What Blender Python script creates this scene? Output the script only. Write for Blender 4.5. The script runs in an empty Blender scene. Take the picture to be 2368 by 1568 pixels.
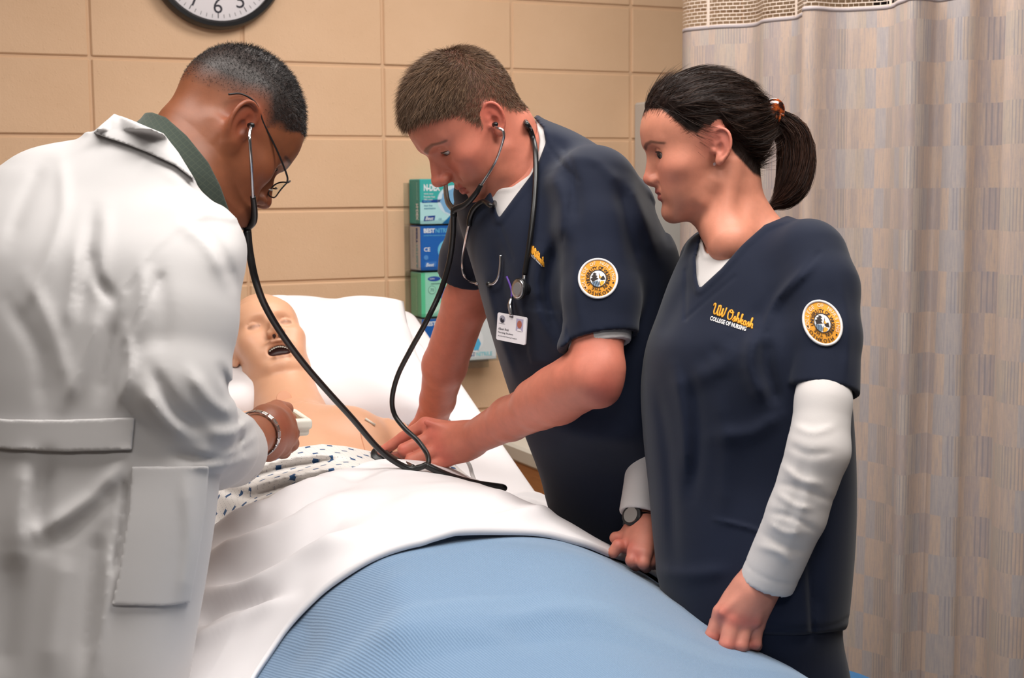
import bpy, math, random
import numpy as np
from concurrent.futures import ThreadPoolExecutor
from mathutils import Vector, Matrix

scene = bpy.context.scene
COL = scene.collection
random.seed(4)
F32 = np.float32

# ------------------------------------------------------------------ camera
FPX, CX, CY = 3274.0, 1184.0, 784.0
CAM = np.array([0.0, 0.0, 1.481])
PITCH, ROLL = 0.1067, -0.0079
_R0 = np.array([1.0, 0, 0]); _D0 = np.array([0, -math.sin(PITCH), -math.cos(PITCH)])
FWD = np.array([0, math.cos(PITCH), -math.sin(PITCH)])
RGT = math.cos(ROLL)*_R0 - math.sin(ROLL)*_D0
DWN = math.sin(ROLL)*_R0 + math.cos(ROLL)*_D0
cam_data = bpy.data.cameras.new('camera'); cam = bpy.data.objects.new('camera', cam_data); COL.objects.link(cam)
cam_data.sensor_width = 36.0; cam_data.lens = FPX/2368*36.0
cam.matrix_world = Matrix([[RGT[i], -DWN[i], -FWD[i], CAM[i]] for i in range(3)] + [[0, 0, 0, 1]])
cam_data.dof.use_dof = True; cam_data.dof.focus_distance = 2.25; cam_data.dof.aperture_fstop = 9.0
cam_data.clip_start = 0.05
scene.camera = cam

# ------------------------------------------------------------------ light and exposure
vs = scene.view_settings
vs.view_transform = 'Standard'; vs.look = 'None'; vs.gamma = 1.0; vs.use_curve_mapping = False
vs.exposure = 0.0
scene.cycles.max_bounces = 5; scene.cycles.diffuse_bounces = 3; scene.cycles.glossy_bounces = 2; scene.cycles.transparent_max_bounces = 8
world = bpy.data.worlds.new('world'); scene.world = world; world.use_nodes = True
world.node_tree.nodes['Background'].inputs[0].default_value = (1.0, 0.96, 0.92, 1)
world.node_tree.nodes['Background'].inputs[1].default_value = 0.075
CEIL_Z = 2.75
LIGHTS = [  # centre x, y, size x, size y, watts   (recessed fluorescent troffers)
    (0.62, 1.45, 1.2, 0.6, 32.0),
    (-0.75, 1.75, 1.2, 0.6, 19.0),
    (0.35, 3.05, 1.2, 0.6, 23.0),
    (-0.2, -0.3, 1.2, 0.6, 25.0),
]
for i, (lx, ly, sx, sy, pw) in enumerate(LIGHTS):
    ld = bpy.data.lights.new('troffer_lamp', 'AREA'); ld.shape = 'RECTANGLE'; ld.size = sx; ld.size_y = sy
    ld.energy = pw; ld.color = (1.0, 0.965, 0.92)
    lo = bpy.data.objects.new('troffer_lamp', ld); lo.location = (lx, ly, CEIL_Z-0.03); COL.objects.link(lo)

# ------------------------------------------------------------------ camera-frame helpers
def W(px, py, d):
    """point at depth d (metres along the optical axis) seen at pixel px, py"""
    return CAM + d*(FWD + (px-CX)/FPX*RGT + (py-CY)/FPX*DWN)
def WZ(px, py, z):
    r = FWD + (px-CX)/FPX*RGT + (py-CY)/FPX*DWN
    return CAM + r*((z-CAM[2])/r[2])
def project(P):
    q = P - CAM.astype(P.dtype)
    d = q @ FWD.astype(P.dtype)
    dd = np.maximum(d, 0.05)
    return CX + FPX*(q @ RGT.astype(P.dtype))/dd, CY + FPX*(q @ DWN.astype(P.dtype))/dd, d
def px2m(r, d): return r*d/FPX

# ------------------------------------------------------------------ objects, tags
def link(o, parent=None):
    COL.objects.link(o)
    if parent is not None: o.parent = parent
    return o
def tag(o, label=None, cat=None, group=None, kind=None):
    if label: o['label'] = label
    if cat: o['category'] = cat
    if group: o['group'] = group
    if kind: o['kind'] = kind
    return o
def empty(name, loc=(0, 0, 0)):
    o = bpy.data.objects.new(name, None); o.location = loc; o.empty_display_size = 0.1
    COL.objects.link(o); bpy.context.view_layer.update() if False else None
    return o
def mesh_obj(name, V, Fc, mat, parent=None, smooth=True, cols=None, attrs=None):
    """V world coordinates; faces as list or (n,4)/(n,3) array"""
    me = bpy.data.meshes.new(name)
    V = np.asarray(V, dtype=np.float64)
    if parent is not None:
        off = np.array(parent_loc(parent)); V = V - off
    if isinstance(Fc, np.ndarray):
        n, k = Fc.shape
        me.vertices.add(len(V)); me.vertices.foreach_set('co', V.astype(F32).ravel())
        me.loops.add(n*k); me.loops.foreach_set('vertex_index', Fc.astype(np.int32).ravel())
        me.polygons.add(n); me.polygons.foreach_set('loop_start', np.arange(0, n*k, k, dtype=np.int32))
        me.polygons.foreach_set('loop_total', np.full(n, k, dtype=np.int32))
        me.update(calc_edges=True)
    else:
        me.from_pydata([tuple(v) for v in V], [], Fc); me.update()
    me.validate()
    if smooth and len(me.polygons): me.polygons.foreach_set('use_smooth', np.ones(len(me.polygons), dtype=bool))
    if cols is not None:
        a = me.color_attributes.new('Col', 'FLOAT_COLOR', 'POINT')
        c = np.ones((len(V), 4), F32); c[:, :3] = cols; a.data.foreach_set('color', c.ravel())
    if attrs:
        for nm, val in attrs.items():
            val = np.asarray(val, F32)
            if val.ndim == 1:
                a = me.attributes.new(nm, 'FLOAT', 'POINT'); a.data.foreach_set('value', val)
            else:
                a = me.attributes.new(nm, 'FLOAT_VECTOR', 'POINT'); a.data.foreach_set('vector', val.ravel())
    if mat is not None: me.materials.append(mat)
    o = bpy.data.objects.new(name, me)
    return link(o, parent)
def parent_loc(p):
    l = Vector((0, 0, 0))
    while p is not None: l = l + p.location; p = p.parent
    return (l.x, l.y, l.z)

class MB:
    """mesh builder collecting boxes, tubes and lathes in world coordinates"""
    def __init__(s): s.v = []; s.f = []
    def add(s, V, Fc):
        n = len(s.v); s.v.extend([tuple(x) for x in V]); s.f.extend([tuple(i+n for i in f) for f in Fc])
    def box(s, c, size, M=None, bev=0.0):
        hx, hy, hz = [k/2 for k in size]
        if bev <= 0:
            V = [(x, y, z) for x in (-hx, hx) for y in (-hy, hy) for z in (-hz, hz)]
            Fc = [(0, 1, 3, 2), (4, 6, 7, 5), (0, 4, 5, 1), (2, 3, 7, 6), (0, 2, 6, 4), (1, 5, 7, 3)]
        else:
            b = bev; V = []; idx = {}
            for sx in (-1, 1):
                for sy in (-1, 1):
                    for sz in (-1, 1):
                        for ax in range(3):
                            p = [sx*(hx-b), sy*(hy-b), sz*(hz-b)]; p[ax] = (sx*hx, sy*hy, sz*hz)[ax]
                            idx[(sx, sy, sz, ax)] = len(V); V.append(tuple(p))
            Fc = []
            for ax in range(3):
                o1, o2 = [(1, 2), (2, 0), (0, 1)][ax]
                for sg in (-1, 1):
                    q = []
                    for a, bb in ((-1, -1), (1, -1), (1, 1), (-1, 1)):
                        k = [0, 0, 0]; k[ax] = sg; k[o1] = a; k[o2] = bb; q.append(idx[(*k, ax)])
                    Fc.append(tuple(q if sg > 0 else q[::-1]))
            for ax in range(3):      # bevel strips along axis ax
                o1, o2 = [(1, 2), (2, 0), (0, 1)][ax]
                for a in (-1, 1):
                    for bb in (-1, 1):
                        k0 = [0, 0, 0]; k0[o1] = a; k0[o2] = bb; k1 = list(k0); k0[ax] = -1; k1[ax] = 1
                        q = [idx[(*k0, o1)], idx[(*k1, o1)], idx[(*k1, o2)], idx[(*k0, o2)]]
                        Fc.append(tuple(q if a*bb < 0 else q[::-1]))
            for sx in (-1, 1):
                for sy in (-1, 1):
                    for sz in (-1, 1):
                        t = [idx[(sx, sy, sz, a)] for a in range(3)]
                        Fc.append(tuple(t if sx*sy*sz > 0 else t[::-1]))
        c = np.array(c, float); V = np.array(V)
        if M is not None: V = V @ np.array(M, float).T
        s.add(V+c, Fc)
    def tube(s, pts, r, seg=10, cap=True, flat=None):
        P = np.array(pts, float); n = len(P)
        r = np.full(n, r) if np.isscalar(r) else np.interp(np.linspace(0, 1, n), np.linspace(0, 1, len(r)), r)
        T = np.gradient(P, axis=0); T /= np.linalg.norm(T, axis=1)[:, None]+1e-12
        up = np.array([0, 0, 1.0]); 
        if abs(T[0] @ up) > .9: up = np.array([1.0, 0, 0])
        N = np.cross(T[0], up); N /= np.linalg.norm(N)
        V = []; 
        for i in range(n):
            N = N - (N @ T[i])*T[i]; N /= np.linalg.norm(N)+1e-12; B = np.cross(T[i], N)
            for k in range(seg):
                a = 2*math.pi*k/seg; V.append(P[i]+r[i]*(math.cos(a)*N+math.sin(a)*B))
        Fc = []
        for i in range(n-1):
            for k in range(seg):
                a, b = i*seg+k, i*seg+(k+1) % seg
                Fc.append((a, a+seg, b+seg, b))
        if cap:
            Fc.append(tuple(range(seg))); Fc.append(tuple(range((n-1)*seg, n*seg))[::-1])
        s.add(V, Fc)
    def lathe(s, prof, c, M=None, seg=24):
        """prof: list of (radius, height) along local z"""
        V = []; Fc = []; n = len(prof)
        for (r, h) in prof:
            for k in range(seg):
                a = 2*math.pi*k/seg; V.append((r*math.cos(a), r*math.sin(a), h))
        for i in range(n-1):
            for k in range(seg):
                a, b = i*seg+k, i*seg+(k+1) % seg; Fc.append((a, b, b+seg, a+seg))
        Fc.append(tuple(range(seg))[::-1]); Fc.append(tuple(range((n-1)*seg, n*seg)))
        V = np.array(V)
        if M is not None: V = V @ np.array(M, float).T
        s.add(V+np.array(c, float), Fc)
    def build(s, name, mat, parent=None, smooth=True):
        return mesh_obj(name, s.v, s.f, mat, parent, smooth)
def smooth_by_angle(o, ang=0.6):
    me = o.data
    import bmesh
    bm = bmesh.new(); bm.from_mesh(me)
    for e in bm.edges:
        e.smooth = not (len(e.link_faces) == 2 and e.calc_face_angle(0) > ang)
    for f in bm.faces: f.smooth = True
    bm.to_mesh(me); bm.free()
    return o
def spline(pts, n=40):
    """Catmull-Rom through points"""
    P = np.array(pts, float); P = np.vstack([2*P[0]-P[1], P, 2*P[-1]-P[-2]])
    m = len(P)-3; out = []
    for t in np.linspace(0, m-1e-6, n):
        i = int(t); u = t-i; a, b, c, d = P[i:i+4]
        out.append(.5*((2*b)+(-a+c)*u+(2*a-5*b+4*c-d)*u*u+(-a+3*b-3*c+d)*u**3))
    return np.array(out)

# ------------------------------------------------------------------ signed distance toolkit (numpy)
def A(p): return np.asarray(p, dtype=F32)
def smin(a, b, k):
    h = np.maximum(k-np.abs(a-b), 0)/k
    return np.minimum(a, b)-h*h*k*F32(.25)
def smin_var(a, b, k):
    h = np.maximum(k-np.abs(a-b), 0)/k
    return np.minimum(a, b)-h*h*k*F32(.25)
def smax(a, b, k): return -smin(-a, -b, k)
def length(v): return np.sqrt(np.einsum('ij,ij->i', v, v))
def sphere(P, c, r): return length(P-A(c))-F32(r)
def ell(P, c, r, M=None):
    q = P-A(c)
    if M is not None: q = q @ A(M)          # columns of M = local axes
    r = A(r); k0 = length(q/r); k1 = length(q/(r*r))
    return k0*(k0-1)/np.maximum(k1, 1e-6)
def rc(P, a, b, ra, rb):
    a = A(a); b = A(b); ab = b-a; L = float(ab @ ab)+1e-12
    q = P-a; h = np.clip((q @ ab)/F32(L), 0, 1)
    return length(q-h[:, None]*ab)-(F32(ra)+F32(rb-ra)*h)
def chain(P, pts, radii, k=0.0):
    d = None
    for i in range(len(pts)-1):
        e = rc(P, pts[i], pts[i+1], radii[i], radii[i+1])
        d = e if d is None else (smin(d, e, F32(k)) if k > 0 else np.minimum(d, e))
    return d
def rbox(P, c, half, r=0.0, M=None):
    q = P-A(c)
    if M is not None: q = q @ A(M)
    q = np.abs(q)-A(half)+F32(r)
    return length(np.maximum(q, 0))+np.minimum(q.max(axis=1), 0)-F32(r)
def plane(P, p, n):
    n = np.asarray(n, float); n = n/np.linalg.norm(n)
    return (P-A(p)) @ A(n)
def loft(P, rows, p=2.3, prj=None, capk=0.03):
    """rows: (py, x_left, x_right, depth, half_depth, skew); a body whose outline passes through the given rows"""
    R = np.array(rows, float)
    px, py, d = prj if prj is not None else project(P)
    pc = np.clip(py, R[0, 0], R[-1, 0])
    it = lambda j: smooth_interp(pc, R[:, 0], R[:, j])
    xl, xr, dc, dh, sk = it(1), it(2), it(3), it(4), it(5)
    hw = np.maximum((xr-xl)*F32(.5)*dc/F32(FPX), 1e-3); X = (px-(xl+xr)*F32(.5))*d/F32(FPX)
    D = d-dc-sk*X
    a = np.abs(X/hw)+1e-6; b = np.abs(D/dh)+1e-6
    q = (a**p+b**p)**F32(1/p)
    ga = (a/q)**(p-1); gb = (b/q)**(p-1)
    gx = ga*np.sign(X)/hw-gb*np.sign(D)*sk/dh; gd = gb*np.sign(D)/dh
    e = 3.0; pa = np.clip(pc-e, R[0, 0], R[-1, 0]-2*e); pb = pa+2*e; dp = 2*e
    la, lb = smooth_interp(pa, R[:, 0], R[:, 1]), smooth_interp(pb, R[:, 0], R[:, 1]); ra, rb = smooth_interp(pa, R[:, 0], R[:, 2]), smooth_interp(pb, R[:, 0], R[:, 2])
    cxp = (lb+rb-la-ra)*F32(.5)/dp; hwp = (rb-lb-ra+la)*F32(.5)/dp; hpx = np.maximum((xr-xl)*F32(.5), 2.0)
    gp = ga*(-cxp*np.sign(X)-a*hwp)/hpx*F32(FPX)/np.maximum(d, .3)
    g = np.maximum(np.sqrt(gx*gx+gd*gd+gp*gp), F32(1.0))
    out = (q-1)/g
    cap = np.maximum(R[0, 0]-py, py-R[-1, 0])*d/F32(FPX)
    return smax(out, cap, F32(capk))
def smooth_interp(x, xp, fp):
    """monotone-ish cubic (Catmull-Rom) interpolation"""
    xp = np.asarray(xp, float); fp = np.asarray(fp, float)
    m = np.gradient(fp, xp)
    i = np.clip(np.searchsorted(xp, x)-1, 0, len(xp)-2)
    h = (xp[i+1]-xp[i]); t = ((x-xp[i])/h)
    t2 = t*t; t3 = t2*t
    return ((2*t3-3*t2+1)*fp[i]+(t3-2*t2+t)*h*m[i]+(-2*t3+3*t2)*fp[i+1]+(t3-t2)*h*m[i+1]).astype(F32)
def seg2(px, py, pts):
    """distance in pixels to a polyline, and its parameter 0..1"""
    pts = np.array(pts, float); best = None; par = None; n = len(pts)-1
    for i in range(n):
        a, b = pts[i], pts[i+1]; ab = b-a; L = ab @ ab+1e-9
        t = np.clip(((px-a[0])*ab[0]+(py-a[1])*ab[1])/L, 0, 1)
        e = np.hypot(px-a[0]-t*ab[0], py-a[1]-t*ab[1])
        if best is None: best, par = e, (i+t)/n
        else:
            m = e < best; best = np.where(m, e, best); par = np.where(m, (i+t)/n, par)
    return best.astype(F32), par.astype(F32)
def poly2(px, py, poly):
    """signed pixel distance to polygon (negative inside)"""
    pts = list(poly)+[poly[0]]
    d, _ = seg2(px, py, pts)
    ins = np.zeros(px.shape, bool)
    for (x0, y0), (x1, y1) in zip(pts[:-1], pts[1:]):
        if y0 == y1: continue
        c = ((y0 > py) != (y1 > py)) & (px < (x1-x0)*(py-y0)/(y1-y0)+x0)
        ins ^= c
    return np.where(ins, -d, d)
_fl = {}
def fold_line(pts):
    k = tuple(map(tuple, pts))
    if k not in _fl: _fl[k] = np.array(spline(pts, 7)) if len(pts) > 2 else np.array(pts, float)
    return _fl[k]
def folds(prj, lst, dmax=None):
    """sum of cloth folds; each (points, amplitude m, width px). ridges positive"""
    px, py, d = prj; out = np.zeros(px.shape, F32)
    for pts, amp, w in lst:
        pts = fold_line(pts)
        lo = pts.min(0)-3*w; hi = pts.max(0)+3*w
        m = (px > lo[0]) & (px < hi[0]) & (py > lo[1]) & (py < hi[1])
        if dmax is not None: m &= d < dmax
        if not m.any(): continue
        e, t = seg2(px[m], py[m], pts)
        fade = np.minimum(1, 4*np.minimum(t+.08, 1.08-t))
        out[m] += F32(amp)*np.exp(-(e/w)**2)*fade
    return out
_rs = np.random.RandomState(7)
_wd = _rs.normal(size=(14, 3)); _wp = _rs.uniform(0, 6.28, 14)
def wob(P, freq, seed=0, n=6, stretch=None):
    q = P*A(stretch) if stretch is not None else P
    out = 0
    for i in range(n):
        j = (i+seed*3) % 14
        w = A(_wd[j]*freq); out = out+np.sin(q @ w+F32(_wp[(j+seed) % 14]))
    return out/F32(n)

def polygonize(fn, lo, hi, h, B=8, band=1.6):
    """sparse dual-contour (surface nets) of fn over the box lo..hi with voxel h"""
    lo = np.array(lo, float)-2*h; hi = np.array(hi, float)+2*h
    nb = np.maximum(1, np.ceil((hi-lo)/(h*B)).astype(int))
    # two-level search for blocks near the surface
    S = 4
    nc = -(-nb//S)
    g = np.stack(np.meshgrid(*[np.arange(k) for k in nc], indexing='ij'), -1).reshape(-1, 3)
    c = (lo+(g+.5)*h*B*S).astype(F32)
    rad = h*B*S*.866
    keep = np.abs(fn(c)) < rad*band+.02
    g = g[keep]
    sub = np.stack(np.meshgrid(*[np.arange(S)]*3, indexing='ij'), -1).reshape(-1, 3)
    g = (g[:, None, :]*S+sub[None]).reshape(-1, 3); g = g[(g < nb).all(1)]
    rad = h*B*.866
    val = par_eval(fn, (lo+(g+.5)*h*B).astype(F32))
    g = g[np.abs(val) < rad*band+.004]
    if not len(g): return np.zeros((0, 3)), np.zeros((0, 4), int)
    n = B+2                                       # corners -1..B
    loc = np.stack(np.meshgrid(*[np.arange(n)-1]*3, indexing='ij'), -1).reshape(-1, 3)
    NX, NY, NZ = nb*B+4
    Vs, Is, Fs = [], [], []
    BATCH = 90
    def work(gb):
        base = gb*B
        ijk = base[:, None, :]+loc[None]
        P = (lo+ijk.reshape(-1, 3)*h).astype(F32)
        D = fn(P).reshape(len(gb), n, n, n).astype(F32)
        s = D < 0
        # cells -1..B-1  (n-1 per axis)
        cnt = np.zeros((len(gb), n-1, n-1, n-1), np.int8)
        for a in (0, 1):
            for b in (0, 1):
                for c_ in (0, 1): cnt += s[:, a:n-1+a, b:n-1+b, c_:n-1+c_]
        act = (cnt > 0) & (cnt < 8)
        bi, ci, cj, ck = np.nonzero(act)
        if not len(bi): return None
        acc = np.zeros((len(bi), 3), F32); num = np.zeros(len(bi), F32)
        cor = {}
        for a in (0, 1):
            for b in (0, 1):
                for c_ in (0, 1): cor[(a, b, c_)] = D[bi, ci+a, cj+b, ck+c_]
        for ax in range(3):
            for p in (0, 1):
                for q in (0, 1):
                    k0 = [p, q]; k0.insert(ax, 0); k1 = [p, q]; k1.insert(ax, 1)
                    d0, d1 = cor[tuple(k0)], cor[tuple(k1)]
                    m = (d0 < 0) != (d1 < 0)
                    t = np.where(m, d0/np.where(m, d0-d1, 1), 0)
                    pt = np.empty((len(bi), 3), F32); pt[:] = k0; pt[:, ax] = t
                    acc += pt*m[:, None]; num += m
        acc /= num[:, None]
        cell = base[bi]+np.stack([ci, cj, ck], -1)-1
        V = lo+(cell+acc)*h
        cid = ((cell[:, 0]+1)*np.int64(NY)+cell[:, 1]+1)*np.int64(NZ)+cell[:, 2]+1
        faces = []
        for ax in range(3):
            a0 = s[:, 1:n-1, 1:n-1, 1:n-1]
            sl = [slice(1, n-1)]*3; sl[ax] = slice(2, n)
            a1 = s[(slice(None), *sl)]
            b_, i_, j_, k_ = np.nonzero(a0 != a1)
            if not len(b_): continue
            cc = base[b_]+np.stack([i_, j_, k_], -1)
            o1, o2 = [(1, 2), (2, 0), (0, 1)][ax]
            def cidof(du, dv):
                e = cc.copy(); e[:, o1] -= du; e[:, o2] -= dv
                return ((e[:, 0]+1)*np.int64(NY)+e[:, 1]+1)*np.int64(NZ)+e[:, 2]+1
            q = np.stack([cidof(1, 1), cidof(0, 1), cidof(0, 0), cidof(1, 0)], -1)
            fl = ~a0[b_, i_, j_, k_]
            q[fl] = q[fl][:, ::-1]
            faces.append(q)
        return V, cid, (np.concatenate(faces) if faces else np.zeros((0, 4), np.int64))
    with ThreadPoolExecutor(4) as ex:
        for r in ex.map(work, [g[i:i+BATCH] for i in range(0, len(g), BATCH)]):
            if r is not None: Vs.append(r[0]); Is.append(r[1]); Fs.append(r[2])
    V = np.concatenate(Vs); I = np.concatenate(Is); Fc = np.concatenate(Fs)
    u, first = np.unique(I, return_index=True)
    V = V[first]
    idx = np.searchsorted(u, Fc); idx = np.clip(idx, 0, len(u)-1)
    ok = (u[idx] == Fc).all(1)
    idx = idx[ok]
    used = np.zeros(len(V), bool); used[idx.ravel()] = True
    rem = np.cumsum(used)-1
    return V[used], rem[idx].astype(np.int32)
def largest_piece(V, Fc):
    """keep the largest connected piece"""
    lab = np.arange(len(V))
    while True:
        m = lab[Fc].min(1); new = lab.copy()
        for k in range(Fc.shape[1]): np.minimum.at(new, Fc[:, k], m)
        new = new[new]
        if (new == lab).all(): break
        lab = new
    u, n = np.unique(lab, return_counts=True); keep = lab == u[n.argmax()]
    rem = np.cumsum(keep)-1
    return V[keep], rem[Fc[keep[Fc[:, 0]]]]
def par_eval(fn, P, B=40000):
    if len(P) <= B: return fn(P)
    with ThreadPoolExecutor(4) as ex:
        return np.concatenate(list(ex.map(fn, [P[i:i+B] for i in range(0, len(P), B)])))
def bbox(pts, m):
    P = np.array(pts, float); return P.min(0)-m, P.max(0)+m
def relax(V, Fc, it=1, lam=.5):
    for _ in range(it):
        acc = np.zeros_like(V); n = np.zeros(len(V))
        for a, b in ((0, 1), (1, 2), (2, 3), (3, 0)):
            np.add.at(acc, Fc[:, a], V[Fc[:, b]]); np.add.at(n, Fc[:, a], 1)
            np.add.at(acc, Fc[:, b], V[Fc[:, a]]); np.add.at(n, Fc[:, b], 1)
        V = V+(acc/np.maximum(n, 1)[:, None]-V)*lam
    return V
from mathutils.bvhtree import BVHTree
def drop_on(VF, pxy, off=0.0):
    """points where the lines of sight through the pixels meet a mesh (V, F), raised by off towards the viewer"""
    V, Fc = VF; pxy = np.array(pxy, float)
    px, py, d = project(V); lo = pxy.min(0)-40; hi = pxy.max(0)+40
    m = (px > lo[0]) & (px < hi[0]) & (py > lo[1]) & (py < hi[1]); Fk = Fc[m[Fc].all(1)]
    used = np.unique(Fk); rem = np.zeros(len(V), int); rem[used] = np.arange(len(used))
    bv = BVHTree.FromPolygons([tuple(x) for x in V[used].tolist()], rem[Fk].tolist())
    out = np.zeros((len(pxy), 3)); last = None
    for i, (x, y) in enumerate(pxy):
        r = FWD+(x-CX)/FPX*RGT+(y-CY)/FPX*DWN; r = r/np.linalg.norm(r)
        h = bv.ray_cast(Vector(CAM), Vector(r))
        if h[0] is not None: last = np.linalg.norm(np.array(h[0])-CAM)
        out[i] = CAM+r*((last or 2.0)-off)
    return out
def trace(fn, pxy, d0, d1, n=48, off=0.0):
    """first surface points of fn along the lines of sight through pixels, between depths d0 and d1"""
    pxy = np.array(pxy, float)
    r = FWD[None]+((pxy[:, 0]-CX)/FPX)[:, None]*RGT[None]+((pxy[:, 1]-CY)/FPX)[:, None]*DWN[None]
    d = np.full(len(pxy), d0)
    for _ in range(n):
        s = fn((CAM+r*d[:, None]).astype(F32))-off
        d = np.minimum(d+np.maximum(s, -0.01)*.8, d1)
    return CAM+r*d[:, None]

# ------------------------------------------------------------------ materials
def lin(c):
    return tuple((x/12.92 if x <= .04045 else ((x+.055)/1.055)**2.4) for x in [k/255 for k in c])
def lin4(c): return (*lin(c), 1)
def node(nt, t, **kw):
    n = nt.nodes.new(t)
    for k, v in kw.items():
        if k.startswith('i_'): n.inputs[k[2:].replace('_', ' ')].default_value = v
        else: setattr(n, k, v)
    return n
def base_mat(name, col=(200, 200, 200), rough=.6, spec=.4, metal=0., sheen=0., sss=0., coat=0.):
    m = bpy.data.materials.new(name); m.use_nodes = True
    b = m.node_tree.nodes['Principled BSDF']
    b.inputs['Base Color'].default_value = lin4(col); b.inputs['Roughness'].default_value = rough
    b.inputs['Specular IOR Level'].default_value = spec; b.inputs['Metallic'].default_value = metal
    if sheen: b.inputs['Sheen Weight'].default_value = sheen; b.inputs['Sheen Roughness'].default_value = .5
    if sss:
        b.inputs['Subsurface Weight'].default_value = sss; b.inputs['Subsurface Radius'].default_value = (1., .35, .2)
        b.inputs['Subsurface Scale'].default_value = .006
    if coat: b.inputs['Coat Weight'].default_value = coat
    return m, m.node_tree, b
def coords(nt, attr=None, scale=None):
    if attr:
        n = node(nt, 'ShaderNodeAttribute', attribute_name=attr); o = n.outputs['Vector']
    else:
        n = node(nt, 'ShaderNodeTexCoord'); o = n.outputs['Object']
    if scale:
        mp = node(nt, 'ShaderNodeMapping'); mp.inputs['Scale'].default_value = scale
        nt.links.new(o, mp.inputs['Vector']); o = mp.outputs[0]
    return o
def add_bump(nt, b, height, strength=.2, dist=.002):
    bp = node(nt, 'ShaderNodeBump'); bp.inputs['Strength'].default_value = strength; bp.inputs['Distance'].default_value = dist
    nt.links.new(height, bp.inputs['Height']); nt.links.new(bp.outputs[0], b.inputs['Normal']); return bp
def noise(nt, vec, scale, detail=3, rough=.5):
    n = node(nt, 'ShaderNodeTexNoise'); n.inputs['Scale'].default_value = scale; n.inputs['Detail'].default_value = detail
    n.inputs['Roughness'].default_value = rough
    if vec is not None: nt.links.new(vec, n.inputs['Vector'])
    return n.outputs['Fac']
def mixcol(nt, fac, a, b, mode='MIX'):
    n = node(nt, 'ShaderNodeMix', data_type='RGBA', blend_type=mode)
    for sock, v in ((n.inputs[0], fac), (n.inputs[6], a), (n.inputs[7], b)):
        if hasattr(v, 'links') or isinstance(v, bpy.types.NodeSocket): nt.links.new(v, sock)
        else: sock.default_value = v
    return n.outputs[2]
def maprange(nt, v, a, b, c=0., d=1.):
    n = node(nt, 'ShaderNodeMapRange'); nt.links.new(v, n.inputs[0])
    for i, k in enumerate((a, b, c, d)): n.inputs[i+1].default_value = k
    return n.outputs[0]
def mathn(nt, op, a, b=None):
    n = node(nt, 'ShaderNodeMath', operation=op)
    for i, v in enumerate((a, b)):
        if v is None: continue
        if isinstance(v, bpy.types.NodeSocket): nt.links.new(v, n.inputs[i])
        else: n.inputs[i].default_value = v
    return n.outputs[0]
def plain(name, col, rough=.5, spec=.4, metal=0., bump=0., bscale=200, var=0., **kw):
    m, nt, b = base_mat(name, col, rough, spec, metal, **kw)
    co = coords(nt)
    if bump: add_bump(nt, b, noise(nt, co, bscale), bump, .001)
    if var:
        c = mixcol(nt, maprange(nt, noise(nt, co, 9, 4), .3, .7), lin4([k*(1-var) for k in col]), lin4([min(255, k*(1+var)) for k in col]))
        nt.links.new(c, b.inputs['Base Color'])
    return m
def attr_mat(name, rough=.5, spec=.35, sss=0., var=.06, bump=.15, bscale=420, vscale=55, sheen=0.):
    """colour from the mesh's own colour attribute, with fine mottling"""
    m, nt, b = base_mat(name, rough=rough, spec=spec, sss=sss, sheen=sheen)
    a = node(nt, 'ShaderNodeAttribute', attribute_name='Col'); co = coords(nt)
    f = maprange(nt, noise(nt, co, vscale, 5, .6), .3, .7, 1-var, 1+var)
    mul = node(nt, 'ShaderNodeVectorMath', operation='SCALE'); nt.links.new(a.outputs['Color'], mul.inputs[0]); nt.links.new(f, mul.inputs['Scale'])
    nt.links.new(mul.outputs[0], b.inputs['Base Color'])
    if bump: add_bump(nt, b, noise(nt, co, bscale, 3), bump, .0006)
    return m
def cloth_mat(name, col, rough=.85, weave=900., bump=.12, var=.05, sheen=.15, spec=.2, big=7., lustre=0.):
    m, nt, b = base_mat(name, col, rough, spec, sheen=sheen)
    co = coords(nt)
    h = noise(nt, co, weave, 2)
    add_bump(nt, b, h, bump, .0006)
    c = mixcol(nt, maprange(nt, noise(nt, co, big, 4), .3, .7), lin4([k*(1-var) for k in col]), lin4([min(255, k*(1+var)) for k in col]))
    nt.links.new(c, b.inputs['Base Color'])
    return m

M = {}
M['skin'] = attr_mat('skin', rough=.47, spec=.38, sss=.12, var=.07)
M['vinyl_skin'] = attr_mat('vinyl_skin', rough=.42, spec=.4, sss=.10, var=.02, bump=.04)
M['hairmat'] = attr_mat('hair_strands', rough=.5, spec=.16, var=.18, bump=0, vscale=90)
M['eye'] = attr_mat('eyeball', rough=.12, spec=.6, var=0., bump=0)
M['navy'] = cloth_mat('navy_scrub_cotton', (20, 27, 46), rough=.8, weave=1100, sheen=.12, var=.06)
M['navy_trim'] = cloth_mat('navy_scrub_binding', (19, 26, 43), rough=.8, weave=1100, sheen=.12, var=.04)
M['coat'] = cloth_mat('white_coat_cotton', (192, 189, 189), rough=.75, weave=900, sheen=.1, var=.012, bump=.07)
M['tee'] = cloth_mat('white_jersey', (210, 204, 202), rough=.9, weave=700, sheen=.1, var=.012)
M['sheet'] = cloth_mat('white_bed_linen', (232, 228, 230), rough=.85, weave=800, sheen=.08, var=.01, bump=.06)
M['pillowcase'] = cloth_mat('pillowcase_cotton', (234, 230, 232), rough=.85, weave=800, sheen=.08, var=.01, bump=.06)
M['dark_trousers'] = cloth_mat('charcoal_trousers', (52, 52, 56), rough=.85)
M['black_rubber'] = plain('black_rubber_tube', (20, 19, 20), rough=.32, spec=.5)
M['black_plastic'] = plain('black_plastic', (22, 22, 24), rough=.35, spec=.5)
M['chrome'] = plain('brushed_steel', (196, 196, 200), rough=.22, metal=1.)
M['dull_metal'] = plain('dull_metal', (170, 168, 165), rough=.35, metal=1.)
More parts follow.
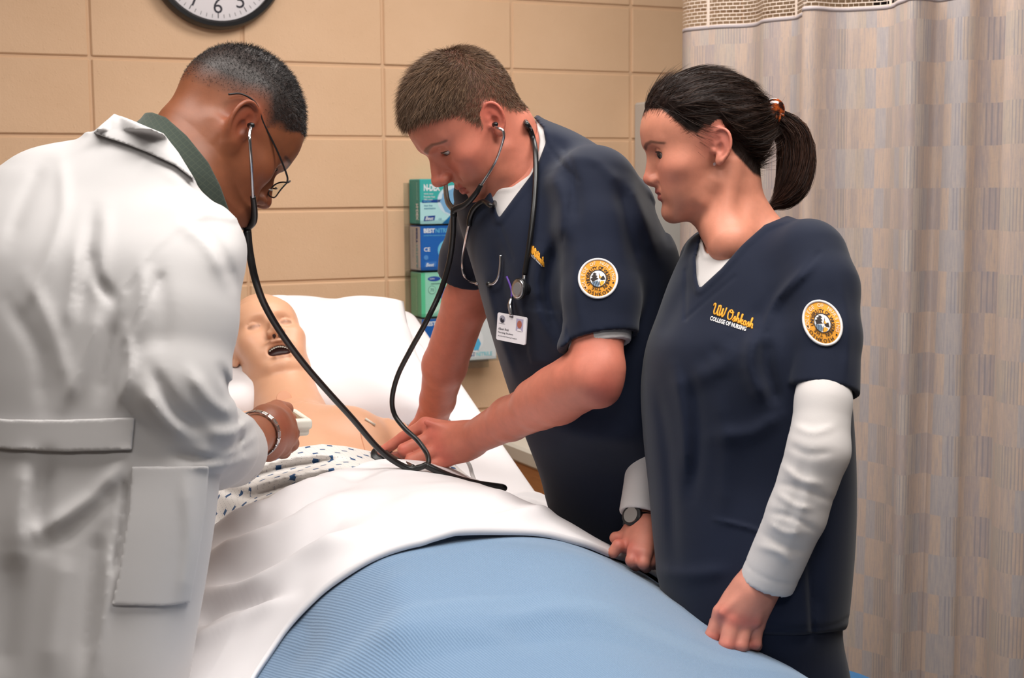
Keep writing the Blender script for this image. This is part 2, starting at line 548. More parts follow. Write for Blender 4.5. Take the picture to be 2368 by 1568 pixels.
M['white_plastic'] = plain('white_plastic', (226, 222, 210), rough=.4, bump=.03)
M['grey_plastic'] = plain('pale_grey_plastic', (205, 200, 194), rough=.45, bump=.03)
M['dark_screen'] = plain('dull_lcd', (120, 105, 82), rough=.15, spec=.6)
M['shoe'] = plain('black_shoe_leather', (30, 28, 28), rough=.4, bump=.1)
M['white_shoe'] = plain('white_shoe_leather', (215, 212, 208), rough=.45, bump=.1)
M['orange_thread'] = plain('orange_embroidery', (238, 165, 48), rough=.7, bump=.3, bscale=900)
M['white_thread'] = plain('white_embroidery', (226, 222, 222), rough=.7, bump=.3, bscale=900)
M['pale_thread'] = plain('pale_peach_embroidery', (240, 205, 170), rough=.7, bump=.3, bscale=900)
M['black_thread'] = plain('black_embroidery', (34, 24, 22), rough=.7, bump=.2, bscale=900)
M['blue_thread'] = plain('blue_grey_embroidery', (120, 145, 170), rough=.7, bump=.2, bscale=900)
M['patch_orange'] = plain('patch_twill', (226, 152, 44), rough=.75, bump=.3, bscale=900, var=.04)
M['card'] = plain('white_card', (228, 222, 226), rough=.35)
M['ink'] = plain('dark_ink', (40, 36, 48), rough=.6)
M['photo_skin'] = plain('photo_face_ink', (165, 95, 80), rough=.5)
M['photo_bg'] = plain('photo_back_ink', (170, 160, 185), rough=.5)
M['clear'] = None
def glass_mat(name, col, rough=.05, alpha=None, ior=1.45):
    m, nt, b = base_mat(name, col, rough, .5)
    b.inputs['Transmission Weight'].default_value = 1.0; b.inputs['IOR'].default_value = ior
    return m
def thin_clear(name, tint=(245, 248, 250), mixf=.12):
    """thin clear sheet: mostly transparent with a faint gloss"""
    m = bpy.data.materials.new(name); m.use_nodes = True; nt = m.node_tree
    out = nt.nodes['Material Output']; nt.nodes.remove(nt.nodes['Principled BSDF'])
    t = node(nt, 'ShaderNodeBsdfTransparent'); t.inputs[0].default_value = lin4(tint)
    g = node(nt, 'ShaderNodeBsdfGlossy'); g.inputs['Roughness'].default_value = .08
    x = node(nt, 'ShaderNodeMixShader'); x.inputs[0].default_value = mixf
    nt.links.new(t.outputs[0], x.inputs[1]); nt.links.new(g.outputs[0], x.inputs[2]); nt.links.new(x.outputs[0], out.inputs[0])
    return m
M['acrylic'] = thin_clear('clear_acrylic', (248, 250, 250), .06)
M['lens'] = thin_clear('spectacle_lens', (240, 242, 238), .10)

# painted block wall
def wall_mat():
    m, nt, b = base_mat('tan_block_paint', (224, 186, 150), .55, .35)
    co = coords(nt)
    h = mathn(nt, 'ADD', noise(nt, co, 260, 3), mathn(nt, 'MULTIPLY', noise(nt, co, 60, 3), 1.2))
    pit = maprange(nt, noise(nt, co, 95, 2), .66, .74, 0, 1.5)
    add_bump(nt, b, mathn(nt, 'ADD', h, pit), .28, .0018)
    c = mixcol(nt, maprange(nt, noise(nt, co, 4, 4), .3, .7), lin4((221, 182, 146)), lin4((228, 190, 155)))
    nt.links.new(c, b.inputs['Base Color'])
    return m
M['block'] = wall_mat()
M['mortar'] = plain('painted_mortar', (216, 178, 143), rough=.6, bump=.2, bscale=300)
M['floor'] = plain('vinyl_floor', (122, 110, 98), rough=.35, var=.06)
M['ceiling'] = plain('ceiling_tile', (226, 222, 214), rough=.9, bump=.3, bscale=120)
M['wood'] = None
def wood_mat():
    m, nt, b = base_mat('oak_veneer', (196, 132, 74), .4, .4)
    co = coords(nt, scale=(3, 3, 40))
    c = mixcol(nt, noise(nt, co, 6, 5), lin4((178, 112, 60)), lin4((212, 150, 92)))
    nt.links.new(c, b.inputs['Base Color']); return m
M['wood'] = wood_mat()

def curtain_mat():
    m, nt, b = base_mat('printed_curtain', (180, 165, 155), .9, .15, sheen=.1)
    a = node(nt, 'ShaderNodeAttribute', attribute_name='suv')
    sp = node(nt, 'ShaderNodeSeparateXYZ'); nt.links.new(a.outputs['Vector'], sp.inputs[0])
    s, z = sp.outputs[0], sp.outputs[1]
    RH = .092
    row = mathn(nt, 'FLOOR', mathn(nt, 'DIVIDE', z, RH))
    par = mathn(nt, 'MODULO', mathn(nt, 'ADD', row, 100), 2.0)
    s2 = mathn(nt, 'ADD', s, mathn(nt, 'MULTIPLY', par, .137))
    # uneven strip widths: warp s before cutting into cells
    wv = node(nt, 'ShaderNodeCombineXYZ'); nt.links.new(mathn(nt, 'MULTIPLY', s2, 11.0), wv.inputs[0]); nt.links.new(mathn(nt, 'MULTIPLY', par, 7.3), wv.inputs[1])
    warp = noise(nt, wv.outputs[0], 1.0, 1)
    sw = mathn(nt, 'ADD', s2, mathn(nt, 'MULTIPLY', mathn(nt, 'SUBTRACT', warp, .5), .06))
    def cells(width, seed):
        col = mathn(nt, 'FLOOR', mathn(nt, 'DIVIDE', sw, width))
        cv = node(nt, 'ShaderNodeCombineXYZ'); nt.links.new(col, cv.inputs[0]); nt.links.new(par, cv.inputs[1]); cv.inputs[2].default_value = seed
        wn = node(nt, 'ShaderNodeTexWhiteNoise', noise_dimensions='3D'); nt.links.new(cv.outputs[0], wn.inputs['Vector'])
        return wn.outputs['Value']
    v = cells(.027, 1.0); v2 = cells(.011, 5.0)
    ramp = node(nt, 'ShaderNodeValToRGB'); cr = ramp.color_ramp; cr.interpolation = 'CONSTANT'
    cols = [(0, (196, 171, 154)), (.16, (182, 164, 151)), (.3, (172, 165, 167)), (.42, (199, 175, 160)), (.55, (174, 157, 153)), (.66, (186, 170, 156)), (.78, (184, 164, 153)), (.9, (191, 177, 168))]
    cr.elements[0].position = 0; cr.elements[0].color = lin4(cols[0][1]); cr.elements[1].position = cols[1][0]; cr.elements[1].color = lin4(cols[1][1])
    for p, c in cols[2:]:
        e = cr.elements.new(p); e.color = lin4(c)
    nt.links.new(v, ramp.inputs[0]); rcol = mixcol(nt, .30, ramp.outputs[0], lin4((185, 170, 160)))
    # brushed vertical streaks
    sv = node(nt, 'ShaderNodeCombineXYZ'); nt.links.new(mathn(nt, 'MULTIPLY', s2, 330.0), sv.inputs[0]); nt.links.new(mathn(nt, 'MULTIPLY', z, 22.0), sv.inputs[1]); nt.links.new(mathn(nt, 'MULTIPLY', row, 3.7), sv.inputs[2])
    st = noise(nt, sv.outputs[0], 1.0, 3, .6)
    c1 = mixcol(nt, maprange(nt, st, .45, .75, 0, .6), rcol, lin4((148, 146, 156)))
    c2 = mixcol(nt, maprange(nt, st, .45, .22, 0, .6), c1, lin4((200, 180, 166)))
    # thin dark stripe groups in a few cells
    strp = mathn(nt, 'SINE', mathn(nt, 'MULTIPLY', s2, 900.0))
    on = mathn(nt, 'MULTIPLY', mathn(nt, 'GREATER_THAN', cells(.034, 9.0), .80), maprange(nt, strp, .45, .75, 0, .5))
    c3 = mixcol(nt, on, c2, lin4((128, 128, 140)))
    blot = noise(nt, coords(nt, 'suv'), 130.0, 4, .7)
    c4 = mixcol(nt, maprange(nt, blot, .5, .8, 0, .25), c3, lin4((150, 138, 136)))
    nt.links.new(c4, b.inputs['Base Color'])
    add_bump(nt, b, noise(nt, coords(nt, 'suv'), 1300, 2), .1, .0005)
    return m
M['curtain'] = curtain_mat()
M['netting'] = plain('white_curtain_netting', (232, 214, 200), rough=.7)
M['hem'] = plain('curtain_hem', (166, 156, 158), rough=.9, bump=.1)

def blanket_mat():
    m, nt, b = base_mat('blue_twill_blanket', (128, 168, 208), .95, .1, sheen=.35)
    a = node(nt, 'ShaderNodeAttribute', attribute_name='suv')
    sp = node(nt, 'ShaderNodeSeparateXYZ'); nt.links.new(a.outputs['Vector'], sp.inputs[0])
    s, t = sp.outputs[0], sp.outputs[1]
    wobn = mathn(nt, 'MULTIPLY', noise(nt, coords(nt, 'suv'), 60, 3), 1.6)
    diag = mathn(nt, 'SINE', mathn(nt, 'ADD', mathn(nt, 'ADD', mathn(nt, 'MULTIPLY', s, 1750.0), mathn(nt, 'MULTIPLY', t, 600.0)), wobn))
    fuzz = noise(nt, coords(nt, 'suv'), 500, 3, .6)
    h = mathn(nt, 'ADD', diag, mathn(nt, 'MULTIPLY', fuzz, 3.0))
    add_bump(nt, b, h, .32, .0012)
    c = mixcol(nt, maprange(nt, h, -.2, 3.2), lin4((98, 126, 158)), lin4((128, 154, 182)))
    # faint lighter woven stripes
    wide = mathn(nt, 'SINE', mathn(nt, 'ADD', mathn(nt, 'MULTIPLY', t, 30.0), mathn(nt, 'MULTIPLY', s, 2.0)))
    c = mixcol(nt, maprange(nt, wide, .75, .98, 0, .25), c, lin4((136, 160, 186)))
    nt.links.new(c, b.inputs['Base Color']); return m
M['blanket'] = blanket_mat()

def gown_mat():
    """white cotton printed with small navy square motifs and tiny dots"""
    m, nt, b = base_mat('printed_gown', (225, 220, 216), .9, .15, sheen=.1)
    a = node(nt, 'ShaderNodeAttribute', attribute_name='suv')
    sp = node(nt, 'ShaderNodeSeparateXYZ'); nt.links.new(a.outputs['Vector'], sp.inputs[0])
    s, t = sp.outputs[0], sp.outputs[1]
    def cell(x, w, off=0.): return mathn(nt, 'SUBTRACT', mathn(nt, 'FRACT', mathn(nt, 'ADD', mathn(nt, 'DIVIDE', x, w), off+100.0)), .5)
    PW, PH = .040, .032
    row = mathn(nt, 'MODULO', mathn(nt, 'ADD', mathn(nt, 'FLOOR', mathn(nt, 'ADD', mathn(nt, 'DIVIDE', t, PH), 100.)), 0.), 2.0)
    cx = cell(mathn(nt, 'ADD', s, mathn(nt, 'MULTIPLY', row, PW*.5)), PW); cy = cell(t, PH)
    ax = mathn(nt, 'ABSOLUTE', mathn(nt, 'MULTIPLY', cx, PW)); ay = mathn(nt, 'ABSOLUTE', mathn(nt, 'MULTIPLY', cy, PH))
    sq = mathn(nt, 'MULTIPLY', mathn(nt, 'LESS_THAN', ax, .0048), mathn(nt, 'LESS_THAN', ay, .0052))
    # four corner ticks
    dg = mathn(nt, 'ABSOLUTE', mathn(nt, 'SUBTRACT', ax, ay))
    tick = mathn(nt, 'MULTIPLY', mathn(nt, 'LESS_THAN', dg, .0008), mathn(nt, 'LESS_THAN', mathn(nt, 'MAXIMUM', ax, ay), .0072))
    DW = .008
    dx = mathn(nt, 'MULTIPLY', cell(s, DW), DW); dy = mathn(nt, 'MULTIPLY', cell(t, DW), DW)
    dot = mathn(nt, 'LESS_THAN', mathn(nt, 'ADD', mathn(nt, 'MULTIPLY', dx, dx), mathn(nt, 'MULTIPLY', dy, dy)), .0008**2)
    c = mixcol(nt, mathn(nt, 'MULTIPLY', dot, .55), lin4((226, 221, 217)), lin4((90, 84, 96)))
    c = mixcol(nt, mathn(nt, 'MAXIMUM', sq, mathn(nt, 'MULTIPLY', tick, .55)), c, lin4((52, 84, 124)))
    nt.links.new(c, b.inputs['Base Color'])
    add_bump(nt, b, noise(nt, coords(nt), 800, 2), .08, .0006)
    return m
M['gown'] = gown_mat()
def shirt_mat():
    m, nt, b = base_mat('green_check_shirt', (74, 84, 74), .9, .15, sheen=.1)
    co = coords(nt, scale=(1, 1, 1)); sp = node(nt, 'ShaderNodeSeparateXYZ'); nt.links.new(co, sp.inputs[0])
    lx = mathn(nt, 'SINE', mathn(nt, 'MULTIPLY', mathn(nt, 'ADD', sp.outputs[0], sp.outputs[2]), 700.)); ly = mathn(nt, 'SINE', mathn(nt, 'MULTIPLY', mathn(nt, 'SUBTRACT', sp.outputs[0], sp.outputs[2]), 700.))
    g = mathn(nt, 'MAXIMUM', maprange(nt, lx, .8, 1.), maprange(nt, ly, .8, 1.))
    c = mixcol(nt, mathn(nt, 'MULTIPLY', g, .5), lin4((56, 64, 57)), lin4((76, 80, 68)))
    c = mixcol(nt, maprange(nt, noise(nt, coords(nt), 300, 3), .4, .8, 0, .4), c, lin4((52, 62, 56)))
    nt.links.new(c, b.inputs['Base Color']); return m
M['green_shirt'] = shirt_mat()
def tortoise_mat():
    m, nt, b = base_mat('tortoiseshell', (120, 50, 20), .12, .6, coat=.5)
    c = mixcol(nt, maprange(nt, noise(nt, coords(nt), 110, 3), .42, .62), lin4((36, 14, 10)), lin4((176, 78, 26)))
    nt.links.new(c, b.inputs['Base Color']); return m
M['tortoise'] = tortoise_mat()
M['blue_plastic'] = plain('blue_plastic_seat', (52, 110, 160), rough=.4, bump=.05)
M['gem'] = plain('clear_crystal', (235, 235, 240), rough=.05, spec=1., metal=.6)
_pc = {}
def ink(c, rough=.45):
    c = tuple(c)
    if c not in _pc: _pc[c] = plain('print_%d_%d_%d' % c, c, rough=rough)
    return _pc[c]

# ------------------------------------------------------------------ lettering as meshes
_tc = {}
def text_geo(s, bold=0.0, res=3, spacing=1.0):
    key = (s, bold, res, spacing)
    if key in _tc: return _tc[key]
    cu = bpy.data.curves.new('lettering', 'FONT'); cu.body = s; cu.size = 1.0; cu.offset = bold; cu.resolution_u = res; cu.space_character = spacing
    cu.fill_mode = 'BOTH' if False else cu.fill_mode
    ob = bpy.data.objects.new('lettering', cu); COL.objects.link(ob)
    dg = bpy.context.evaluated_depsgraph_get()
    me = ob.evaluated_get(dg).to_mesh()
    V = np.array([v.co[:2] for v in me.vertices]); Fc = [tuple(p.vertices) for p in me.polygons]
    ob.evaluated_get(dg).to_mesh_clear(); bpy.data.objects.remove(ob); bpy.data.curves.remove(cu)
    if len(V):
        lo, hi = V.min(0), V.max(0); V = V-lo; w, h = hi-lo
    else: w = h = 0; 
    _tc[key] = (V, Fc, w, h)
    return _tc[key]

# ------------------------------------------------------------------ room shell
WA = 0.4314
WE = np.array([math.cos(WA), math.sin(WA), 0]); WN = np.array([math.sin(WA), -math.cos(WA), 0])   # along the wall, out of the wall
WO = np.array([-1.1009, 3.7721, 2.032])        # joint crossing: column 0, row top 10
UP = np.array([0, 0, 1.0])
WM = np.stack([WE, WN, UP], 1)                   # local (along, out, up) -> world
def wallpt(s, out, z): return WO*np.array([1, 1, 0])+WE*s+WN*out+UP*z
BW, BH = .4064, .2032
mb = MB(); c0 = -8; c1 = 13
mb.box(wallpt((c0+c1)/2*BW, -.055, 1.42), ((c1-c0)*BW+.02, .10, 2.84), WM)
wall = mb.build('wall_back', M['mortar'], None, False); tag(wall, 'tan painted concrete block wall behind the bed', kind='structure')
bm_ = MB(); bm_.box((0, 0, 0), (BW-.007, .05, BH-.007), WM, .0035)
blk = None
for r in range(14):
    for c in range(c0, c1):
        p = wallpt((c+.5)*BW, -.025, (r+.5)*BH)
        if blk is None:
            blk = bm_.build('block', M['block'], wall, False); o = blk
        else:
            o = blk.copy(); COL.objects.link(o)
        rr = random.Random(r*100+c)
        o.location = Vector(p)-wall.location+Vector(WN)*rr.uniform(-.0012, .0012)
mb = MB(); mb.box((0.6, 2.2, -.05), (9, 9, .1)); tag(mb.build('floor', M['floor'], None, False), 'pale vinyl floor of the training ward', kind='structure')
mb = MB(); mb.box((0.6, 2.2, CEIL_Z+.05), (9, 9, .1)); tag(mb.build('ceiling', M['ceiling'], None, False), 'white tiled ceiling with recessed lights', kind='structure')
emit = bpy.data.materials.new('lamp_diffuser'); emit.use_nodes = True
_b = emit.node_tree.nodes['Principled BSDF']; _b.inputs['Emission Color'].default_value = (1, .95, .9, 1); _b.inputs['Emission Strength'].default_value = 2.0
PL = ['above the doctor and bed', 'above the two students', 'over the far wall and pillow', 'behind the photographer']
for i, (lx, ly, sx, sy, pw) in enumerate(LIGHTS):
    e = empty('ceiling_light', (lx, ly, CEIL_Z))
    tag(e, 'recessed white fluorescent ceiling light '+['above the two students', 'above the doctor', 'over the head of the bed', 'near the foot of the bed'][i], 'ceiling light', 'recessed ceiling lights')
    mb = MB(); t = .03
    mb.box((lx, ly-sy/2-t/2, CEIL_Z-.012), (sx+2*t, t, .024)); mb.box((lx, ly+sy/2+t/2, CEIL_Z-.012), (sx+2*t, t, .024))
    mb.box((lx-sx/2-t/2, ly, CEIL_Z-.012), (t, sy, .024)); mb.box((lx+sx/2+t/2, ly, CEIL_Z-.012), (t, sy, .024))
    mb.build('frame', M['white_plastic'], e, False)
    mb = MB(); mb.box((lx, ly, CEIL_Z-.006), (sx, sy, .008)); mb.build('diffuser', emit, e, False)

# door beyond the curtain, seen only through the netting
def wall_at(px, py):
    r = FWD+(px-CX)/FPX*RGT+(py-CY)/FPX*DWN
    k = ((WO-CAM)*np.array([1, 1, 0])) @ WN/(r @ WN); p = CAM+r*k
    return (p-WO) @ WE, p[2]
s_d, _ = wall_at(2020, 10)
mb = MB(); mb.box(wallpt(s_d+.03, .012, 1.1), (.06, .05, 2.2), WM, .004); mb.box(wallpt(s_d+.55, .012, 2.23), (1.1, .05, .06), WM, .004); mb.box(wallpt(s_d+1.07, .012, 1.1), (.06, .05, 2.2), WM, .004)
dr = mb.build('door_1', ink((40, 30, 30)), None, False); tag(dr, 'white door in a dark frame behind the curtain netting', kind='structure')
mb = MB(); mb.box(wallpt(s_d+.55, .015, 1.1), (.98, .03, 2.19), WM, .003); mb.build('door_leaf', M['grey_plastic'], dr, False)

# wall clock
s_c, z_c = wall_at(497, -92)
clock = empty('wall_clock', wallpt(s_c, 0.0, z_c)); tag(clock, 'round black-rimmed wall clock with a white dial at the upper left', 'clock')
RC = .186
CM = np.stack([WE, UP, -WN], 1); CM2 = np.stack([WE, UP, WN], 1)
cc = wallpt(s_c, 0.0, z_c)
mb = MB()
mb.lathe([(RC-.004, .0), (RC, .008), (RC, .030), (RC-.006, .040), (RC-.016, .041), (RC-.022, .034), (RC-.0225, .018)], cc, np.stack([UP, WE, WN], 1), 72)
smooth_by_angle(mb.build('rim', M['black_plastic'], clock))
mb = MB(); mb.lathe([(RC-.021, .012), (RC-.021, .019)], cc, np.stack([UP, WE, WN], 1), 72); mb.build('dial', M['card'], clock, False)
def on_clock(x, y, o=.0195): return cc+WE*x+UP*y+WN*o
V = []; Fc = []
for k in range(60):
    a = math.radians(k*6); sx, sy = math.sin(a), math.cos(a); r0 = RC-.030; r1 = r0-(.014 if k % 5 == 0 else .010); w = .0011 if k % 5 == 0 else .0006
    n = len(V)
    for rr, sg in ((r0, -1), (r0, 1), (r1, 1), (r1, -1)): V.append(on_clock(sx*rr+sg*w*sy, sy*rr-sg*w*sx))
    Fc.append((n, n+1, n+2, n+3))
tag(mesh_obj('minute_marks', V, Fc, M['ink'], clock, False), kind='stuff')
for k in range(1, 13):
    T, TF, tw, th = text_geo(str(k), .0); a = math.radians(k*30); sc_ = .040/th
    x0, y0 = math.sin(a)*(RC-.063), math.cos(a)*(RC-.063)
    o = mesh_obj('numeral', [on_clock(x0+(v[0]-tw/2)*sc_, y0+(v[1]-th/2)*sc_) for v in T], TF, M['ink'], clock, False)
    if k > 9: o['kind'] = 'stuff'
mb = MB()
for ang, L, w in ((305, .075, .005), (50, .11, .0035)):
    a = math.radians(ang); d = np.array([math.sin(a), math.cos(a)])
    mb.box(on_clock(*(d*L/2), .022), (w*2, L, .001), np.stack([WE*d[1]-UP*d[0], WE*d[0]+UP*d[1], WN], 1))
mb.build('hands', M['black_plastic'], clock, False)

# pale service panel on the wall behind the student's shoulder
s0, zt = wall_at(1466, 238); s1, _ = wall_at(1575, 400); _, zb = wall_at(1500, 640)
pn = empty('wall_panel', wallpt((s0+s1)/2, 0, zb)); tag(pn, 'pale grey screwed service panel on the wall behind the students', 'wall panel')
mb = MB(); mb.box(wallpt((s0+s1)/2, .045, (zt+zb)/2), (s1-s0, .09, zt-zb), WM, .006); mb.build('housing', M['grey_plastic'], pn, False)
for k, (fx, fz) in enumerate(((.10, .1), (.10, .38), (.55, .52), (.1, .8))):
    mb = MB(); mb.lathe([(.006, 0), (.006, .002), (.004, .0035)], wallpt(s0+(s1-s0)*fx+.02, .090, zt+(zb-zt)*fz-.02), np.stack([UP, WE, WN], 1), 10); mb.build('screw', M['dull_metal'], pn)

# ------------------------------------------------------------------ glove boxes on the wall
GOUT = .005
sA, zA = wall_at(950, 412)
GB_W, GB_H, GB_D = .235, .128, .085
# x of the box's near-left edge: boxes stand GB_D proud of the wall
def front_at(px, py, out):
    r = FWD+(px-CX)/FPX*RGT+(py-CY)/FPX*DWN
    k = (((WO-CAM)*np.array([1, 1, 0])) @ WN+out)/(r @ WN); p = CAM+r*k
    return (p-WO) @ WE, p[2]
sL, zT = front_at(971, 414, GB_D+.012)
PITCH_G = .1338
def flat_poly(pts, s0, z0, out, name, mat, parent):
    mesh_obj(name, [wallpt(s0+x, out, z0+z) for x, z in pts], [tuple(range(len(pts)))], mat, parent, False)
def wall_text(s, s0, z0, out, h, mat, parent, bold=.02, name='lettering', maxw=None, vert=False, italic=0.):
    T, TF, tw, th = text_geo(s, bold); k = h/th; kx = k if maxw is None else min(k, maxw/tw)
    f = (lambda v: wallpt(s0+v[0]*kx+italic*v[1]*k, out, z0+v[1]*k))
    mesh_obj(name, [f(v) for v in T], TF, mat, parent, False)
def end_text(s, out0, z0, ss, h, mat, parent, bold=.02, maxw=None):
    """lettering running up the left end of a box"""
    T, TF, tw, th = text_geo(s, bold); k = h/th; kx = min(1e9 if maxw is None else maxw/tw, 1e9) if maxw else k
    mesh_obj('lettering', [wallpt(ss, out0-v[1]*k, z0-v[0]*kx) for v in T], TF, mat, parent, False)
def blob(cx, cz, rx, rz, n=28, jag=0., seed=0):
    rr = random.Random(seed)
    return [(cx+rx*math.cos(2*math.pi*k/n)*(1+jag*rr.uniform(-1, 1)), cz+rz*math.sin(2*math.pi*k/n)*(1+jag*rr.uniform(-1, 1))) for k in range(n)]
GLAB = ['teal glove box at the top of the wall rack', 'deep blue glove box second from the top of the rack', 'pale green glove box third down in the rack', 'blue and white glove box at the bottom of the rack']
def glove_box(i):
    z1 = zT-i*PITCH_G; z0 = z1-GB_H; yf = .010+GB_D
    g = empty('glove_box', wallpt(sL+GB_W/2, yf/2, z0)); tag(g, GLAB[i], 'glove box', 'glove boxes in the wall rack')
    fc = [(60, 172, 168), (28, 96, 178), (150, 214, 190), (214, 218, 220)][i]; ec = [(40, 148, 142), (206, 200, 202), (120, 200, 160), (206, 200, 202)][i]
    mb = MB(); mb.box(wallpt(sL+GB_W/2, .010+GB_D/2, (z0+z1)/2), (GB_W, GB_D, GB_H), WM, .002); mb.build('carton', ink(fc), g, False)
    o1, o2, o3 = yf+.0006, yf+.0011, yf+.0016
    # left end panel
    mesh_obj('end_panel', [wallpt(sL-.0006, .012, z0+.002), wallpt(sL-.0006, yf-.001, z0+.002), wallpt(sL-.0006, yf-.001, z1-.002), wallpt(sL-.0006, .012, z1-.002)], [(0, 1, 2, 3)], ink(ec), g, False)
    wt = ink((225, 232, 236)); db = ink((24, 62, 140)); lb = ink((96, 176, 216))
    if i == 0:
        flat_poly([(0, 0), (GB_W, 0), (GB_W, .052), (0, .062)], sL, z0, o1, 'print', ink((176, 222, 226)), g)
        wall_text('N-DEX', sL+.012, z1-.034, o1, .019, wt, g, .05, maxw=.05)
        for k in range(3): wall_text(['Nitrile gloves', 'Powder free', '100 count'][k], sL+.012, z1-.045-k*.008, o2, .005, wt, g, maxw=.04)
        flat_poly([(.006, .060), (.075, .062), (.075, .070), (.006, .068)], sL, z0, o2, 'print', db, g); wall_text('NITRILE', sL+.010, z0+.062, o3, .005, lb, g, maxw=.04)
        for k in range(2): wall_text(['latex free', 'examination'][k], sL+.012, z0+.050-k*.008, o2, .005, ink((70, 130, 160)), g, maxw=.035)
        flat_poly(blob(.105, .066, .052, .044), sL, z0, o2, 'print', ink((200, 222, 236)), g); flat_poly(blob(.108, .064, .044, .036, 22, .1), sL, z0, o3, 'print', ink((120, 170, 210)), g)
        flat_poly([(.010, .008), (.043, .010), (.046, .024), (.013, .022)], sL, z0, o2, 'print', db, g); wall_text('Best', sL+.015, z0+.011, o3, .010, wt, g, .02, italic=.3)
        wall_text('CE', sL+.056, z0+.010, o2, .006, ink((90, 140, 170)), g)
        flat_poly([(.066, 0), (GB_W, 0), (GB_W, .04), (.10, .03)], sL, z0, o2+.0002, 'print', ink((20, 110, 170)), g)
        end_text('N-DEX', yf-.012, z0+.058, sL-.0012, .018, wt, g, .05, maxw=.048); end_text('NITRILE GLOVES', yf-.016, z1-.010, sL-.0012, .008, ink((150, 210, 208)), g, maxw=.05)
    elif i == 1:
        wall_text('BEST', sL+.010, z1-.020, o1, .013, wt, g, .04, maxw=.034); wall_text('NITRILE', sL+.046, z1-.020, o1, .013, lb, g, .03, maxw=.05)
        wall_text('powder free examination gloves', sL+.010, z1-.030, o1, .005, lb, g, maxw=.07)
        flat_poly(blob(.100, .058, .048, .035), sL, z0, o2, 'print', ink((110, 190, 224)), g)
        rr = random.Random(3)
        for k in range(7): flat_poly(blob(.072+k*.011, .056+rr.uniform(-.016, .016), .010, .018, 12, .25, k), sL, z0, o3+.0001*k, 'print', ink([(150, 214, 236), (70, 150, 204)][k % 2]), g)
        wall_text('CE', sL+.010, z0+.055, o1, .012, wt, g, .02); flat_poly(blob(.016, .038, .007, .007, 16), sL, z0, o2, 'print', ink((80, 140, 206)), g)
        flat_poly([(.010, .010), (.045, .011), (.048, .026), (.013, .025)], sL, z0, o2, 'print', ink((60, 120, 196)), g); wall_text('Best', sL+.015, z0+.012, o3, .010, wt, g, .02, italic=.3)
        end_text('BEST', yf-.020, z1-.006, sL-.0012, .014, db, g, .05, maxw=.045); end_text('NITRILE', yf-.020, z1-.054, sL-.0012, .014, ink((110, 176, 190)), g, .04, maxw=.066); end_text('examination gloves', yf-.055, z1-.012, sL-.0012, .008, ink((120, 140, 170)), g, maxw=.08)
    elif i == 2:
        flat_poly([(.0, 0), (.012, 0), (.012, GB_H), (.0, GB_H)], sL, z0, o1, 'print', ink((92, 200, 150)), g)
        flat_poly(blob(.040, .110, .020, .007), sL, z0, o1, 'print', ink((40, 74, 160)), g); wall_text('sterling', sL+.026, z0+.1075, o2, .005, wt, g, maxw=.028)
        wall_text('examination', sL+.030, z0+.094, o1, .005, ink((90, 130, 120)), g, maxw=.03)
        flat_poly(blob(.033, .078, .012, .012), sL, z0, o1, 'print', ink((80, 130, 120)), g); flat_poly(blob(.033, .078, .0108, .0108), sL, z0, o2, 'print', ink((160, 220, 196)), g); wall_text('70', sL+.0275, z0+.0735, o3, .009, ink((80, 130, 120)), g)
        flat_poly([(.012, .01), (.03, .005), (.11, .055), (.10, .065)], sL, z0, o1, 'print', ink((196, 228, 210)), g)
        flat_poly(blob(.085, .062, .026, .026), sL, z0, o2, 'print', ink((60, 120, 200)), g); flat_poly(blob(.087, .060, .018, .018), sL, z0, o3, 'print', ink((140, 214, 220)), g)
        end_text('STERLING NITRILE', yf-.03, z1-.02, sL-.0012, .010, ink((170, 225, 200)), g, maxw=.09)
    else:
        flat_poly([(0, .02), (.075, .02), (.075, GB_H), (0, GB_H)], sL, z0, o1, 'print', ink((28, 96, 178)), g)
        wall_text('BEST', sL+.010, z1-.020, o2, .013, wt, g, .04, maxw=.034); wall_text('NITRILE', sL+.046, z1-.020, o2, .013, lb, g, .03, maxw=.05)
        wall_text('CE', sL+.010, z0+.055, o2, .012, wt, g, .02)
        flat_poly(blob(.140, .060, .052, .046), sL, z0, o2, 'print', ink((228, 230, 232)), g)
        for k in range(9): flat_poly(blob(.110+(k % 5)*.015, .048+(k//5)*.024, .013, .018, 12, .25, k+20), sL, z0, o3+.0001*k, 'print', ink([(90, 180, 222), (50, 140, 200)][k % 2]), g)
        wall_text('BEST', sL+.136, z0+.012, o2, .012, db, g, .04, maxw=.03); wall_text('NITRILE', sL+.170, z0+.012, o2, .012, ink((140, 206, 216)), g, .03, maxw=.05)
        end_text('BEST', yf-.020, z1-.006, sL-.0012, .014, db, g, .05, maxw=.045); end_text('NITRILE', yf-.020, z1-.054, sL-.0012, .014, ink((110, 176, 190)), g, .04, maxw=.066)
    return g
for i in range(4): glove_box(i)
rk = empty('glove_rack', wallpt(sL+GB_W/2, 0, zT-4*PITCH_G)); tag(rk, 'clear acrylic wall rack holding four stacked glove boxes', 'rack')
zb_ = zT-4*PITCH_G
mb = MB(); mb.box(wallpt(sL+GB_W/2, .003, (zT+zb_)/2-.02), (GB_W+.03, .004, zT-zb_+.02), WM); mb.build('back_plate', M['acrylic'], rk, False)
for k in range(1, 5):
    z = zT-k*PITCH_G+.0028-.0005
    mb = MB(); mb.box(wallpt(sL+GB_W/2, .052, z), (GB_W+.03, .094, .0032), WM); mb.build('shelf', M['acrylic'], rk, False)
for k in range(1, 4):
    for ss in (sL-.013, sL+GB_W+.013):
        z = zT-k*PITCH_G-.064
        mb = MB(); mb.box(wallpt(ss, .052, z), (.003, .094, .126), WM); mb.build('side_plate', M['acrylic'], rk, False)
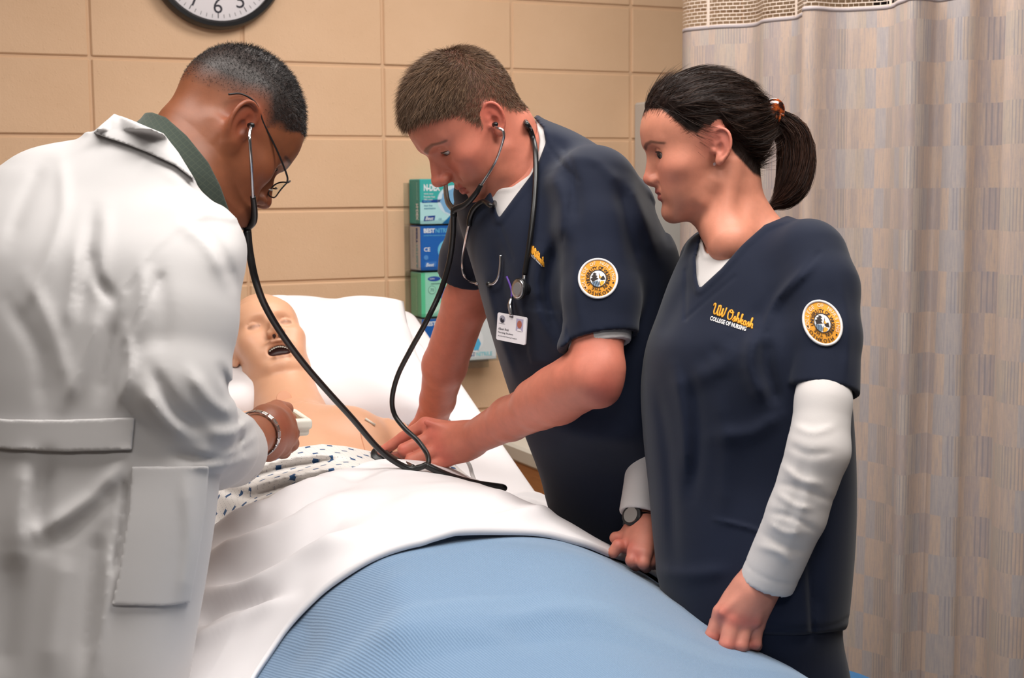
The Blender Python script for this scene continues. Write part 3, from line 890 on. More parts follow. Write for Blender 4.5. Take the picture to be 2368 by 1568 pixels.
for k in range(1, 5):
    z = zT-k*PITCH_G+.010
    mb = MB(); mb.box(wallpt(sL+GB_W/2, .1012, z), (GB_W+.03, .003, .012), WM); mb.build('front_lip', M['acrylic'], rk, False)

# ------------------------------------------------------------------ privacy curtain
CP = [(1575, 3.80), (1640, 3.70), (1720, 3.66), (1790, 3.55), (1832, 3.50), (1842, 3.43), (1840, 3.36), (1872, 3.33), (1950, 3.37), (2020, 3.33), (2052, 3.28), (2060, 3.20), (2095, 3.16), (2150, 3.20), (2220, 3.13), (2290, 3.12), (2340, 3.02), (2420, 2.98), (2520, 2.96), (2620, 2.86), (2760, 2.82)]
pl = []
for px, d in CP:
    r = FWD+(px-CX)/FPX*RGT
    p = CAM+d*r; pl.append((p[0], p[1]))
pl = spline(pl, 420); seglen = np.r_[0, np.cumsum(np.linalg.norm(np.diff(pl, axis=0), axis=1))]
su = np.linspace(0, seglen[-1], 380); pl = np.stack([np.interp(su, seglen, pl[:, 0]), np.interp(su, seglen, pl[:, 1])], 1)
tn = np.gradient(pl, axis=0); tn /= np.linalg.norm(tn, axis=1)[:, None]; nn = np.stack([tn[:, 1], -tn[:, 0]], 1)
ZT, ZB = 1.885, .16
zz = np.r_[np.linspace(ZT, ZT-.03, 4), np.linspace(ZT-.06, ZB, 44)]
cur = empty('privacy_curtain', (pl[190][0], pl[190][1], ZB)); tag(cur, 'patterned grey and beige hospital privacy curtain with netting top', 'curtain')
V = []; uv = []
for j, z in enumerate(zz):
    k = (ZT-z)/(ZT-ZB)
    amp = .010+.010*k
    wv = amp*np.sin(su*21+1.2*np.sin(su*5))+.006*np.sin(su*47+3*k)
    q = pl+nn*wv[:, None]
    V.append(np.c_[q, np.full(len(q), z)]); uv.append(np.c_[su, np.full(len(su), z), np.zeros(len(su))])
n = len(su); V = np.concatenate(V); uv = np.concatenate(uv)
idx = np.arange(len(zz)*n).reshape(len(zz), n)
Fq = np.stack([idx[:-1, :-1], idx[1:, :-1], idx[1:, 1:], idx[:-1, 1:]], -1).reshape(-1, 4)
o = mesh_obj('fabric', V, Fq, M['curtain'], cur, attrs={'suv': uv})
sd = o.modifiers.new('thick', 'SOLIDIFY'); sd.thickness = .0012
# hem band along the top edge
wv0 = .010*np.sin(su*21+1.2*np.sin(su*5))+.006*np.sin(su*47)
top = pl+nn*wv0[:, None]
hv = []; 
for o_, z in ((.0008, ZT-.006), (.0008, ZT+.003), (-.0008, ZT+.003), (-.0008, ZT-.006)):
    hv.append(np.c_[top+nn*o_, np.full(n, z)])
hv = np.concatenate(hv); ix = np.arange(4*n).reshape(4, n)
Fh = np.concatenate([np.stack([ix[a, :-1], ix[b, :-1], ix[b, 1:], ix[a, 1:]], -1) for a, b in ((0, 1), (1, 2), (2, 3), (3, 0))])
mesh_obj('hem', hv, Fh, M['hem'], cur, False)
# hexagonal netting from the hem up to the track
HW, HH = .0165, .0092; ZN = 2.36
rows = int((ZN-ZT)/HH); cols = int(su[-1]/HW)
NV = []; NF = []
def npt(s, z, o_):
    x = np.interp(s, su, top[:, 0]); y = np.interp(s, su, top[:, 1]); return np.stack([x, y, z], -1)
def ribbons(s0, z0, s1, z1, w=.0008):
    s0, z0, s1, z1 = [np.ravel(k) for k in (s0, z0, s1, z1)]
    L = np.hypot(s1-s0, z1-z0); ux, uz = -(z1-z0)/L*w, (s1-s0)/L*w
    a = npt(s0+ux, z0+uz, 0); b = npt(s0-ux, z0-uz, 0); c = npt(s1-ux, z1-uz, 0); d = npt(s1+ux, z1+uz, 0)
    m = len(s0); base = sum(len(k) for k in NV)
    NV.append(np.stack([a, b, c, d], 1).reshape(-1, 3)); NF.append((np.arange(m*4).reshape(m, 4)+base))
ii, jj = np.meshgrid(np.arange(cols), np.arange(rows), indexing='ij'); sx = (ii+.5*(jj % 2))*HW; zx = ZT+.004+jj*HH
ribbons(sx, zx, sx+HW, zx, .0010)                              # thick cross strands
ribbons(sx, zx, sx, zx+HH, .0006)                              # fine uprights, staggered row by row
no = mesh_obj('netting', np.concatenate(NV), np.concatenate(NF), M['netting'], cur, False); no['kind'] = 'stuff'
# white seam tapes running up the netting
for px in (1640, 1842, 2062):
    k = int(np.argmin(np.abs((CX+FPX*((np.c_[top, np.full(n, 2.0)]-CAM) @ RGT)/((np.c_[top, np.full(n, 2.0)]-CAM) @ FWD))-px)))
    mb = MB(); mb.box((top[k][0], top[k][1], (ZT+ZN)/2), (.008, .002, ZN-ZT), np.array([[tn[k][0], nn[k][0], 0], [tn[k][1], nn[k][1], 0], [0, 0, 1.0]])); mb.build('seam_tape', M['netting'], cur, False)
mb = MB(); mb.tube(np.c_[pl[::6], np.full(len(pl[::6]), ZN+.012)], .012, 8); mb.build('track', M['grey_plastic'], cur)
for k in range(8):
    q = pl[int((k+.5)/8*(n-1))]; mb = MB(); mb.tube([(q[0], q[1], ZN+.02), (q[0], q[1], CEIL_Z)], .005, 8); mb.build('track_hanger', M['dull_metal'], cur)

# ------------------------------------------------------------------ heads (local axes: x = left, y = forward, z = up, origin between the ears)
def head_frame(px, py, d, toward, pitch, roll=0., side='L', scale=1.0, dirx=None):
    """toward: degrees the face turns to the viewer out of profile; pitch: degrees up; side L faces image-left, R faces image-right"""
    t = math.radians(toward); e = math.radians(pitch); sg = -1 if side == 'L' else 1
    fh = np.array([sg*math.cos(t), -math.sin(t), 0.0])
    f = fh*math.cos(e)+UP*math.sin(e); u = -fh*math.sin(e)+UP*math.cos(e); l = np.cross(u, f)
    r = math.radians(roll); l, u = l*math.cos(r)+u*math.sin(r), u*math.cos(r)-l*math.sin(r)
    return dict(o=W(px, py, d), M=np.stack([l, f, u], 1), s=scale)
def to_local(fr, P): return ((P-A(fr['o'])) @ A(fr['M']))/F32(fr['s'])
def to_world(fr, p): return np.asarray(fr['o'])+(np.asarray(p, float)*fr['s']) @ fr['M'].T

HP = dict(jaw=1.0, chin=0.0, chinz=0.0, nose=1.0, nosew=1.0, nosez=0.0, brow=1.0, lips=1.0, cheek=1.0, mouth_open=0.0, eye_open=.0042, lid_drop=0.0, skullw=1.0, ears=True, back=-.012, face=1.0, closed=False, mz=0.0, muzzle=1.0, skullz=1.0, ear=.88, earz=-.003, eary=.009, chinup=0.0, flare=24, earx=0.0, fill=1.0)
EYE = (.0325, .0680, .0092); EYER = .0122
LIPU = [(-.0235, .0800, -.0630), (-.0100, .0935, -.0590), (0, .0955, -.0602), (.0100, .0935, -.0590), (.0235, .0800, -.0630)]
LIPL = [(-.0225, .0795, -.0640), (-.0090, .0910, -.0692), (0, .0925, -.0702), (.0090, .0910, -.0692), (.0225, .0795, -.0640)]
FZ = [(-.118, .050, .030, .012), (-.110, .074, .036, .024), (-.100, .082, .030, .036), (-.088, .0825, .022, .0445), (-.074, .082, .008, .0525), (-.058, .0835, -.006, .0585), (-.040, .0830, -.015, .0635), (-.020, .0825, -.022, .0670), (.0, .0825, -.03, .0690), (.014, .0850, -.04, .0700), (.030, .0905, -.05, .0705), (.050, .0900, -.06, .0715), (.075, .078, -.06, .069)]
HELIX = [(.0085, -.001, .0045), (.0130, .0085, .0050), (.0135, .0170, .0055), (.0095, .0255, .0062), (.0020, .0300, .0070), (-.0065, .0302, .0076), (-.0140, .0255, .0080), (-.0182, .0170, .0080), (-.0195, .007, .0078), (-.0182, -.003, .0072), (-.0145, -.0125, .0062), (-.0090, -.0195, .0052), (-.003, -.0255, .0042)]
HELIX_R = [.0018, .0024, .0028, .0030, .0031, .0031, .0030, .0030, .0029, .0028, .0030, .0034, .0042]
SCAPHA = [(.0060, .0240, .0090), (-.0040, .0250, .0100), (-.0120, .0180, .0108), (-.0145, .0060, .0108), (-.0130, -.0060, .0100), (-.0085, -.0145, .0090)]
HELIX_R = list(np.interp(np.linspace(0, 1, 28), np.linspace(0, 1, 13), HELIX_R)); HELIX = list(spline(HELIX, 28))
SCAPHA_R = list(np.interp(np.linspace(0, 1, 16), np.linspace(0, 1, 6), [.0018, .0024, .0026, .0026, .0022, .0016])); SCAPHA = list(spline(SCAPHA, 16))
def lip_pts(p):
    mo = p['mouth_open']; dz = p['mz']; k = (1-p['muzzle'])*.012
    w_ = 1+mo*12
    return [(a_*w_, b_-k, c_+mo*.4+dz) for a_, b_, c_ in LIPU], [(a_*w_, b_-mo*.25-k, c_-mo*.6+dz) for a_, b_, c_ in LIPL]
def ear_sdf(q, p):
    """q: local head points mirrored so that the ear is at +x"""
    c = A((.0715+p['earx'], -.019, .002))
    tilt, flare = math.radians(12), math.radians(p['flare'])
    eu = np.array([0, -math.sin(tilt), math.cos(tilt)]); ef = np.array([0, math.cos(tilt), math.sin(tilt)]); eo = np.array([1.0, 0, 0])
    ef2 = ef*math.cos(flare)-eo*math.sin(flare); eo2 = eo*math.cos(flare)+ef*math.sin(flare)
    Mx = A(np.stack([ef2, eu, eo2], 1)); e = ((q-c-A((0, p['eary'], p['earz']))) @ Mx)/F32(p['ear'])            # e = (forward, up, out)
    plate = ell(e, (-.0030, .003, .0025), (.0165, .0285, .0052))
    d = smin(plate, chain(e, HELIX, HELIX_R), F32(.0022))
    d = smin(d, ell(e, (.003, -.0250, .0030), (.0078, .0092, .0048)), F32(.005))
    d = smax(d, -chain(e, SCAPHA, SCAPHA_R), F32(.0025))
    d = smax(d, -ell(e, (.0012, -.0035, .0100), (.0082, .0112, .0078)), F32(.003))
    d = smax(d, -ell(e, (.0050, .0120, .0085), (.0055, .0060, .0035)), F32(.003))
    d = smin(d, ell(e, (.0120, -.0075, .0035), (.0042, .0056, .0052)), F32(.003))
    return d
def make_head(fr, **kw):
    p = dict(HP); p.update(kw); J = p['jaw']
    fz = np.array(FZ); fz = fz.copy(); fz[:, 3] = fz[:, 3]*np.where(fz[:, 0] < -.03, J, 1+(J-1)*.3)
    cu = p['chinup']; fz[:, 0] += cu*np.clip((-.06-fz[:, 0])/.04, 0, 1)
    fz[:4, 1] += p['chin']; fz[:, 1] += (p['face']-1)*.01
    mo = p['mouth_open']
    def base(q):
        """face and skull without ears"""
        x = q[:, 0]; ax = np.abs(x); y = q[:, 1]; z = q[:, 2]
        m = q.copy(); m[:, 0] = ax
        sk = ell(q, (0, -.008-p['back']/2, .040), (.0755*p['skullw'], .098+p['back']/2, .0885*p['skullz']))
        zc = np.clip(z, fz[0, 0], fz[-1, 0])
        yf = smooth_interp(zc, fz[:, 0], fz[:, 1]); yb = smooth_interp(zc, fz[:, 0], fz[:, 2]); w = smooth_interp(zc, fz[:, 0], fz[:, 3])
        h = (yf-yb)*F32(.5); Y = y-(yf+yb)*F32(.5)
        pe = 2.25
        a = ax/w+1e-6; b = np.abs(Y/h)+1e-6; qq = (a**pe+b**pe)**F32(1/pe)
        g = np.sqrt(((a/qq)**(pe-1)/w)**2+((b/qq)**(pe-1)/h)**2)
        fc = (qq-1)/np.maximum(g, 6.)
        fc = smax(fc, np.maximum(fz[0, 0]-z, z-fz[-1, 0]), F32(.016))
        d = smin(sk, fc, F32(.020))
        # temples, cheekbones, brow, jaw line
        d = smin(d, ell(m, (.0475*J**.5, .052, -.016), (.020, .022, .017)), F32(.026*p['cheek']+.001))
        d = smin(d, rc(m, (.010, .0835, .0285), (.046, .0640, .0305), .0105*p['brow'], .0095*p['brow']), F32(.012))
        d = smin(d, chain(m, [(.0500*J, .006, -.050), (.0440*J, .030, -.078+cu*.4), (.020*J, .064+p['chin'], -.097+cu), (0, .071+p['chin'], -.1005+cu)], [.0125, .0125, .0125, .0135], .01), F32(.014))
        d = smin(d, ell(q, (0, .0725+p['chin'], -.0935+p['chinz']+cu), (.021, .0165, .0150)), F32(.010))
        d = smin(d, ell(m, (.033*J, .048, -.050), (.020*p['fill'], .026*p['fill'], .026*p['fill'])), F32(.024))
        # eye sockets
        d = smax(d, -ell(m, (.0345, .0910, .0085), (.0200, .0145, .0118)), F32(.012))
        # muzzle
        d = smin(d, ell(q, (0, .066-.012*(1-p['muzzle']), -.060+p['mz']), (.032, .0255, .0235)), F32(.014))
        # nose
        n = p['nose']; nz = p['nosez']; nw = p['nosew']
        nd = rc(q, (0, .0815, .0165), (0, .0835+.0235*n, -.0220+nz), .0070*nw, .0092*nw)
        nd = smin(nd, rc(q, (0, .0760, .0120), (0, .0830+.008*n, -.0280+nz), .0085*nw, .0125*nw), F32(.006))
        nd = smin(nd, ell(q, (0, .0845+.0255*n, -.0250+nz), (.0098*nw, .0098, .0090)), F32(.006))
        nd = smin(nd, ell(m, (.0112*nw, .0800+.0195*n, -.0290+nz), (.0072*nw, .0100, .0074)), F32(.005))
        nd = smin(nd, rc(q, (0, .0840+.0225*n, -.0320+nz), (0, .0830, -.0400), .0045, .0050), F32(.005))
        d = smin(d, nd, F32(.010))
        d = smax(d, -ell(m, (.0052*nw, .0835+.0190*n, -.0385+nz), (.0030*nw, .0056, .0042)), F32(.002))
        # philtrum and folds beside the mouth
        d = smax(d, -rc(q, (0, .0950, -.0440), (0, .0975, -.0520), .0030, .0030), F32(.006))
        d = d+F32(.0016)*np.exp(-(seg3(m, (.020, .088, -.034), (.031, .071, -.062))/.0035)**2)
        # lips
        L = p['lips']
        up, lo = lip_pts(p)
        d = smin(d, chain(q, up, [.0022, .0046*L, .0044*L, .0046*L, .0022], .003), F32(.0045))
        d = smin(d, chain(q, lo, [.0022, .0055*L, .0060*L, .0055*L, .0022], .003), F32(.0045))
        if mo == 0:
            kk = (1-p['muzzle'])*.012; cr = [(a_, b_-kk, c_+p['mz']) for a_, b_, c_ in [(-.0260, .0800, -.0640), (-.0120, .0950, -.0640), (0, .0985, -.0648), (.0120, .0950, -.0640), (.0260, .0800, -.0640)]]
            d = smax(d, -chain(q, cr, [.0010, .0018, .0016, .0018, .0010]), F32(.0022))
        else:
            d = smax(d, -ell(q, (0, .092, -.0645-mo*.12+p['mz']), (.0215+mo*.22, .030, mo*.50)), F32(.004))
        # eyelids around the ball
        lid = sphere(m, EYE, EYER+.0016)
        if not p['closed']:
            ap = ell(m, (EYE[0]+.002, EYE[1]+.0115, EYE[2]-.0012-p['lid_drop']), (.0172, .0112, p['eye_open']))
            lid = smax(lid, -ap, F32(.0012))
            d = smax(d, -ell(m, (EYE[0]+.002, EYE[1]+.0125, EYE[2]-.0012-p['lid_drop']), (.0172, .0125, p['eye_open']*.95)), F32(.002))
        d = smin(d, lid, F32(.0035))
        if not p['closed']: d = np.maximum(d, -ell(m, (EYE[0]+.002, EYE[1]+.012, EYE[2]-.0012-p['lid_drop']), (.0168, .0112, p['eye_open'])))
        # upper-lid crease
        d = d+F32(.0009)*np.exp(-(np.abs(length(m-A((EYE[0], EYE[1]-.002, EYE[2]+.0015)))-.0165)/.0016)**2)*(m[:, 2] > EYE[2]+.006)*(m[:, 1] > .06)
        return d
    def f_local(q):
        d = base(q)
        if p['ears']:
            m = q.copy(); m[:, 0] = np.abs(m[:, 0])
            near = (m[:, 0] > .045) & (np.abs(m[:, 1]+.019) < .06) & (np.abs(m[:, 2]) < .07)
            if near.any():
                e = np.full(len(q), .05, F32); e[near] = ear_sdf(m[near], p)*F32(p['ear'])
                d = np.where(near, smin(d, e, F32(.006)), d)
        return d
    return p, f_local, base
def seg3(P, a, b):
    return rc(P, a, b, 0, 0)
def lip_mask(q, p):
    mo = p['mouth_open']
    up, lo = lip_pts(p)
    d = np.minimum(chain(q, up, [.0006, .0046, .0040, .0046, .0006]), chain(q, lo, [.0006, .0056, .0062, .0056, .0006]))
    return np.clip(1-d/.0022, 0, 1)
def mixc(c, col, w):
    return c*(1-w[:, None])+np.array(lin(col))*w[:, None]
def eyeballs(fr, parent, look=(0, 0), iris=(92, 78, 60)):
    """two eyeballs with iris and pupil coloured by angle from the line of sight"""
    for sx in (1, -1):
        n1, n2 = 28, 20; V = []; Fc = []
        g = np.array([math.sin(math.radians(look[0])), math.cos(math.radians(look[0]))*math.cos(math.radians(look[1])), math.sin(math.radians(look[1]))]); g /= np.linalg.norm(g)
        c = np.array([sx*EYE[0], EYE[1], EYE[2]])
        pts = []
        for i in range(n2+1):
            th = math.pi*i/n2
            for k in range(n1):
                a = 2*math.pi*k/n1; pts.append((math.sin(th)*math.cos(a), math.cos(th), math.sin(th)*math.sin(a)))
        pts = np.array(pts)
        # rotate so that +y goes to the gaze
        y = np.array([0, 1.0, 0]); v = np.cross(y, g); s = np.linalg.norm(v); cth = y @ g
        if s > 1e-6:
            K = np.array([[0, -v[2], v[1]], [v[2], 0, -v[0]], [-v[1], v[0], 0]]); R = np.eye(3)+K+K @ K*((1-cth)/s**2)
        else: R = np.eye(3)
        ang = np.degrees(np.arccos(np.clip(pts[:, 1], -1, 1)))
        loc = c+EYER*(pts @ R.T)
        for i in range(n2):
            for k in range(n1):
                a, b = i*n1+k, i*n1+(k+1) % n1; Fc.append((a, b, b+n1, a+n1))
        col = np.tile(np.array(lin((196, 178, 170))), (len(pts), 1))
        w = np.clip((33-ang)/3, 0, 1); col = mixc(col, iris, w); w = np.clip((13-ang)/2, 0, 1); col = mixc(col, (14, 12, 12), w)
        mesh_obj('eyeball', to_world(fr, loc), np.array(Fc), M['eye'], parent, cols=col)

def lashes(fr, p, parent, col=(40, 26, 22), r=.0008):
    for sx in (1, -1):
        pts = []
        for k in range(13):
            x = -.0125+.0272*k/12; zz = p['eye_open']*math.sqrt(max(0, 1-(x/.0155)**2))*1.0-.0012-p['lid_drop']; R = EYER+.0015
            yy = math.sqrt(max(1e-6, R*R-x*x-zz*zz)); pts.append((sx*(EYE[0]+x), EYE[1]+yy, EYE[2]+zz))
        mb = MB(); mb.tube(to_world(fr, np.array(pts)), [r*.5, r, r*1.2, r*1.3, r*.6], 6); mb.build('eyelashes', ink(col), parent)
# hair strands as slim tapered ribbons
def strands(name, roots, dirs, lens, width, colr, parent, seg=4, bend=None, seed=0, kind='stuff', root_w=1.0):
    """roots, dirs (N,3) world; bend (N,3) world direction the tips lean to"""
    rs = np.random.RandomState(seed); N = len(roots)
    side = np.cross(dirs, rs.normal(size=(N, 3))); side /= np.linalg.norm(side, axis=1)[:, None]+1e-9
    pos = roots.copy(); d = dirs.copy(); V = np.zeros((N, (seg+1)*2, 3)); step = lens/seg
    for k in range(seg+1):
        w = (width*(root_w if k == 0 else 1)*(1-(k/seg)**2*.85))[:, None] if not np.isscalar(width) else width*(1-(k/seg)**2*.85)
        V[:, 2*k] = pos-side*w; V[:, 2*k+1] = pos+side*w
        if bend is not None: d = d+bend*(1.0/seg); d /= np.linalg.norm(d, axis=1)[:, None]
        pos = pos+d*step[:, None]
    f = np.stack([np.array([2*k, 2*k+1, 2*k+3, 2*k+2]) for k in range(seg)])
    Fc = (np.arange(N)[:, None, None]*(2*(seg+1))+f[None]).reshape(-1, 4)
    cols = np.repeat(colr, 2*(seg+1), axis=0) if colr.ndim == 2 else colr.reshape(-1, 3)
    o = mesh_obj(name, V.reshape(-1, 3), Fc, M['hairmat'], parent, True, cols=cols)
    o['kind'] = kind
    return o
def tri_sample(V, Fc, mask_v, N, rs):
    """random points on faces whose vertices pass mask_v (weights 0..1)"""
    wq = mask_v[Fc].mean(1); keep = wq > .02; Fk = Fc[keep]; wq = wq[keep]
    a = V[Fk[:, 0]]; b = V[Fk[:, 1]]; c = V[Fk[:, 2]]; d = V[Fk[:, 3]]
    area = np.linalg.norm(np.cross(c-a, d-b), axis=1)*.5*wq
    pick = rs.choice(len(Fk), N, p=area/area.sum())
    u, v = rs.rand(N, 1), rs.rand(N, 1)
    P = (1-u)*(1-v)*a[pick]+u*(1-v)*b[pick]+u*v*c[pick]+(1-u)*v*d[pick]
    nrm = np.cross(c-a, d-b)[pick]; nrm /= np.linalg.norm(nrm, axis=1)[:, None]+1e-12
    return P, nrm

# ================================================================== woman in navy scrubs
SK_W = (210, 138, 113)
FR_W = head_frame(1631, 345, 2.10, 0, -13, 0, 'L', .935)
HPW, HF_W, HB_W = make_head(FR_W, jaw=.97, nose=.46, nosew=1.05, chinup=.011, skullz=.90, back=-.013, ear=.86, earz=-.003, eary=.004, nosez=.000, brow=.66, lips=.72, eye_open=.0062, lid_drop=.0004, cheek=1.15, fill=1.14, chin=.000, mz=.012, muzzle=.45)
NECK_W = [to_world(FR_W, (0, -.030, -.005)), to_world(FR_W, (0, -.022, -.055)), W(1706, 520, 2.11), W(1735, 600, 2.12)]
NR_W = [.050, .045, .048, .060]
def skin_head_w(P):
    d = HF_W(to_local(FR_W, P))*F32(FR_W['s'])
    n = chain(P, NECK_W, NR_W, .02)
    n = smin(n, rc(P, to_world(FR_W, (0, .02, -.075)), W(1690, 560, 2.06), .022, .035), F32(.03))
    n = smin(n, rc(P, W(1735, 520, 2.12), W(1835, 575, 2.06), .022, .026), F32(.03))
    n = smin(n, rc(P, W(1700, 530, 2.14), W(1640, 590, 2.22), .025, .025), F32(.03))
    # sternomastoid cord
    n = smin(n, rc(P, to_world(FR_W, (.050, -.03, -.03)), W(1668, 575, 2.055), .010, .007), F32(.02))
    return smin(d, n, F32(.018))
def skin_cols_head(V, fr, p, base, flush, lipc, nosec, browc, brow_w=.0038, stubble=None, hairmask=None, hairc=(40, 30, 26)):
    q = to_local(fr, V.astype(F32)).astype(float); m = q.copy(); m[:, 0] = np.abs(m[:, 0])
    c = np.tile(np.array(lin(base)), (len(V), 1))
    g = lambda ctr, r: np.exp(-(np.linalg.norm((m-np.array(ctr))/np.array(r), axis=1))**2)
    c = mixc(c, flush, .55*g((.045, .058, -.022), (.026, .03, .024)))
    c = mixc(c, nosec, .6*g((0, .106, -.024), (.015, .014, .014)))
    c = mixc(c, flush, .8*g((.082, -.012, .012), (.02, .03, .035))*(m[:, 0] > .066))
    c = mixc(c, (min(base[0]+6, 255), base[1]+8, base[2]+6), .5*g((0, .09, .06), (.05, .03, .03)))
    if stubble:
        w = np.clip((-.028-m[:, 2])/.03, 0, 1)*np.clip((m[:, 1]-.0)/.03, 0, 1)*(m[:, 2] > -.135)
        c = mixc(c, stubble, .38*w)
    c = mixc(c, lipc, .8*lip_mask(q.astype(F32), p))
    # dark line between the lids
    e = np.linalg.norm(m-np.array([EYE[0], EYE[1], EYE[2]]), axis=1); ring = np.exp(-((m[:, 2]-(EYE[2]-.0012-p['lid_drop']))/.0048)**2)*(m[:, 1] > EYE[1]+.006)*(np.abs(m[:, 0]-EYE[0]) < .0150)
    c = mixc(c, (96, 56, 48), .55*ring*(e < EYER+.004))
    d, t_ = seg2(m[:, 0], m[:, 2], [(.010, .0230), (.024, .0290), (.040, .0310), (.058, .0245)])
    c = mixc(c, browc, .75*np.clip(1-(d-brow_w*(.62-.4*t_))/.0022, 0, 1)*(m[:, 1] > .045))
    if hairmask is not None: c = mixc(c, hairc, hairmask(q))
    return c
def hair_mask_w(q):
    """1 inside the woman's hairline"""
    y, z = q[:, 1], q[:, 2]; ax = np.abs(q[:, 0])
    # hairline height as a function of y (side view)
    hl = np.interp(y, [-.12, -.085, -.060, -.035, -.018, .004, .018, .030, .045, .060, .075, .10], [-.070, -.070, -.055, -.018, .026, .036, .026, .034, .054, .076, .082, .083])
    near_ear = (ax > .066) & (np.hypot((y+.019)/.022, (z-.002)/.034) < 1.1)
    return np.clip((z-hl)/.006+.5, 0, 1)*~near_ear
lo, hi = bbox([FR_W['o'], W(1740, 590, 2.12), W(1610, 560, 2.2), W(1850, 540, 2.05)], .02); lo2, hi2 = bbox([FR_W['o']], .155); lo, hi = np.minimum(lo, lo2), np.maximum(hi, hi2)
lo[2] = max(lo[2], W(1690, 622, 2.08)[2]); Vh, Fh_ = polygonize(skin_head_w, lo, hi, .0016)
Ch = skin_cols_head(Vh, FR_W, HPW, SK_W, (214, 122, 108), (178, 92, 88), (216, 120, 104), (70, 46, 38), .0036, hairmask=hair_mask_w, hairc=(44, 30, 25))
# neck a little warmer
# ---- arms and hands
WL_AX = [(1893, 655, 2.00), (1908, 780, 1.96), (1902, 930, 1.92), (1893, 1030, 1.90), (1838, 1190, 1.92), (1772, 1345, 1.95)]
WL = [W(*k) for k in WL_AX]
def hand_chain(P, segs, k=.008):
    d = None
    for pts, rad in segs:
        e = chain(P, [W(*a) for a in pts], rad, .003); d = e if d is None else smin(d, e, F32(k))
    return d
# left hand: loose fist leaning on the bed, back of the hand to the viewer
def hand_wl(P):
    palm = hand_chain(P, [
        ([(1772, 1318, 1.95), (1748, 1358, 1.955), (1720, 1392, 1.965)], [.0245, .0255, .026]),
        ([(1730, 1370, 1.955), (1672, 1418, 1.955)], [.021, .0145]),
        ([(1738, 1370, 1.95), (1697, 1432, 1.945)], [.021, .0145]),
        ([(1746, 1372, 1.95), (1722, 1438, 1.95)], [.021, .014]),
        ([(1756, 1372, 1.955), (1748, 1440, 1.96)], [.020, .0135])], .018)
    fg = [([(1670, 1420, 1.955), (1648, 1470, 1.955), (1662, 1486, 1.985), (1690, 1462, 2.01)], [.0125, .0108, .0098, .009]),
          ([(1695, 1434, 1.942), (1681, 1490, 1.935), (1694, 1503, 1.968), (1715, 1470, 2.0)], [.0128, .0112, .010, .009]),
          ([(1721, 1440, 1.946), (1712, 1491, 1.938), (1722, 1503, 1.972), (1735, 1470, 2.0)], [.0122, .0108, .0098, .009]),
          ([(1748, 1442, 1.956), (1745, 1486, 1.952), (1750, 1496, 1.982), (1752, 1468, 2.0)], [.0112, .0096, .0088, .008])]
    d = palm
    for pts, rad in fg:
        e = chain(P, [W(*a) for a in pts], rad, .002)
        d = smin(d, e, F32(.0045))
    # tendons and knuckles
    for a, b in (((1740, 1360), (1672, 1416)), ((1745, 1362), (1697, 1430)), ((1750, 1364), (1722, 1436)), ((1757, 1366), (1748, 1438))):
        d = smin(d, rc(P, W(a[0], a[1], 1.932), W(b[0], b[1], 1.938), .003, .0045), F32(.010))
    th = chain(P, [W(1740, 1350, 1.98), W(1690, 1385, 2.0), W(1660, 1430, 2.0), W(1650, 1465, 2.0)], [.018, .015, .012, .010], .004)
    d = smin(d, th, F32(.010))
    fo = chain(P, [W(1830, 1200, 1.92), W(1775, 1322, 1.95)], [.034, .0255])
    return smin(d, fo, F32(.02))
# right hand flat on the far side of the bed
WR = [W(1640, 640, 2.26), W(1575, 890, 2.30), W(1508, 1070, 2.27), W(1484, 1200, 2.23)]
def hand_wr(P):
    d = hand_chain(P, [([(1492, 1150, 2.240), (1484, 1205, 2.230), (1478, 1240, 2.220)], [.023, .0225, .023]),
        ([(1484, 1225, 2.220), (1452, 1262, 2.200)], [.021, .013]), ([(1490, 1225, 2.210), (1470, 1275, 2.170)], [.021, .0135]), ([(1498, 1225, 2.200), (1490, 1280, 2.160)], [.019, .0125]), ([(1500, 1225, 2.210), (1505, 1275, 2.180)], [.018, .012]),
        ([(1470, 1225, 2.230), (1440, 1245, 2.230), (1424, 1244, 2.230)], [.016, .0115, .010])], .012)
    for pts, rad in [([(1452, 1262, 2.200), (1430, 1262, 2.190), (1418, 1278, 2.190)], [.0115, .010, .009]), ([(1470, 1275, 2.170), (1462, 1296, 2.160), (1470, 1308, 2.180)], [.012, .0105, .009]), ([(1490, 1280, 2.160), (1488, 1302, 2.150), (1494, 1312, 2.180)], [.0115, .010, .009]), ([(1505, 1275, 2.180), (1508, 1295, 2.170), (1510, 1306, 2.190)], [.011, .0095, .0085])]:
        d = smin(d, chain(P, [W(*a) for a in pts], rad, .002), F32(.004))
    return d
lo, hi = bbox([W(1850, 1180, 1.9), W(1640, 1510, 2.0), W(1760, 1510, 1.92)], .03)
Vl, Fl = polygonize(hand_wl, lo, hi, .0017)
lo, hi = bbox([W(1418, 1230, 2.24), W(1512, 1315, 2.14), W(1490, 1100, 2.26)], .035)
Vr, Fr_ = polygonize(hand_wr, lo, hi, .0019)
def hand_cols(V, base, knuck, spots):
    c = np.tile(np.array(lin(base)), (len(V), 1)); px, py, d = project(V)
    for x, y, r in spots: c = mixc(c, knuck, .55*np.exp(-((px-x)**2+(py-y)**2)/r**2))
    return c
Cl = hand_cols(Vl, (210, 140, 120), (204, 100, 88), [(1672, 1420, 20), (1697, 1434, 18), (1722, 1438, 16), (1748, 1440, 16), (1645, 1480, 22), (1690, 1500, 26), (1742, 1495, 18)])
Cr = hand_cols(Vr, (206, 132, 112), (200, 100, 88), [(1455, 1262, 16), (1470, 1285, 20), (1430, 1250, 14)])
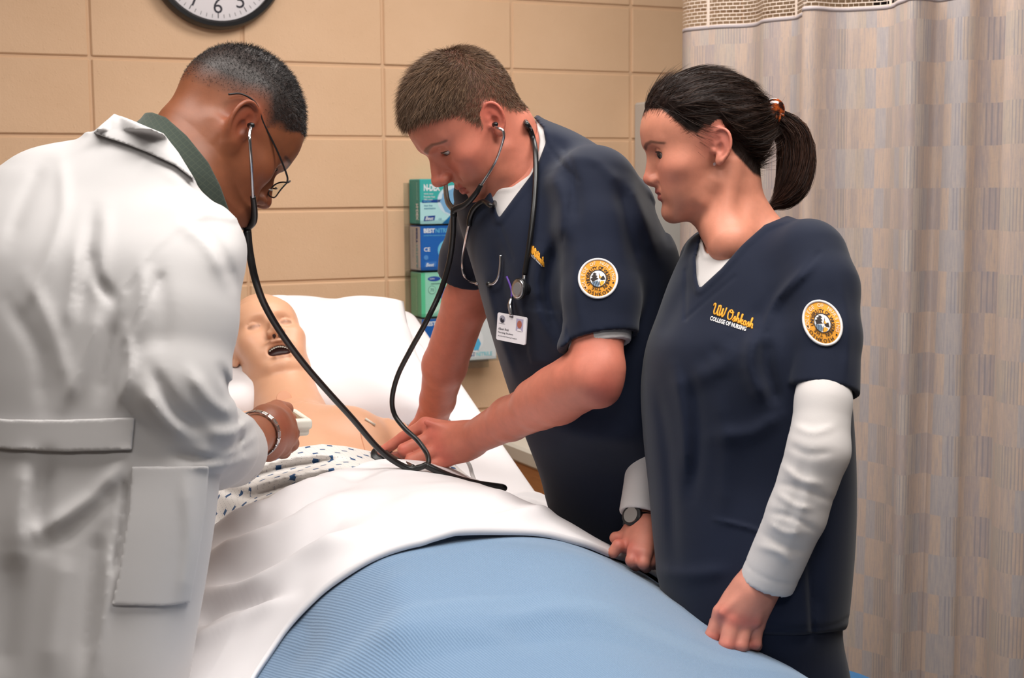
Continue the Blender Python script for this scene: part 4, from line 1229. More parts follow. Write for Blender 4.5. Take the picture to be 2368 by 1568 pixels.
# hidden trunk and legs keep the figure whole under the clothes
ROWS_W = [(494, 1725, 1832, 2.10, .045, -.45), (512, 1690, 1858, 2.10, .060, -.45), (540, 1612, 1892, 2.11, .080, -.45), (590, 1573, 1928, 2.11, .100, -.45), (640, 1548, 1940, 2.11, .113, -.45), (720, 1517, 1940, 2.11, .128, -.45), (800, 1488, 1942, 2.10, .142, -.45),
          (880, 1476, 1955, 2.10, .145, -.45), (1000, 1480, 1968, 2.10, .140, -.42), (1130, 1494, 1974, 2.11, .142, -.40), (1250, 1506, 1972, 2.11, .150, -.40), (1360, 1522, 1964, 2.11, .155, -.40), (1480, 1556, 1952, 2.11, .155, -.40), (1600, 1600, 1950, 2.12, .145, -.38)]
LEG_WL = [W(1822, 1600, 2.06), W(1835, 2180, 2.09), W(1838, 2650, 2.12)]; LEG_WR = [W(1750, 1600, 2.20), W(1752, 2160, 2.24), W(1752, 2560, 2.28)]; LEG_WL[2][2] = LEG_WR[2][2] = .10
def trunk_w(P):
    d = loft(P, ROWS_W, 2.3)+F32(.012)+F32(.022)*np.clip((project(P)[1]-1300)/80, 0, 1)
    d = smin(d, chain(P, WL, [.034, .030, .029, .029, .028, .026], .01), F32(.02))
    d = smin(d, chain(P, WR, [.032, .028, .026, .022], .006), F32(.02))
    d = smin(d, chain(P, LEG_WL, [.080, .052, .036], .02), F32(.03)); d = smin(d, chain(P, LEG_WR, [.080, .052, .036], .02), F32(.03))
    return d
lo, hi = bbox(WL+WR+LEG_WL+LEG_WR+[W(1476, 880, 2.3), W(1975, 1130, 1.95)], .12)
Vt, Ft = polygonize(trunk_w, lo, hi, .011)
Ct = np.tile(np.array(lin(SK_W)), (len(Vt), 1))
def join_pieces(lst):
    V = []; Fc = []; C = []; n = 0
    for v, f, c in lst: V.append(v); Fc.append(f+n); C.append(c); n += len(v)
    return np.concatenate(V), np.concatenate(Fc), np.concatenate(C)
woman = empty('person', (W(1740, 1600, 2.12)[0], W(1740, 1600, 2.12)[1], 0)); tag(woman, 'woman in navy scrubs over white long sleeves, dark ponytail, leaning on the bed', 'person')
V_, F_, C_ = join_pieces([(Vh, Fh_, Ch), (Vl, Fl, Cl), (Vr, Fr_, Cr), (Vt, Ft, Ct)])
mesh_obj('body', V_, F_, M['skin'], woman, cols=C_)
eyeballs(FR_W, woman, (26, -16), (64, 50, 42)); lashes(FR_W, HPW, woman)

# ---- scrub top
SLV_W = [W(1868, 600, 2.02), W(1893, 670, 1.99), W(1906, 780, 1.96), W(1903, 960, 1.93)]
SLV_WR = [.058, .056, .0505, .0495]
CUT_W = [(1634, 470), (1622, 545), (1609, 598), (1611, 640), (1617, 668), (1668, 621), (1715, 567), (1768, 520), (1836, 492), (1800, 430), (1650, 430)]
FOLDS_W = [([(1880, 610), (1800, 690), (1770, 760)], 0.0072, 12), ([(1790, 700), (1700, 790), (1640, 830)], -0.0058, 26), ([(1772, 780), (1778, 860), (1800, 940)], -0.0087, 18), ([(1745, 760), (1735, 850), (1770, 930)], 0.0116, 22),
           ([(1560, 850), (1580, 960), (1590, 1100)], 0.0058, 16), ([(1600, 870), (1615, 1000), (1600, 1150)], -0.0058, 18), ([(1520, 900), (1545, 1050), (1560, 1300)], -0.0043, 16), ([(1660, 900), (1680, 1050), (1670, 1200)], 0.0043, 22),
           ([(1690, 780), (1660, 850), (1590, 880)], 0.0058, 24), ([(1800, 960), (1740, 1000), (1650, 1010)], 0.0058, 20), ([(1900, 1120), (1880, 1300), (1890, 1440)], -0.0072, 18), ([(1650, 1200), (1760, 1230), (1830, 1280)], 0.0032, 5), ([(1520, 1320), (1590, 1330), (1680, 1320)], 0.0043, 18),
           ([(1940, 640), (1960, 760), (1955, 880)], 0.0029, 12), ([(1870, 1300), (1875, 1400), (1880, 1470)], -0.0058, 7), ([(1600, 640), (1560, 720), (1530, 780)], -0.0029, 18)]
def torso_w(P, prj=None):
    prj = prj or project(P)
    return loft(P, ROWS_W[:-1], 2.3, prj)
def top_w(P):
    prj = project(P); px, py, dd = prj
    d = torso_w(P, prj); tor = d
    sl = chain(P, SLV_W, SLV_WR, .01)
    n = SLV_W[3]-SLV_W[2]; n = n/np.linalg.norm(n)+np.array([-.10, 0, 0])
    hemp = W(1903, 905, 1.935)
    cutp = plane(P, hemp, n)
    sl = smax(sl, cutp, F32(.004))
    inner = smax(chain(P, SLV_W, [r-.0075 for r in SLV_WR], .01), -(cutp+.035), F32(.004))
    # far sleeve, mostly hidden
    sr = smax(chain(P, [W(1650, 610, 2.24), W(1612, 760, 2.27), W(1575, 900, 2.30)], [.055, .05, .05], .01), plane(P, W(1578, 880, 2.30), W(1575, 900, 2.30)-W(1612, 760, 2.27)), F32(.004))
    far = smin(d, sr, F32(.03))
    d = smin_var(far, sl, F32(.004)+F32(.018)*np.clip((-.015-cutp)/.06, 0, 1))
    d = d-folds(prj, FOLDS_W, 2.2)
    d = d-F32(.0012)*wob(P, 26, 2, stretch=(1, 1, .5))
    inner = smax(inner, F32(.008)-tor, F32(.004)); d = smax(d, -inner, F32(.002))
    # hem stitching, armhole and placket seams
    for pts, a, w in (([(1893, 585), (1848, 640), (1795, 705), (1774, 770)], -.0018, 4.6), ([(1586, 625), (1585, 738)], -.0018, 4.6), ([(1585, 738), (1640, 690), (1700, 640)], -.0014, 4.6), ([(1540, 1446), (1700, 1452), (1900, 1452), (1960, 1430)], -.0013, 4.6)):
        e, t = seg2(px, py, fold_line(pts)); d = d-F32(a)*np.exp(-(e/w)**2)*(dd < 2.15)
    # neckband
    e, t = seg2(px, py, [(1609, 598), (1611, 640), (1617, 668), (1668, 621), (1715, 567), (1768, 520), (1836, 494)])
    d = d-F32(.0025)*np.clip((16-e)/7, 0, 1)*(dd < 2.2)
    d = smax(d, -(poly2(px, py, CUT_W)*dd/F32(FPX)), F32(.003))
    hem = (py-(1462+8*np.sin((px-1700)/70)))*dd/F32(FPX)
    d = smax(d, hem, F32(.004))
    return d
lo, hi = bbox([W(1476, 880, 2.30), W(1985, 700, 1.9), W(1985, 1130, 1.95), W(1700, 480, 2.1), W(1540, 1480, 2.25), W(1700, 1480, 1.9), W(1520, 900, 2.45)], .06)
VtW, FtW = polygonize(top_w, lo, hi, .0032)
top_wo = mesh_obj('scrub_top', VtW, FtW, M['navy'], woman)
# ---- white long-sleeved shirt
FOLDS_WS = [([(1838, 985), (1880, 1000), (1930, 985)], .0022, 9), ([(1826, 1030), (1870, 1050), (1925, 1046)], -.0022, 9), ([(1812, 1080), (1850, 1110), (1900, 1120)], .0030, 9), ([(1800, 1118), (1845, 1128), (1930, 1160)], -.0020, 8),
            ([(1794, 1140), (1840, 1170), (1880, 1176)], .0026, 8), ([(1780, 1185), (1830, 1196), (1890, 1230)], -.0024, 8), ([(1776, 1210), (1815, 1232), (1850, 1234)], .0024, 8), ([(1760, 1232), (1812, 1262), (1866, 1276)], -.0018, 8), ([(1752, 1262), (1800, 1276), (1830, 1300)], .0022, 8),
            ([(1860, 1060), (1840, 1150), (1810, 1230)], -.0016, 10), ([(1880, 1100), (1850, 1200), (1815, 1290)], .0012, 9)]
SHIRT_AX = [W(1893, 655, 2.0), W(1906, 780, 1.96), W(1904, 930, 1.92), W(1893, 1040, 1.905), W(1842, 1190, 1.92), W(1772, 1350, 1.95)]
SHIRT_R = [.032, .033, .0375, .0415, .0395, .038]
def shirt_w(P):
    prj = project(P); px, py, dd = prj
    t = torso_w(P, prj)+F32(.006)+F32(.010)*np.clip((py-680)/60, 0, 1)+F32(.008)*np.clip((px-1740)/60, 0, 1)
    neck = sphere(P, W(1688, 520, 2.09), .062)
    cutn = poly2(px, py, [(1600, 470), (1624, 556), (1634, 588), (1668, 584), (1716, 563), (1775, 520), (1850, 480), (1800, 400), (1620, 400)])*dd/F32(FPX)
    e, _ = seg2(px, py, [(1624, 556), (1634, 588), (1668, 584), (1716, 563), (1775, 520)])
    t = t-F32(.0018)*np.clip((11-e)/2, 0, 1)
    t = smax(t, -cutn, F32(.002)); t = smax(t, (py-740)*dd/F32(FPX), F32(.004))
    s = chain(P, SHIRT_AX, SHIRT_R, .008)-folds(prj, FOLDS_WS, 1.97)
    n = SHIRT_AX[5]-SHIRT_AX[4]; cp = plane(P, W(1770, 1349, 1.95), n/np.linalg.norm(n)+np.array([.06, 0, 0]))
    s = smax(s, cp, F32(.002))
    e2 = np.abs(cp+.022); s = s+F32(.0007)*np.exp(-(e2/.0024)**2)
    inn = smax(chain(P, SHIRT_AX, [r-.007 for r in SHIRT_R], .008), -(cp+.05), F32(.003)); s = smax(s, -inn, F32(.002))
    r = chain(P, WR, [.05, .044, .040, .037], .006)
    cr = plane(P, W(1484, 1192, 2.23), WR[3]-WR[2]); r = smax(r, cr, F32(.002)); r = r-F32(.0012)*wob(P, 40, 1)
    r = smax(r, -smax(chain(P, WR, [.040, .034, .031, .029], .006), -(cr+.03), F32(.003)), F32(.002))
    return np.minimum(t, np.minimum(s, r))
v, f = polygonize(shirt_w, lo-.02, hi, .0035)
mesh_obj('long_sleeved_shirt', v, f, M['tee'], woman)
# ---- trousers and shoes
def trousers_w(P):
    prj = project(P)
    d = loft(P, [(1380, 1550, 1948, 2.11, .135, -.4)]+[(a, b+10, c-10, e, g-.012, h) for a, b, c, e, g, h in ROWS_W[-2:]]+[(1750, 1650, 1955, 2.13, .13, -.38)], 2.3, prj)
    d = smin(d, chain(P, LEG_WL, [.084, .078, .072], .02), F32(.04)); d = smin(d, chain(P, LEG_WR, [.098, .080, .072], .02), F32(.04))
    d = d-F32(.004)*wob(P, 22, 3, stretch=(1, 1, .35))
    return smax(d, F32(.045)-P[:, 2], F32(.01))
lo, hi = bbox(LEG_WL+LEG_WR+[W(1550, 1400, 2.25), W(1950, 1400, 1.95)], .12); lo[2] = 0.02
v, f = polygonize(trousers_w, lo, hi, .008)
mesh_obj('trousers', v, f, M['navy'], woman)
def shoe(name, ankle, fwd, parent, mat):
    a = np.array([ankle[0], ankle[1], 0.0]); fw = np.array([fwd[0], fwd[1], 0]); fw /= np.linalg.norm(fw); sd_ = np.cross(fw, UP)
    Mx = np.stack([sd_, fw, UP], 1)
    def fn(P):
        d = ell(P, a+fw*.06+UP*.035, (.046, .14, .055), Mx); d = smin(d, ell(P, a-fw*.02+UP*.06, (.042, .06, .065), Mx), F32(.03))
        d = smin(d, rbox(P, a+fw*.055+UP*.012, (.044, .135, .012), .01, Mx), F32(.012))
        return smax(d, -P[:, 2]+F32(.001), F32(.004))
    lo, hi = bbox([a-.2, a+.2], .02); v, f = polygonize(fn, lo, hi, .007)
    return mesh_obj(name, v, f, mat, parent)
shoe('shoe', LEG_WL[2], (-1, -.3), woman, M['white_shoe']); shoe('shoe', LEG_WR[2], (-1, -.3), woman, M['white_shoe'])

# ---- hair: swept back into a clip, then a ponytail
CLIP_W = W(1772, 268, 2.135)
def hair_cap_w(P):
    q = to_local(FR_W, P); d = HB_W(q)
    y, z = q[:, 1], q[:, 2]
    thick = F32(.0075)+F32(.006)*np.exp(-((y-.075)/.030)**2-((z-.095)/.03)**2)
    vol = d-thick
    vol = smin(vol, rc(P, to_world(FR_W, (0, -.060, .030)), CLIP_W, .046, .013)/F32(FR_W['s']), F32(.035))
    vol = smin(vol, rc(P, to_world(FR_W, (0, -.050, -.02)), CLIP_W, .042, .011)/F32(FR_W['s']), F32(.03))
    hl = np.interp(y, [-.14, -.085, -.060, -.035, -.020, .004, .018, .030, .045, .060, .075, .10], [-.055, -.055, -.045, -.012, .030, .034, .022, .030, .050, .072, .078, .079]).astype(F32)
    # taper toward the hairline so that the edge lies on the skin
    vol = vol+F32(.0165)*np.clip(1-(z-hl+.004)/.050, 0, 1)**1.4
    grain = np.sin((np.arctan2(q[:, 0], z-.03)*30+np.sin(y*40)*1.2))
    vol = vol-F32(.0009)*grain
    return smax(vol, (hl-.012-z), F32(.006))*F32(FR_W['s'])
lo, hi = bbox([FR_W['o']], .16); lo, hi = np.minimum(lo, CLIP_W-.03), np.maximum(hi, CLIP_W+.03)
vc, fc_ = polygonize(hair_cap_w, lo, hi, .0024)
rs = np.random.RandomState(11)
colc = np.tile(np.array(lin((34, 23, 20))), (len(vc), 1))
hair_w = mesh_obj('hair', vc, fc_, M['hairmat'], woman, cols=colc)
P_, N_ = tri_sample(vc, fc_, np.ones(len(vc)), 21000, rs)
qv = to_local(FR_W, P_.astype(F32))
tgt = np.tile(CLIP_W, (len(P_), 1))-P_; tgt += rs.normal(size=tgt.shape)*.005
dist = np.linalg.norm(tgt, axis=1)
dirs = tgt-N_*np.sum(tgt*N_, axis=1)[:, None]; dirs /= np.linalg.norm(dirs, axis=1)[:, None]+1e-9
Ls = np.minimum(dist*.9, rs.uniform(.03, .06, len(P_)))
dirs2 = dirs+N_*rs.uniform(-.01, .03, (len(P_), 1)); dirs2 /= np.linalg.norm(dirs2, axis=1)[:, None]
k = rs.rand(len(P_), 1)
cs = np.array(lin((26, 17, 14)))*(1-k)+np.array(lin((66, 45, 35)))*k**2
strands('hair_strands', P_+N_*.0002, dirs2, Ls, .00024, cs, hair_w, 4, bend=-N_*.34, seed=3)
# fine hair along the hairline, rooted in the skin
def soft_edge(q):
    y, z = q[:, 1], q[:, 2]
    hl = np.interp(y, [-.14, -.085, -.060, -.035, -.020, .004, .018, .030, .045, .060, .075, .10], [-.060, -.060, -.050, -.015, .028, .034, .022, .030, .050, .072, .078, .079])
    return np.exp(-((z-hl-.004)/.009)**2)*(q[:, 2] > -.07)*(np.abs(q[:, 0]) < .0745)*((y < -.035) | (y > .030))
wt_ = soft_edge(to_local(FR_W, Vh.astype(F32)))
P2, N2 = tri_sample(Vh, Fh_, wt_, 5000, rs)
tg = CLIP_W+np.array([0, 0, .05])-P2; tg -= N2*np.sum(tg*N2, axis=1)[:, None]; tg /= np.linalg.norm(tg, axis=1)[:, None]; tg = tg+N2*.06+rs.normal(size=tg.shape)*.07; tg /= np.linalg.norm(tg, axis=1)[:, None]
strands('hairline', P2, tg, rs.uniform(.010, .024, len(P2)), .00011, np.tile(np.array(lin((46, 31, 26))), (len(P2), 1)), hair_w, 3, bend=-N2*.25, seed=9)
# ponytail
def ponytail(parent):
    cen = spline([W(1772, 270, 2.135), W(1800, 284, 2.14), W(1834, 318, 2.145), W(1842, 375, 2.145), W(1834, 425, 2.14), W(1812, 458, 2.135), W(1790, 474, 2.13)], 24)
    radp = np.interp(np.linspace(0, 1, 24), [0, .12, .3, .5, .7, .85, 1], [.008, .015, .023, .026, .023, .016, .006])
    T = np.gradient(cen, axis=0); T /= np.linalg.norm(T, axis=1)[:, None]
    B_ = np.tile(np.array([0, 1.0, 0]), (24, 1)); Nn = np.cross(T, B_); Nn /= np.linalg.norm(Nn, axis=1)[:, None]; Bb = np.cross(T, Nn)
    mb = MB(); mb.tube(cen[1:-2], radp[1:-2]*.80, 14); core = mb.build('ponytail', M['hairmat'], parent)
    me = core.data; a = me.color_attributes.new('Col', 'FLOAT_COLOR', 'POINT'); c = np.tile(np.r_[lin((26, 17, 15)), 1].astype(F32), (len(me.vertices), 1)); a.data.foreach_set('color', c.ravel())
    N = 3300; rs = np.random.RandomState(5); ang = rs.uniform(0, 2*np.pi, N); rr = np.sqrt(rs.uniform(.25, 1.25, N)); end = np.clip(rs.normal(.92, .12, N), .45, 1.12); wobp = rs.uniform(0, 6.28, (N, 2)); wa = rs.uniform(.0005, .003, N)
    K = 12; V = np.zeros((N, 2*K, 3)); 
    pts = np.zeros((N, K, 3))
    for j in range(K):
        u = np.minimum(j/(K-1)*end, 1.12)*23; i0 = np.clip(u.astype(int), 0, 22); fr_ = u-i0
        L = lambda arr: arr[i0]*(1-fr_)[:, None]+arr[i0+1]*fr_[:, None] if arr.ndim == 2 else arr[i0]*(1-fr_)+arr[i0+1]*fr_
        rj = L(radp).clip(.005, None); 
        aj = ang+1.0*j/(K-1)
        pts[:, j] = L(cen)+L(Nn)*(np.cos(aj)*rr*rj+wa*np.sin(wobp[:, 0]+j*.7))[:, None]+L(Bb)*(np.sin(aj)*rr*rj+wa*np.sin(wobp[:, 1]+j*.8))[:, None]
    dv = np.gradient(pts, axis=1); side = np.cross(dv, rs.normal(size=(N, 1, 3))); side /= np.linalg.norm(side, axis=2)[..., None]+1e-9
    wd = (.00032*(1-.7*(np.arange(K)/(K-1))**3))[None, :, None]
    V[:, 0::2] = pts-side*wd; V[:, 1::2] = pts+side*wd
    f = np.stack([np.array([2*k, 2*k+1, 2*k+3, 2*k+2]) for k in range(K-1)]); Fq = (np.arange(N)[:, None, None]*2*K+f[None]).reshape(-1, 4)
    kk = rs.rand(N, 1); cs = np.array(lin((30, 20, 18)))*(1-kk)+np.array(lin((84, 56, 44)))*kk**2
    o = mesh_obj('ponytail_strands', V.reshape(-1, 3), Fq, M['hairmat'], core, True, cols=np.repeat(cs, 2*K, axis=0)); o['kind'] = 'stuff'
ponytail(woman)

# ================================================================== young man in navy scrubs bending over the bed
SK_M = (204, 124, 102)
FR_M = head_frame(1098, 288, 2.30, 20, -42, 0, 'L', 1.0)
HPM, HF_M, HB_M = make_head(FR_M, jaw=1.02, nose=.95, nosew=1.08, brow=1.0, lips=.72, eye_open=.0042, lid_drop=.0022, chin=.002, mz=.004, muzzle=.6)
NECK_M = [to_world(FR_M, (0, -.020, .0)), to_world(FR_M, (0, -.024, -.04)), W(1190, 385, 2.33), W(1235, 460, 2.34)]
NR_M = [.055, .054, .057, .07]
def skin_head_m(P):
    d = HF_M(to_local(FR_M, P))*F32(FR_M['s'])
    n = chain(P, NECK_M, NR_M, .02)
    n = smin(n, rc(P, W(1235, 350, 2.36), W(1310, 420, 2.34), .03, .03), F32(.04))
    n = smin(n, rc(P, W(1190, 400, 2.36), W(1110, 480, 2.46), .035, .04), F32(.04))
    return smin(d, n, F32(.018))
def hair_mask_m(q):
    y, z = q[:, 1], q[:, 2]; ax = np.abs(q[:, 0])
    hl = np.interp(y, [-.13, -.095, -.070, -.045, -.030, -.012, .004, .014, .022, .036, .055, .075, .10], [-.030, -.034, -.032, -.012, .022, .034, .012, .004, .020, .046, .062, .074, .078])
    near_ear = (ax > .069) & (np.hypot((y+.008)/.019, (z+.002)/.029) < 1.0)
    return np.clip((z-hl)/.012+.5, 0, 1)*~near_ear
lo, hi = bbox([FR_M['o'], W(1235, 450, 2.33), W(1260, 400, 2.30)], .05); lo2, hi2 = bbox([FR_M['o']], .16); lo, hi = np.minimum(lo, lo2), np.maximum(hi, hi2)
lo[2] = max(lo[2], W(1190, 500, 2.33)[2]); VhM, FhM = polygonize(skin_head_m, lo, hi, .0017)
ChM = skin_cols_head(VhM, FR_M, HPM, SK_M, (206, 104, 88), (182, 92, 84), (202, 96, 80), (96, 64, 44), .0046, stubble=(128, 78, 56), hairmask=lambda q: .8*hair_mask_m(q), hairc=(84, 62, 48))
# ---- arms
ML = [W(1385, 470, 2.22), W(1392, 690, 2.15), W(1372, 872, 2.12), W(1290, 918, 2.20), W(1180, 968, 2.36), W(1078, 1022, 2.50)]
ML_R = [.038, .0405, .0405, .0415, .0360, .0280]
def arm_ml(P):
    d = chain(P, ML, ML_R, .012)
    d = smin(d, chain(P, [W(1398, 850, 2.115), W(1392, 900, 2.12)], [.028, .024]), F32(.02))
    d = smin(d, rc(P, W(1330, 880, 2.15), W(1240, 930, 2.25), .040, .036), F32(.02))
    # hand: back of the hand up, index finger pressing the chest piece
    H = [([(1090, 1016, 2.49), (1040, 1020, 2.52)], [.0285, .0255]),
         ([(1060, 1005, 2.50), (985, 983, 2.53)], [.020, .0150]), ([(1060, 1015, 2.49), (1000, 1010, 2.51)], [.022, .0155]),
         ([(1060, 1028, 2.49), (1012, 1038, 2.50)], [.021, .0150]), ([(1062, 1040, 2.49), (1030, 1064, 2.50)], [.020, .0140])]
    h = hand_chain(P, H, .018)
    for pts, rad in [([(984, 983, 2.53), (932, 1012, 2.545), (905, 1030, 2.55), (882, 1043, 2.55)], [.0130, .0108, .0098, .0082]),
                     ([(998, 1012, 2.505), (934, 1040, 2.50), (945, 1066, 2.53), (985, 1062, 2.55)], [.0135, .0115, .0105, .010]),
                     ([(1011, 1040, 2.495), (950, 1066, 2.49), (958, 1086, 2.52), (1000, 1080, 2.54)], [.0130, .0112, .0102, .0095]),
                     ([(1028, 1064, 2.495), (975, 1086, 2.49), (980, 1098, 2.52), (1015, 1095, 2.54)], [.0118, .0098, .009, .0085]),
                     ([(1060, 1010, 2.53), (1000, 1030, 2.575), (945, 1052, 2.575), (905, 1058, 2.565)], [.018, .0135, .0115, .009])]:
        h = smin(h, chain(P, [W(*a) for a in pts], rad, .002), F32(.0045))
    for a, b in (((1070, 1002), (986, 976)), ((1070, 1012), (1002, 1004)), ((1070, 1024), (1014, 1034)), ((1068, 1036), (1032, 1060))):
        h = smin(h, rc(P, W(a[0], a[1], 2.484), W(b[0], b[1], 2.499), .003, .0050), F32(.012))
    return smin(d, h, F32(.02))
MR = [W(1130, 520, 2.52), W(1078, 700, 2.62), W(1028, 845, 2.72), W(1012, 925, 2.80), W(1000, 965, 2.84)]
MR_R = [.044, .043, .042, .034, .028]
def arm_mr(P):
    d = chain(P, MR, MR_R, .012)
    h = hand_chain(P, [([(1003, 955, 2.83), (990, 985, 2.86)], [.028, .028]), ([(1000, 975, 2.85), (975, 1010, 2.88), (960, 1030, 2.90)], [.016, .011, .009]), ([(990, 980, 2.86), (985, 1015, 2.89), (975, 1035, 2.90)], [.016, .011, .009]), ([(985, 985, 2.86), (995, 1015, 2.89), (992, 1035, 2.90)], [.015, .011, .009]), ([(995, 980, 2.86), (1006, 1012, 2.88), (1006, 1030, 2.89)], [.014, .010, .008]), ([(985, 970, 2.83), (960, 985, 2.84), (945, 1000, 2.85)], [.015, .011, .009])], .012)
    return smin(d, h, F32(.015))
lo, hi = bbox([W(1430, 660, 2.1), W(1430, 930, 2.08), W(875, 1100, 2.58), W(880, 960, 2.58), W(1300, 640, 2.2)], .04)
VlM, FlM = polygonize(arm_ml, lo, hi, .0024)
lo, hi = bbox(MR[1:]+[W(950, 1040, 2.92), W(1010, 1040, 2.9)], .07)
VrM, FrM = polygonize(arm_mr, lo, hi, .0026)
ClM = hand_cols(VlM, (204, 122, 101), (204, 100, 86), [(986, 978, 22), (1002, 1006, 20), (1014, 1036, 18), (1032, 1062, 18), (930, 1012, 16), (930, 1040, 16), (1400, 900, 40), (890, 1042, 14)])
CrM = np.tile(np.array(lin((200, 118, 97))), (len(VrM), 1))
ROWS_M = [(268, 1225, 1262, 2.36, .05, -.35), (290, 1150, 1300, 2.36, .07, -.35), (330, 1110, 1370, 2.36, .09, -.35), (380, 1075, 1440, 2.36, .11, -.35), (430, 1046, 1492, 2.36, .13, -.35), (500, 1052, 1525, 2.35, .145, -.35), (580, 1075, 1560, 2.34, .155, -.35), (660, 1100, 1570, 2.33, .155, -.35), (760, 1128, 1570, 2.33, .155, -.35), (880, 1166, 1565, 2.34, .155, -.35), (1000, 1208, 1560, 2.36, .16, -.35), (1100, 1245, 1562, 2.42, .15, -.35), (1200, 1276, 1580, 2.46, .145, -.35), (1330, 1370, 1640, 2.50, .145, -.35), (1450, 1450, 1690, 2.53, .14, -.35)]
_bl = np.array([.940, .342, 0]); _bt = np.array([-.342, .940, 0]); _bp = lambda t, l, z: np.array([-.04, 1.672, 0])+_bt*t+_bl*l+np.array([0, 0, z])
LEG_ML = [_bp(.66, .66, .84), _bp(.64, .67, .46), _bp(.63, .68, .10)]; LEG_MR = [_bp(.86, .66, .84), _bp(.90, .68, .46), _bp(.93, .70, .10)]
def trunk_m(P):
    d = loft(P, ROWS_M, 2.3)+F32(.014)+F32(.022)*np.clip((project(P)[1]-1180)/80, 0, 1)
    d = smin(d, chain(P, ML[:3], [.045, .036, .034], .01), F32(.02)); d = smin(d, chain(P, MR[:3], [.042, .036, .034], .01), F32(.02))
    d = smin(d, chain(P, LEG_ML, [.085, .058, .04], .02), F32(.03)); d = smin(d, chain(P, LEG_MR, [.085, .058, .04], .02), F32(.03))
    return d
lo, hi = bbox(ML[:3]+MR[:3]+LEG_ML+LEG_MR+[W(1046, 430, 2.5), W(1570, 1130, 2.2)], .12)
VtM, FtM = polygonize(trunk_m, lo, hi, .011)
man = empty('person', (_bp(.77, .67, 0)[0], _bp(.77, .67, 0)[1], 0)); tag(man, 'short-haired young man in navy scrubs bending over the bed with a stethoscope', 'person')
V_, F_, C_ = join_pieces([(VhM, FhM, ChM), (VlM, FlM, ClM), (VrM, FrM, CrM), (VtM, FtM, np.tile(np.array(lin(SK_M)), (len(VtM), 1)))])
mesh_obj('body', V_, F_, M['skin'], man, cols=C_)
eyeballs(FR_M, man, (8, -26), (88, 92, 92)); lashes(FR_M, HPM, man, (92, 62, 46), .0006)
# ---- scrub top
SLV_M = [W(1372, 440, 2.24), W(1388, 540, 2.20), W(1392, 690, 2.155), W(1385, 850, 2.13)]
SLV_MR = [.072, .068, .0585, .0565]
SRV_M = [W(1130, 500, 2.50), W(1092, 600, 2.58), W(1068, 700, 2.63)]
CUT_M = [(1128, 380), (1134, 440), (1143, 470), (1153, 505), (1190, 455), (1228, 405), (1247, 370), (1262, 330), (1256, 296), (1226, 262), (1150, 240)]
FOLDS_M = [([(1455, 420), (1490, 500), (1520, 600)], 0.0078, 16), ([(1430, 430), (1450, 520), (1470, 620)], -0.0078, 16), ([(1490, 440), (1520, 500), (1545, 560)], -0.0078, 10), ([(1270, 400), (1300, 470), (1300, 560)], 0.0078, 22), ([(1300, 380), (1330, 440), (1330, 520)], -0.0065, 18), ([(1290, 560), (1265, 660), (1290, 780)], -0.0117, 16), ([(1255, 560), (1240, 640), (1245, 700)], 0.0078, 16), ([(1230, 700), (1270, 760), (1320, 840)], 0.0065, 20),
           ([(1150, 560), (1170, 680), (1210, 800)], -0.0065, 20), ([(1120, 640), (1150, 760), (1190, 880)], 0.0039, 10), ([(1340, 560), (1330, 660), (1345, 760)], 0.0039, 14), ([(1230, 880), (1330, 940), (1450, 960)], -0.0052, 24), ([(1260, 980), (1360, 1010), (1470, 1020)], 0.0052, 20), ([(1280, 330), (1340, 360), (1400, 400)], -0.0039, 14), ([(1310, 350), (1380, 380), (1440, 430)], 0.0052, 14)]
def torso_m(P, prj): return loft(P, ROWS_M, 2.3, prj)
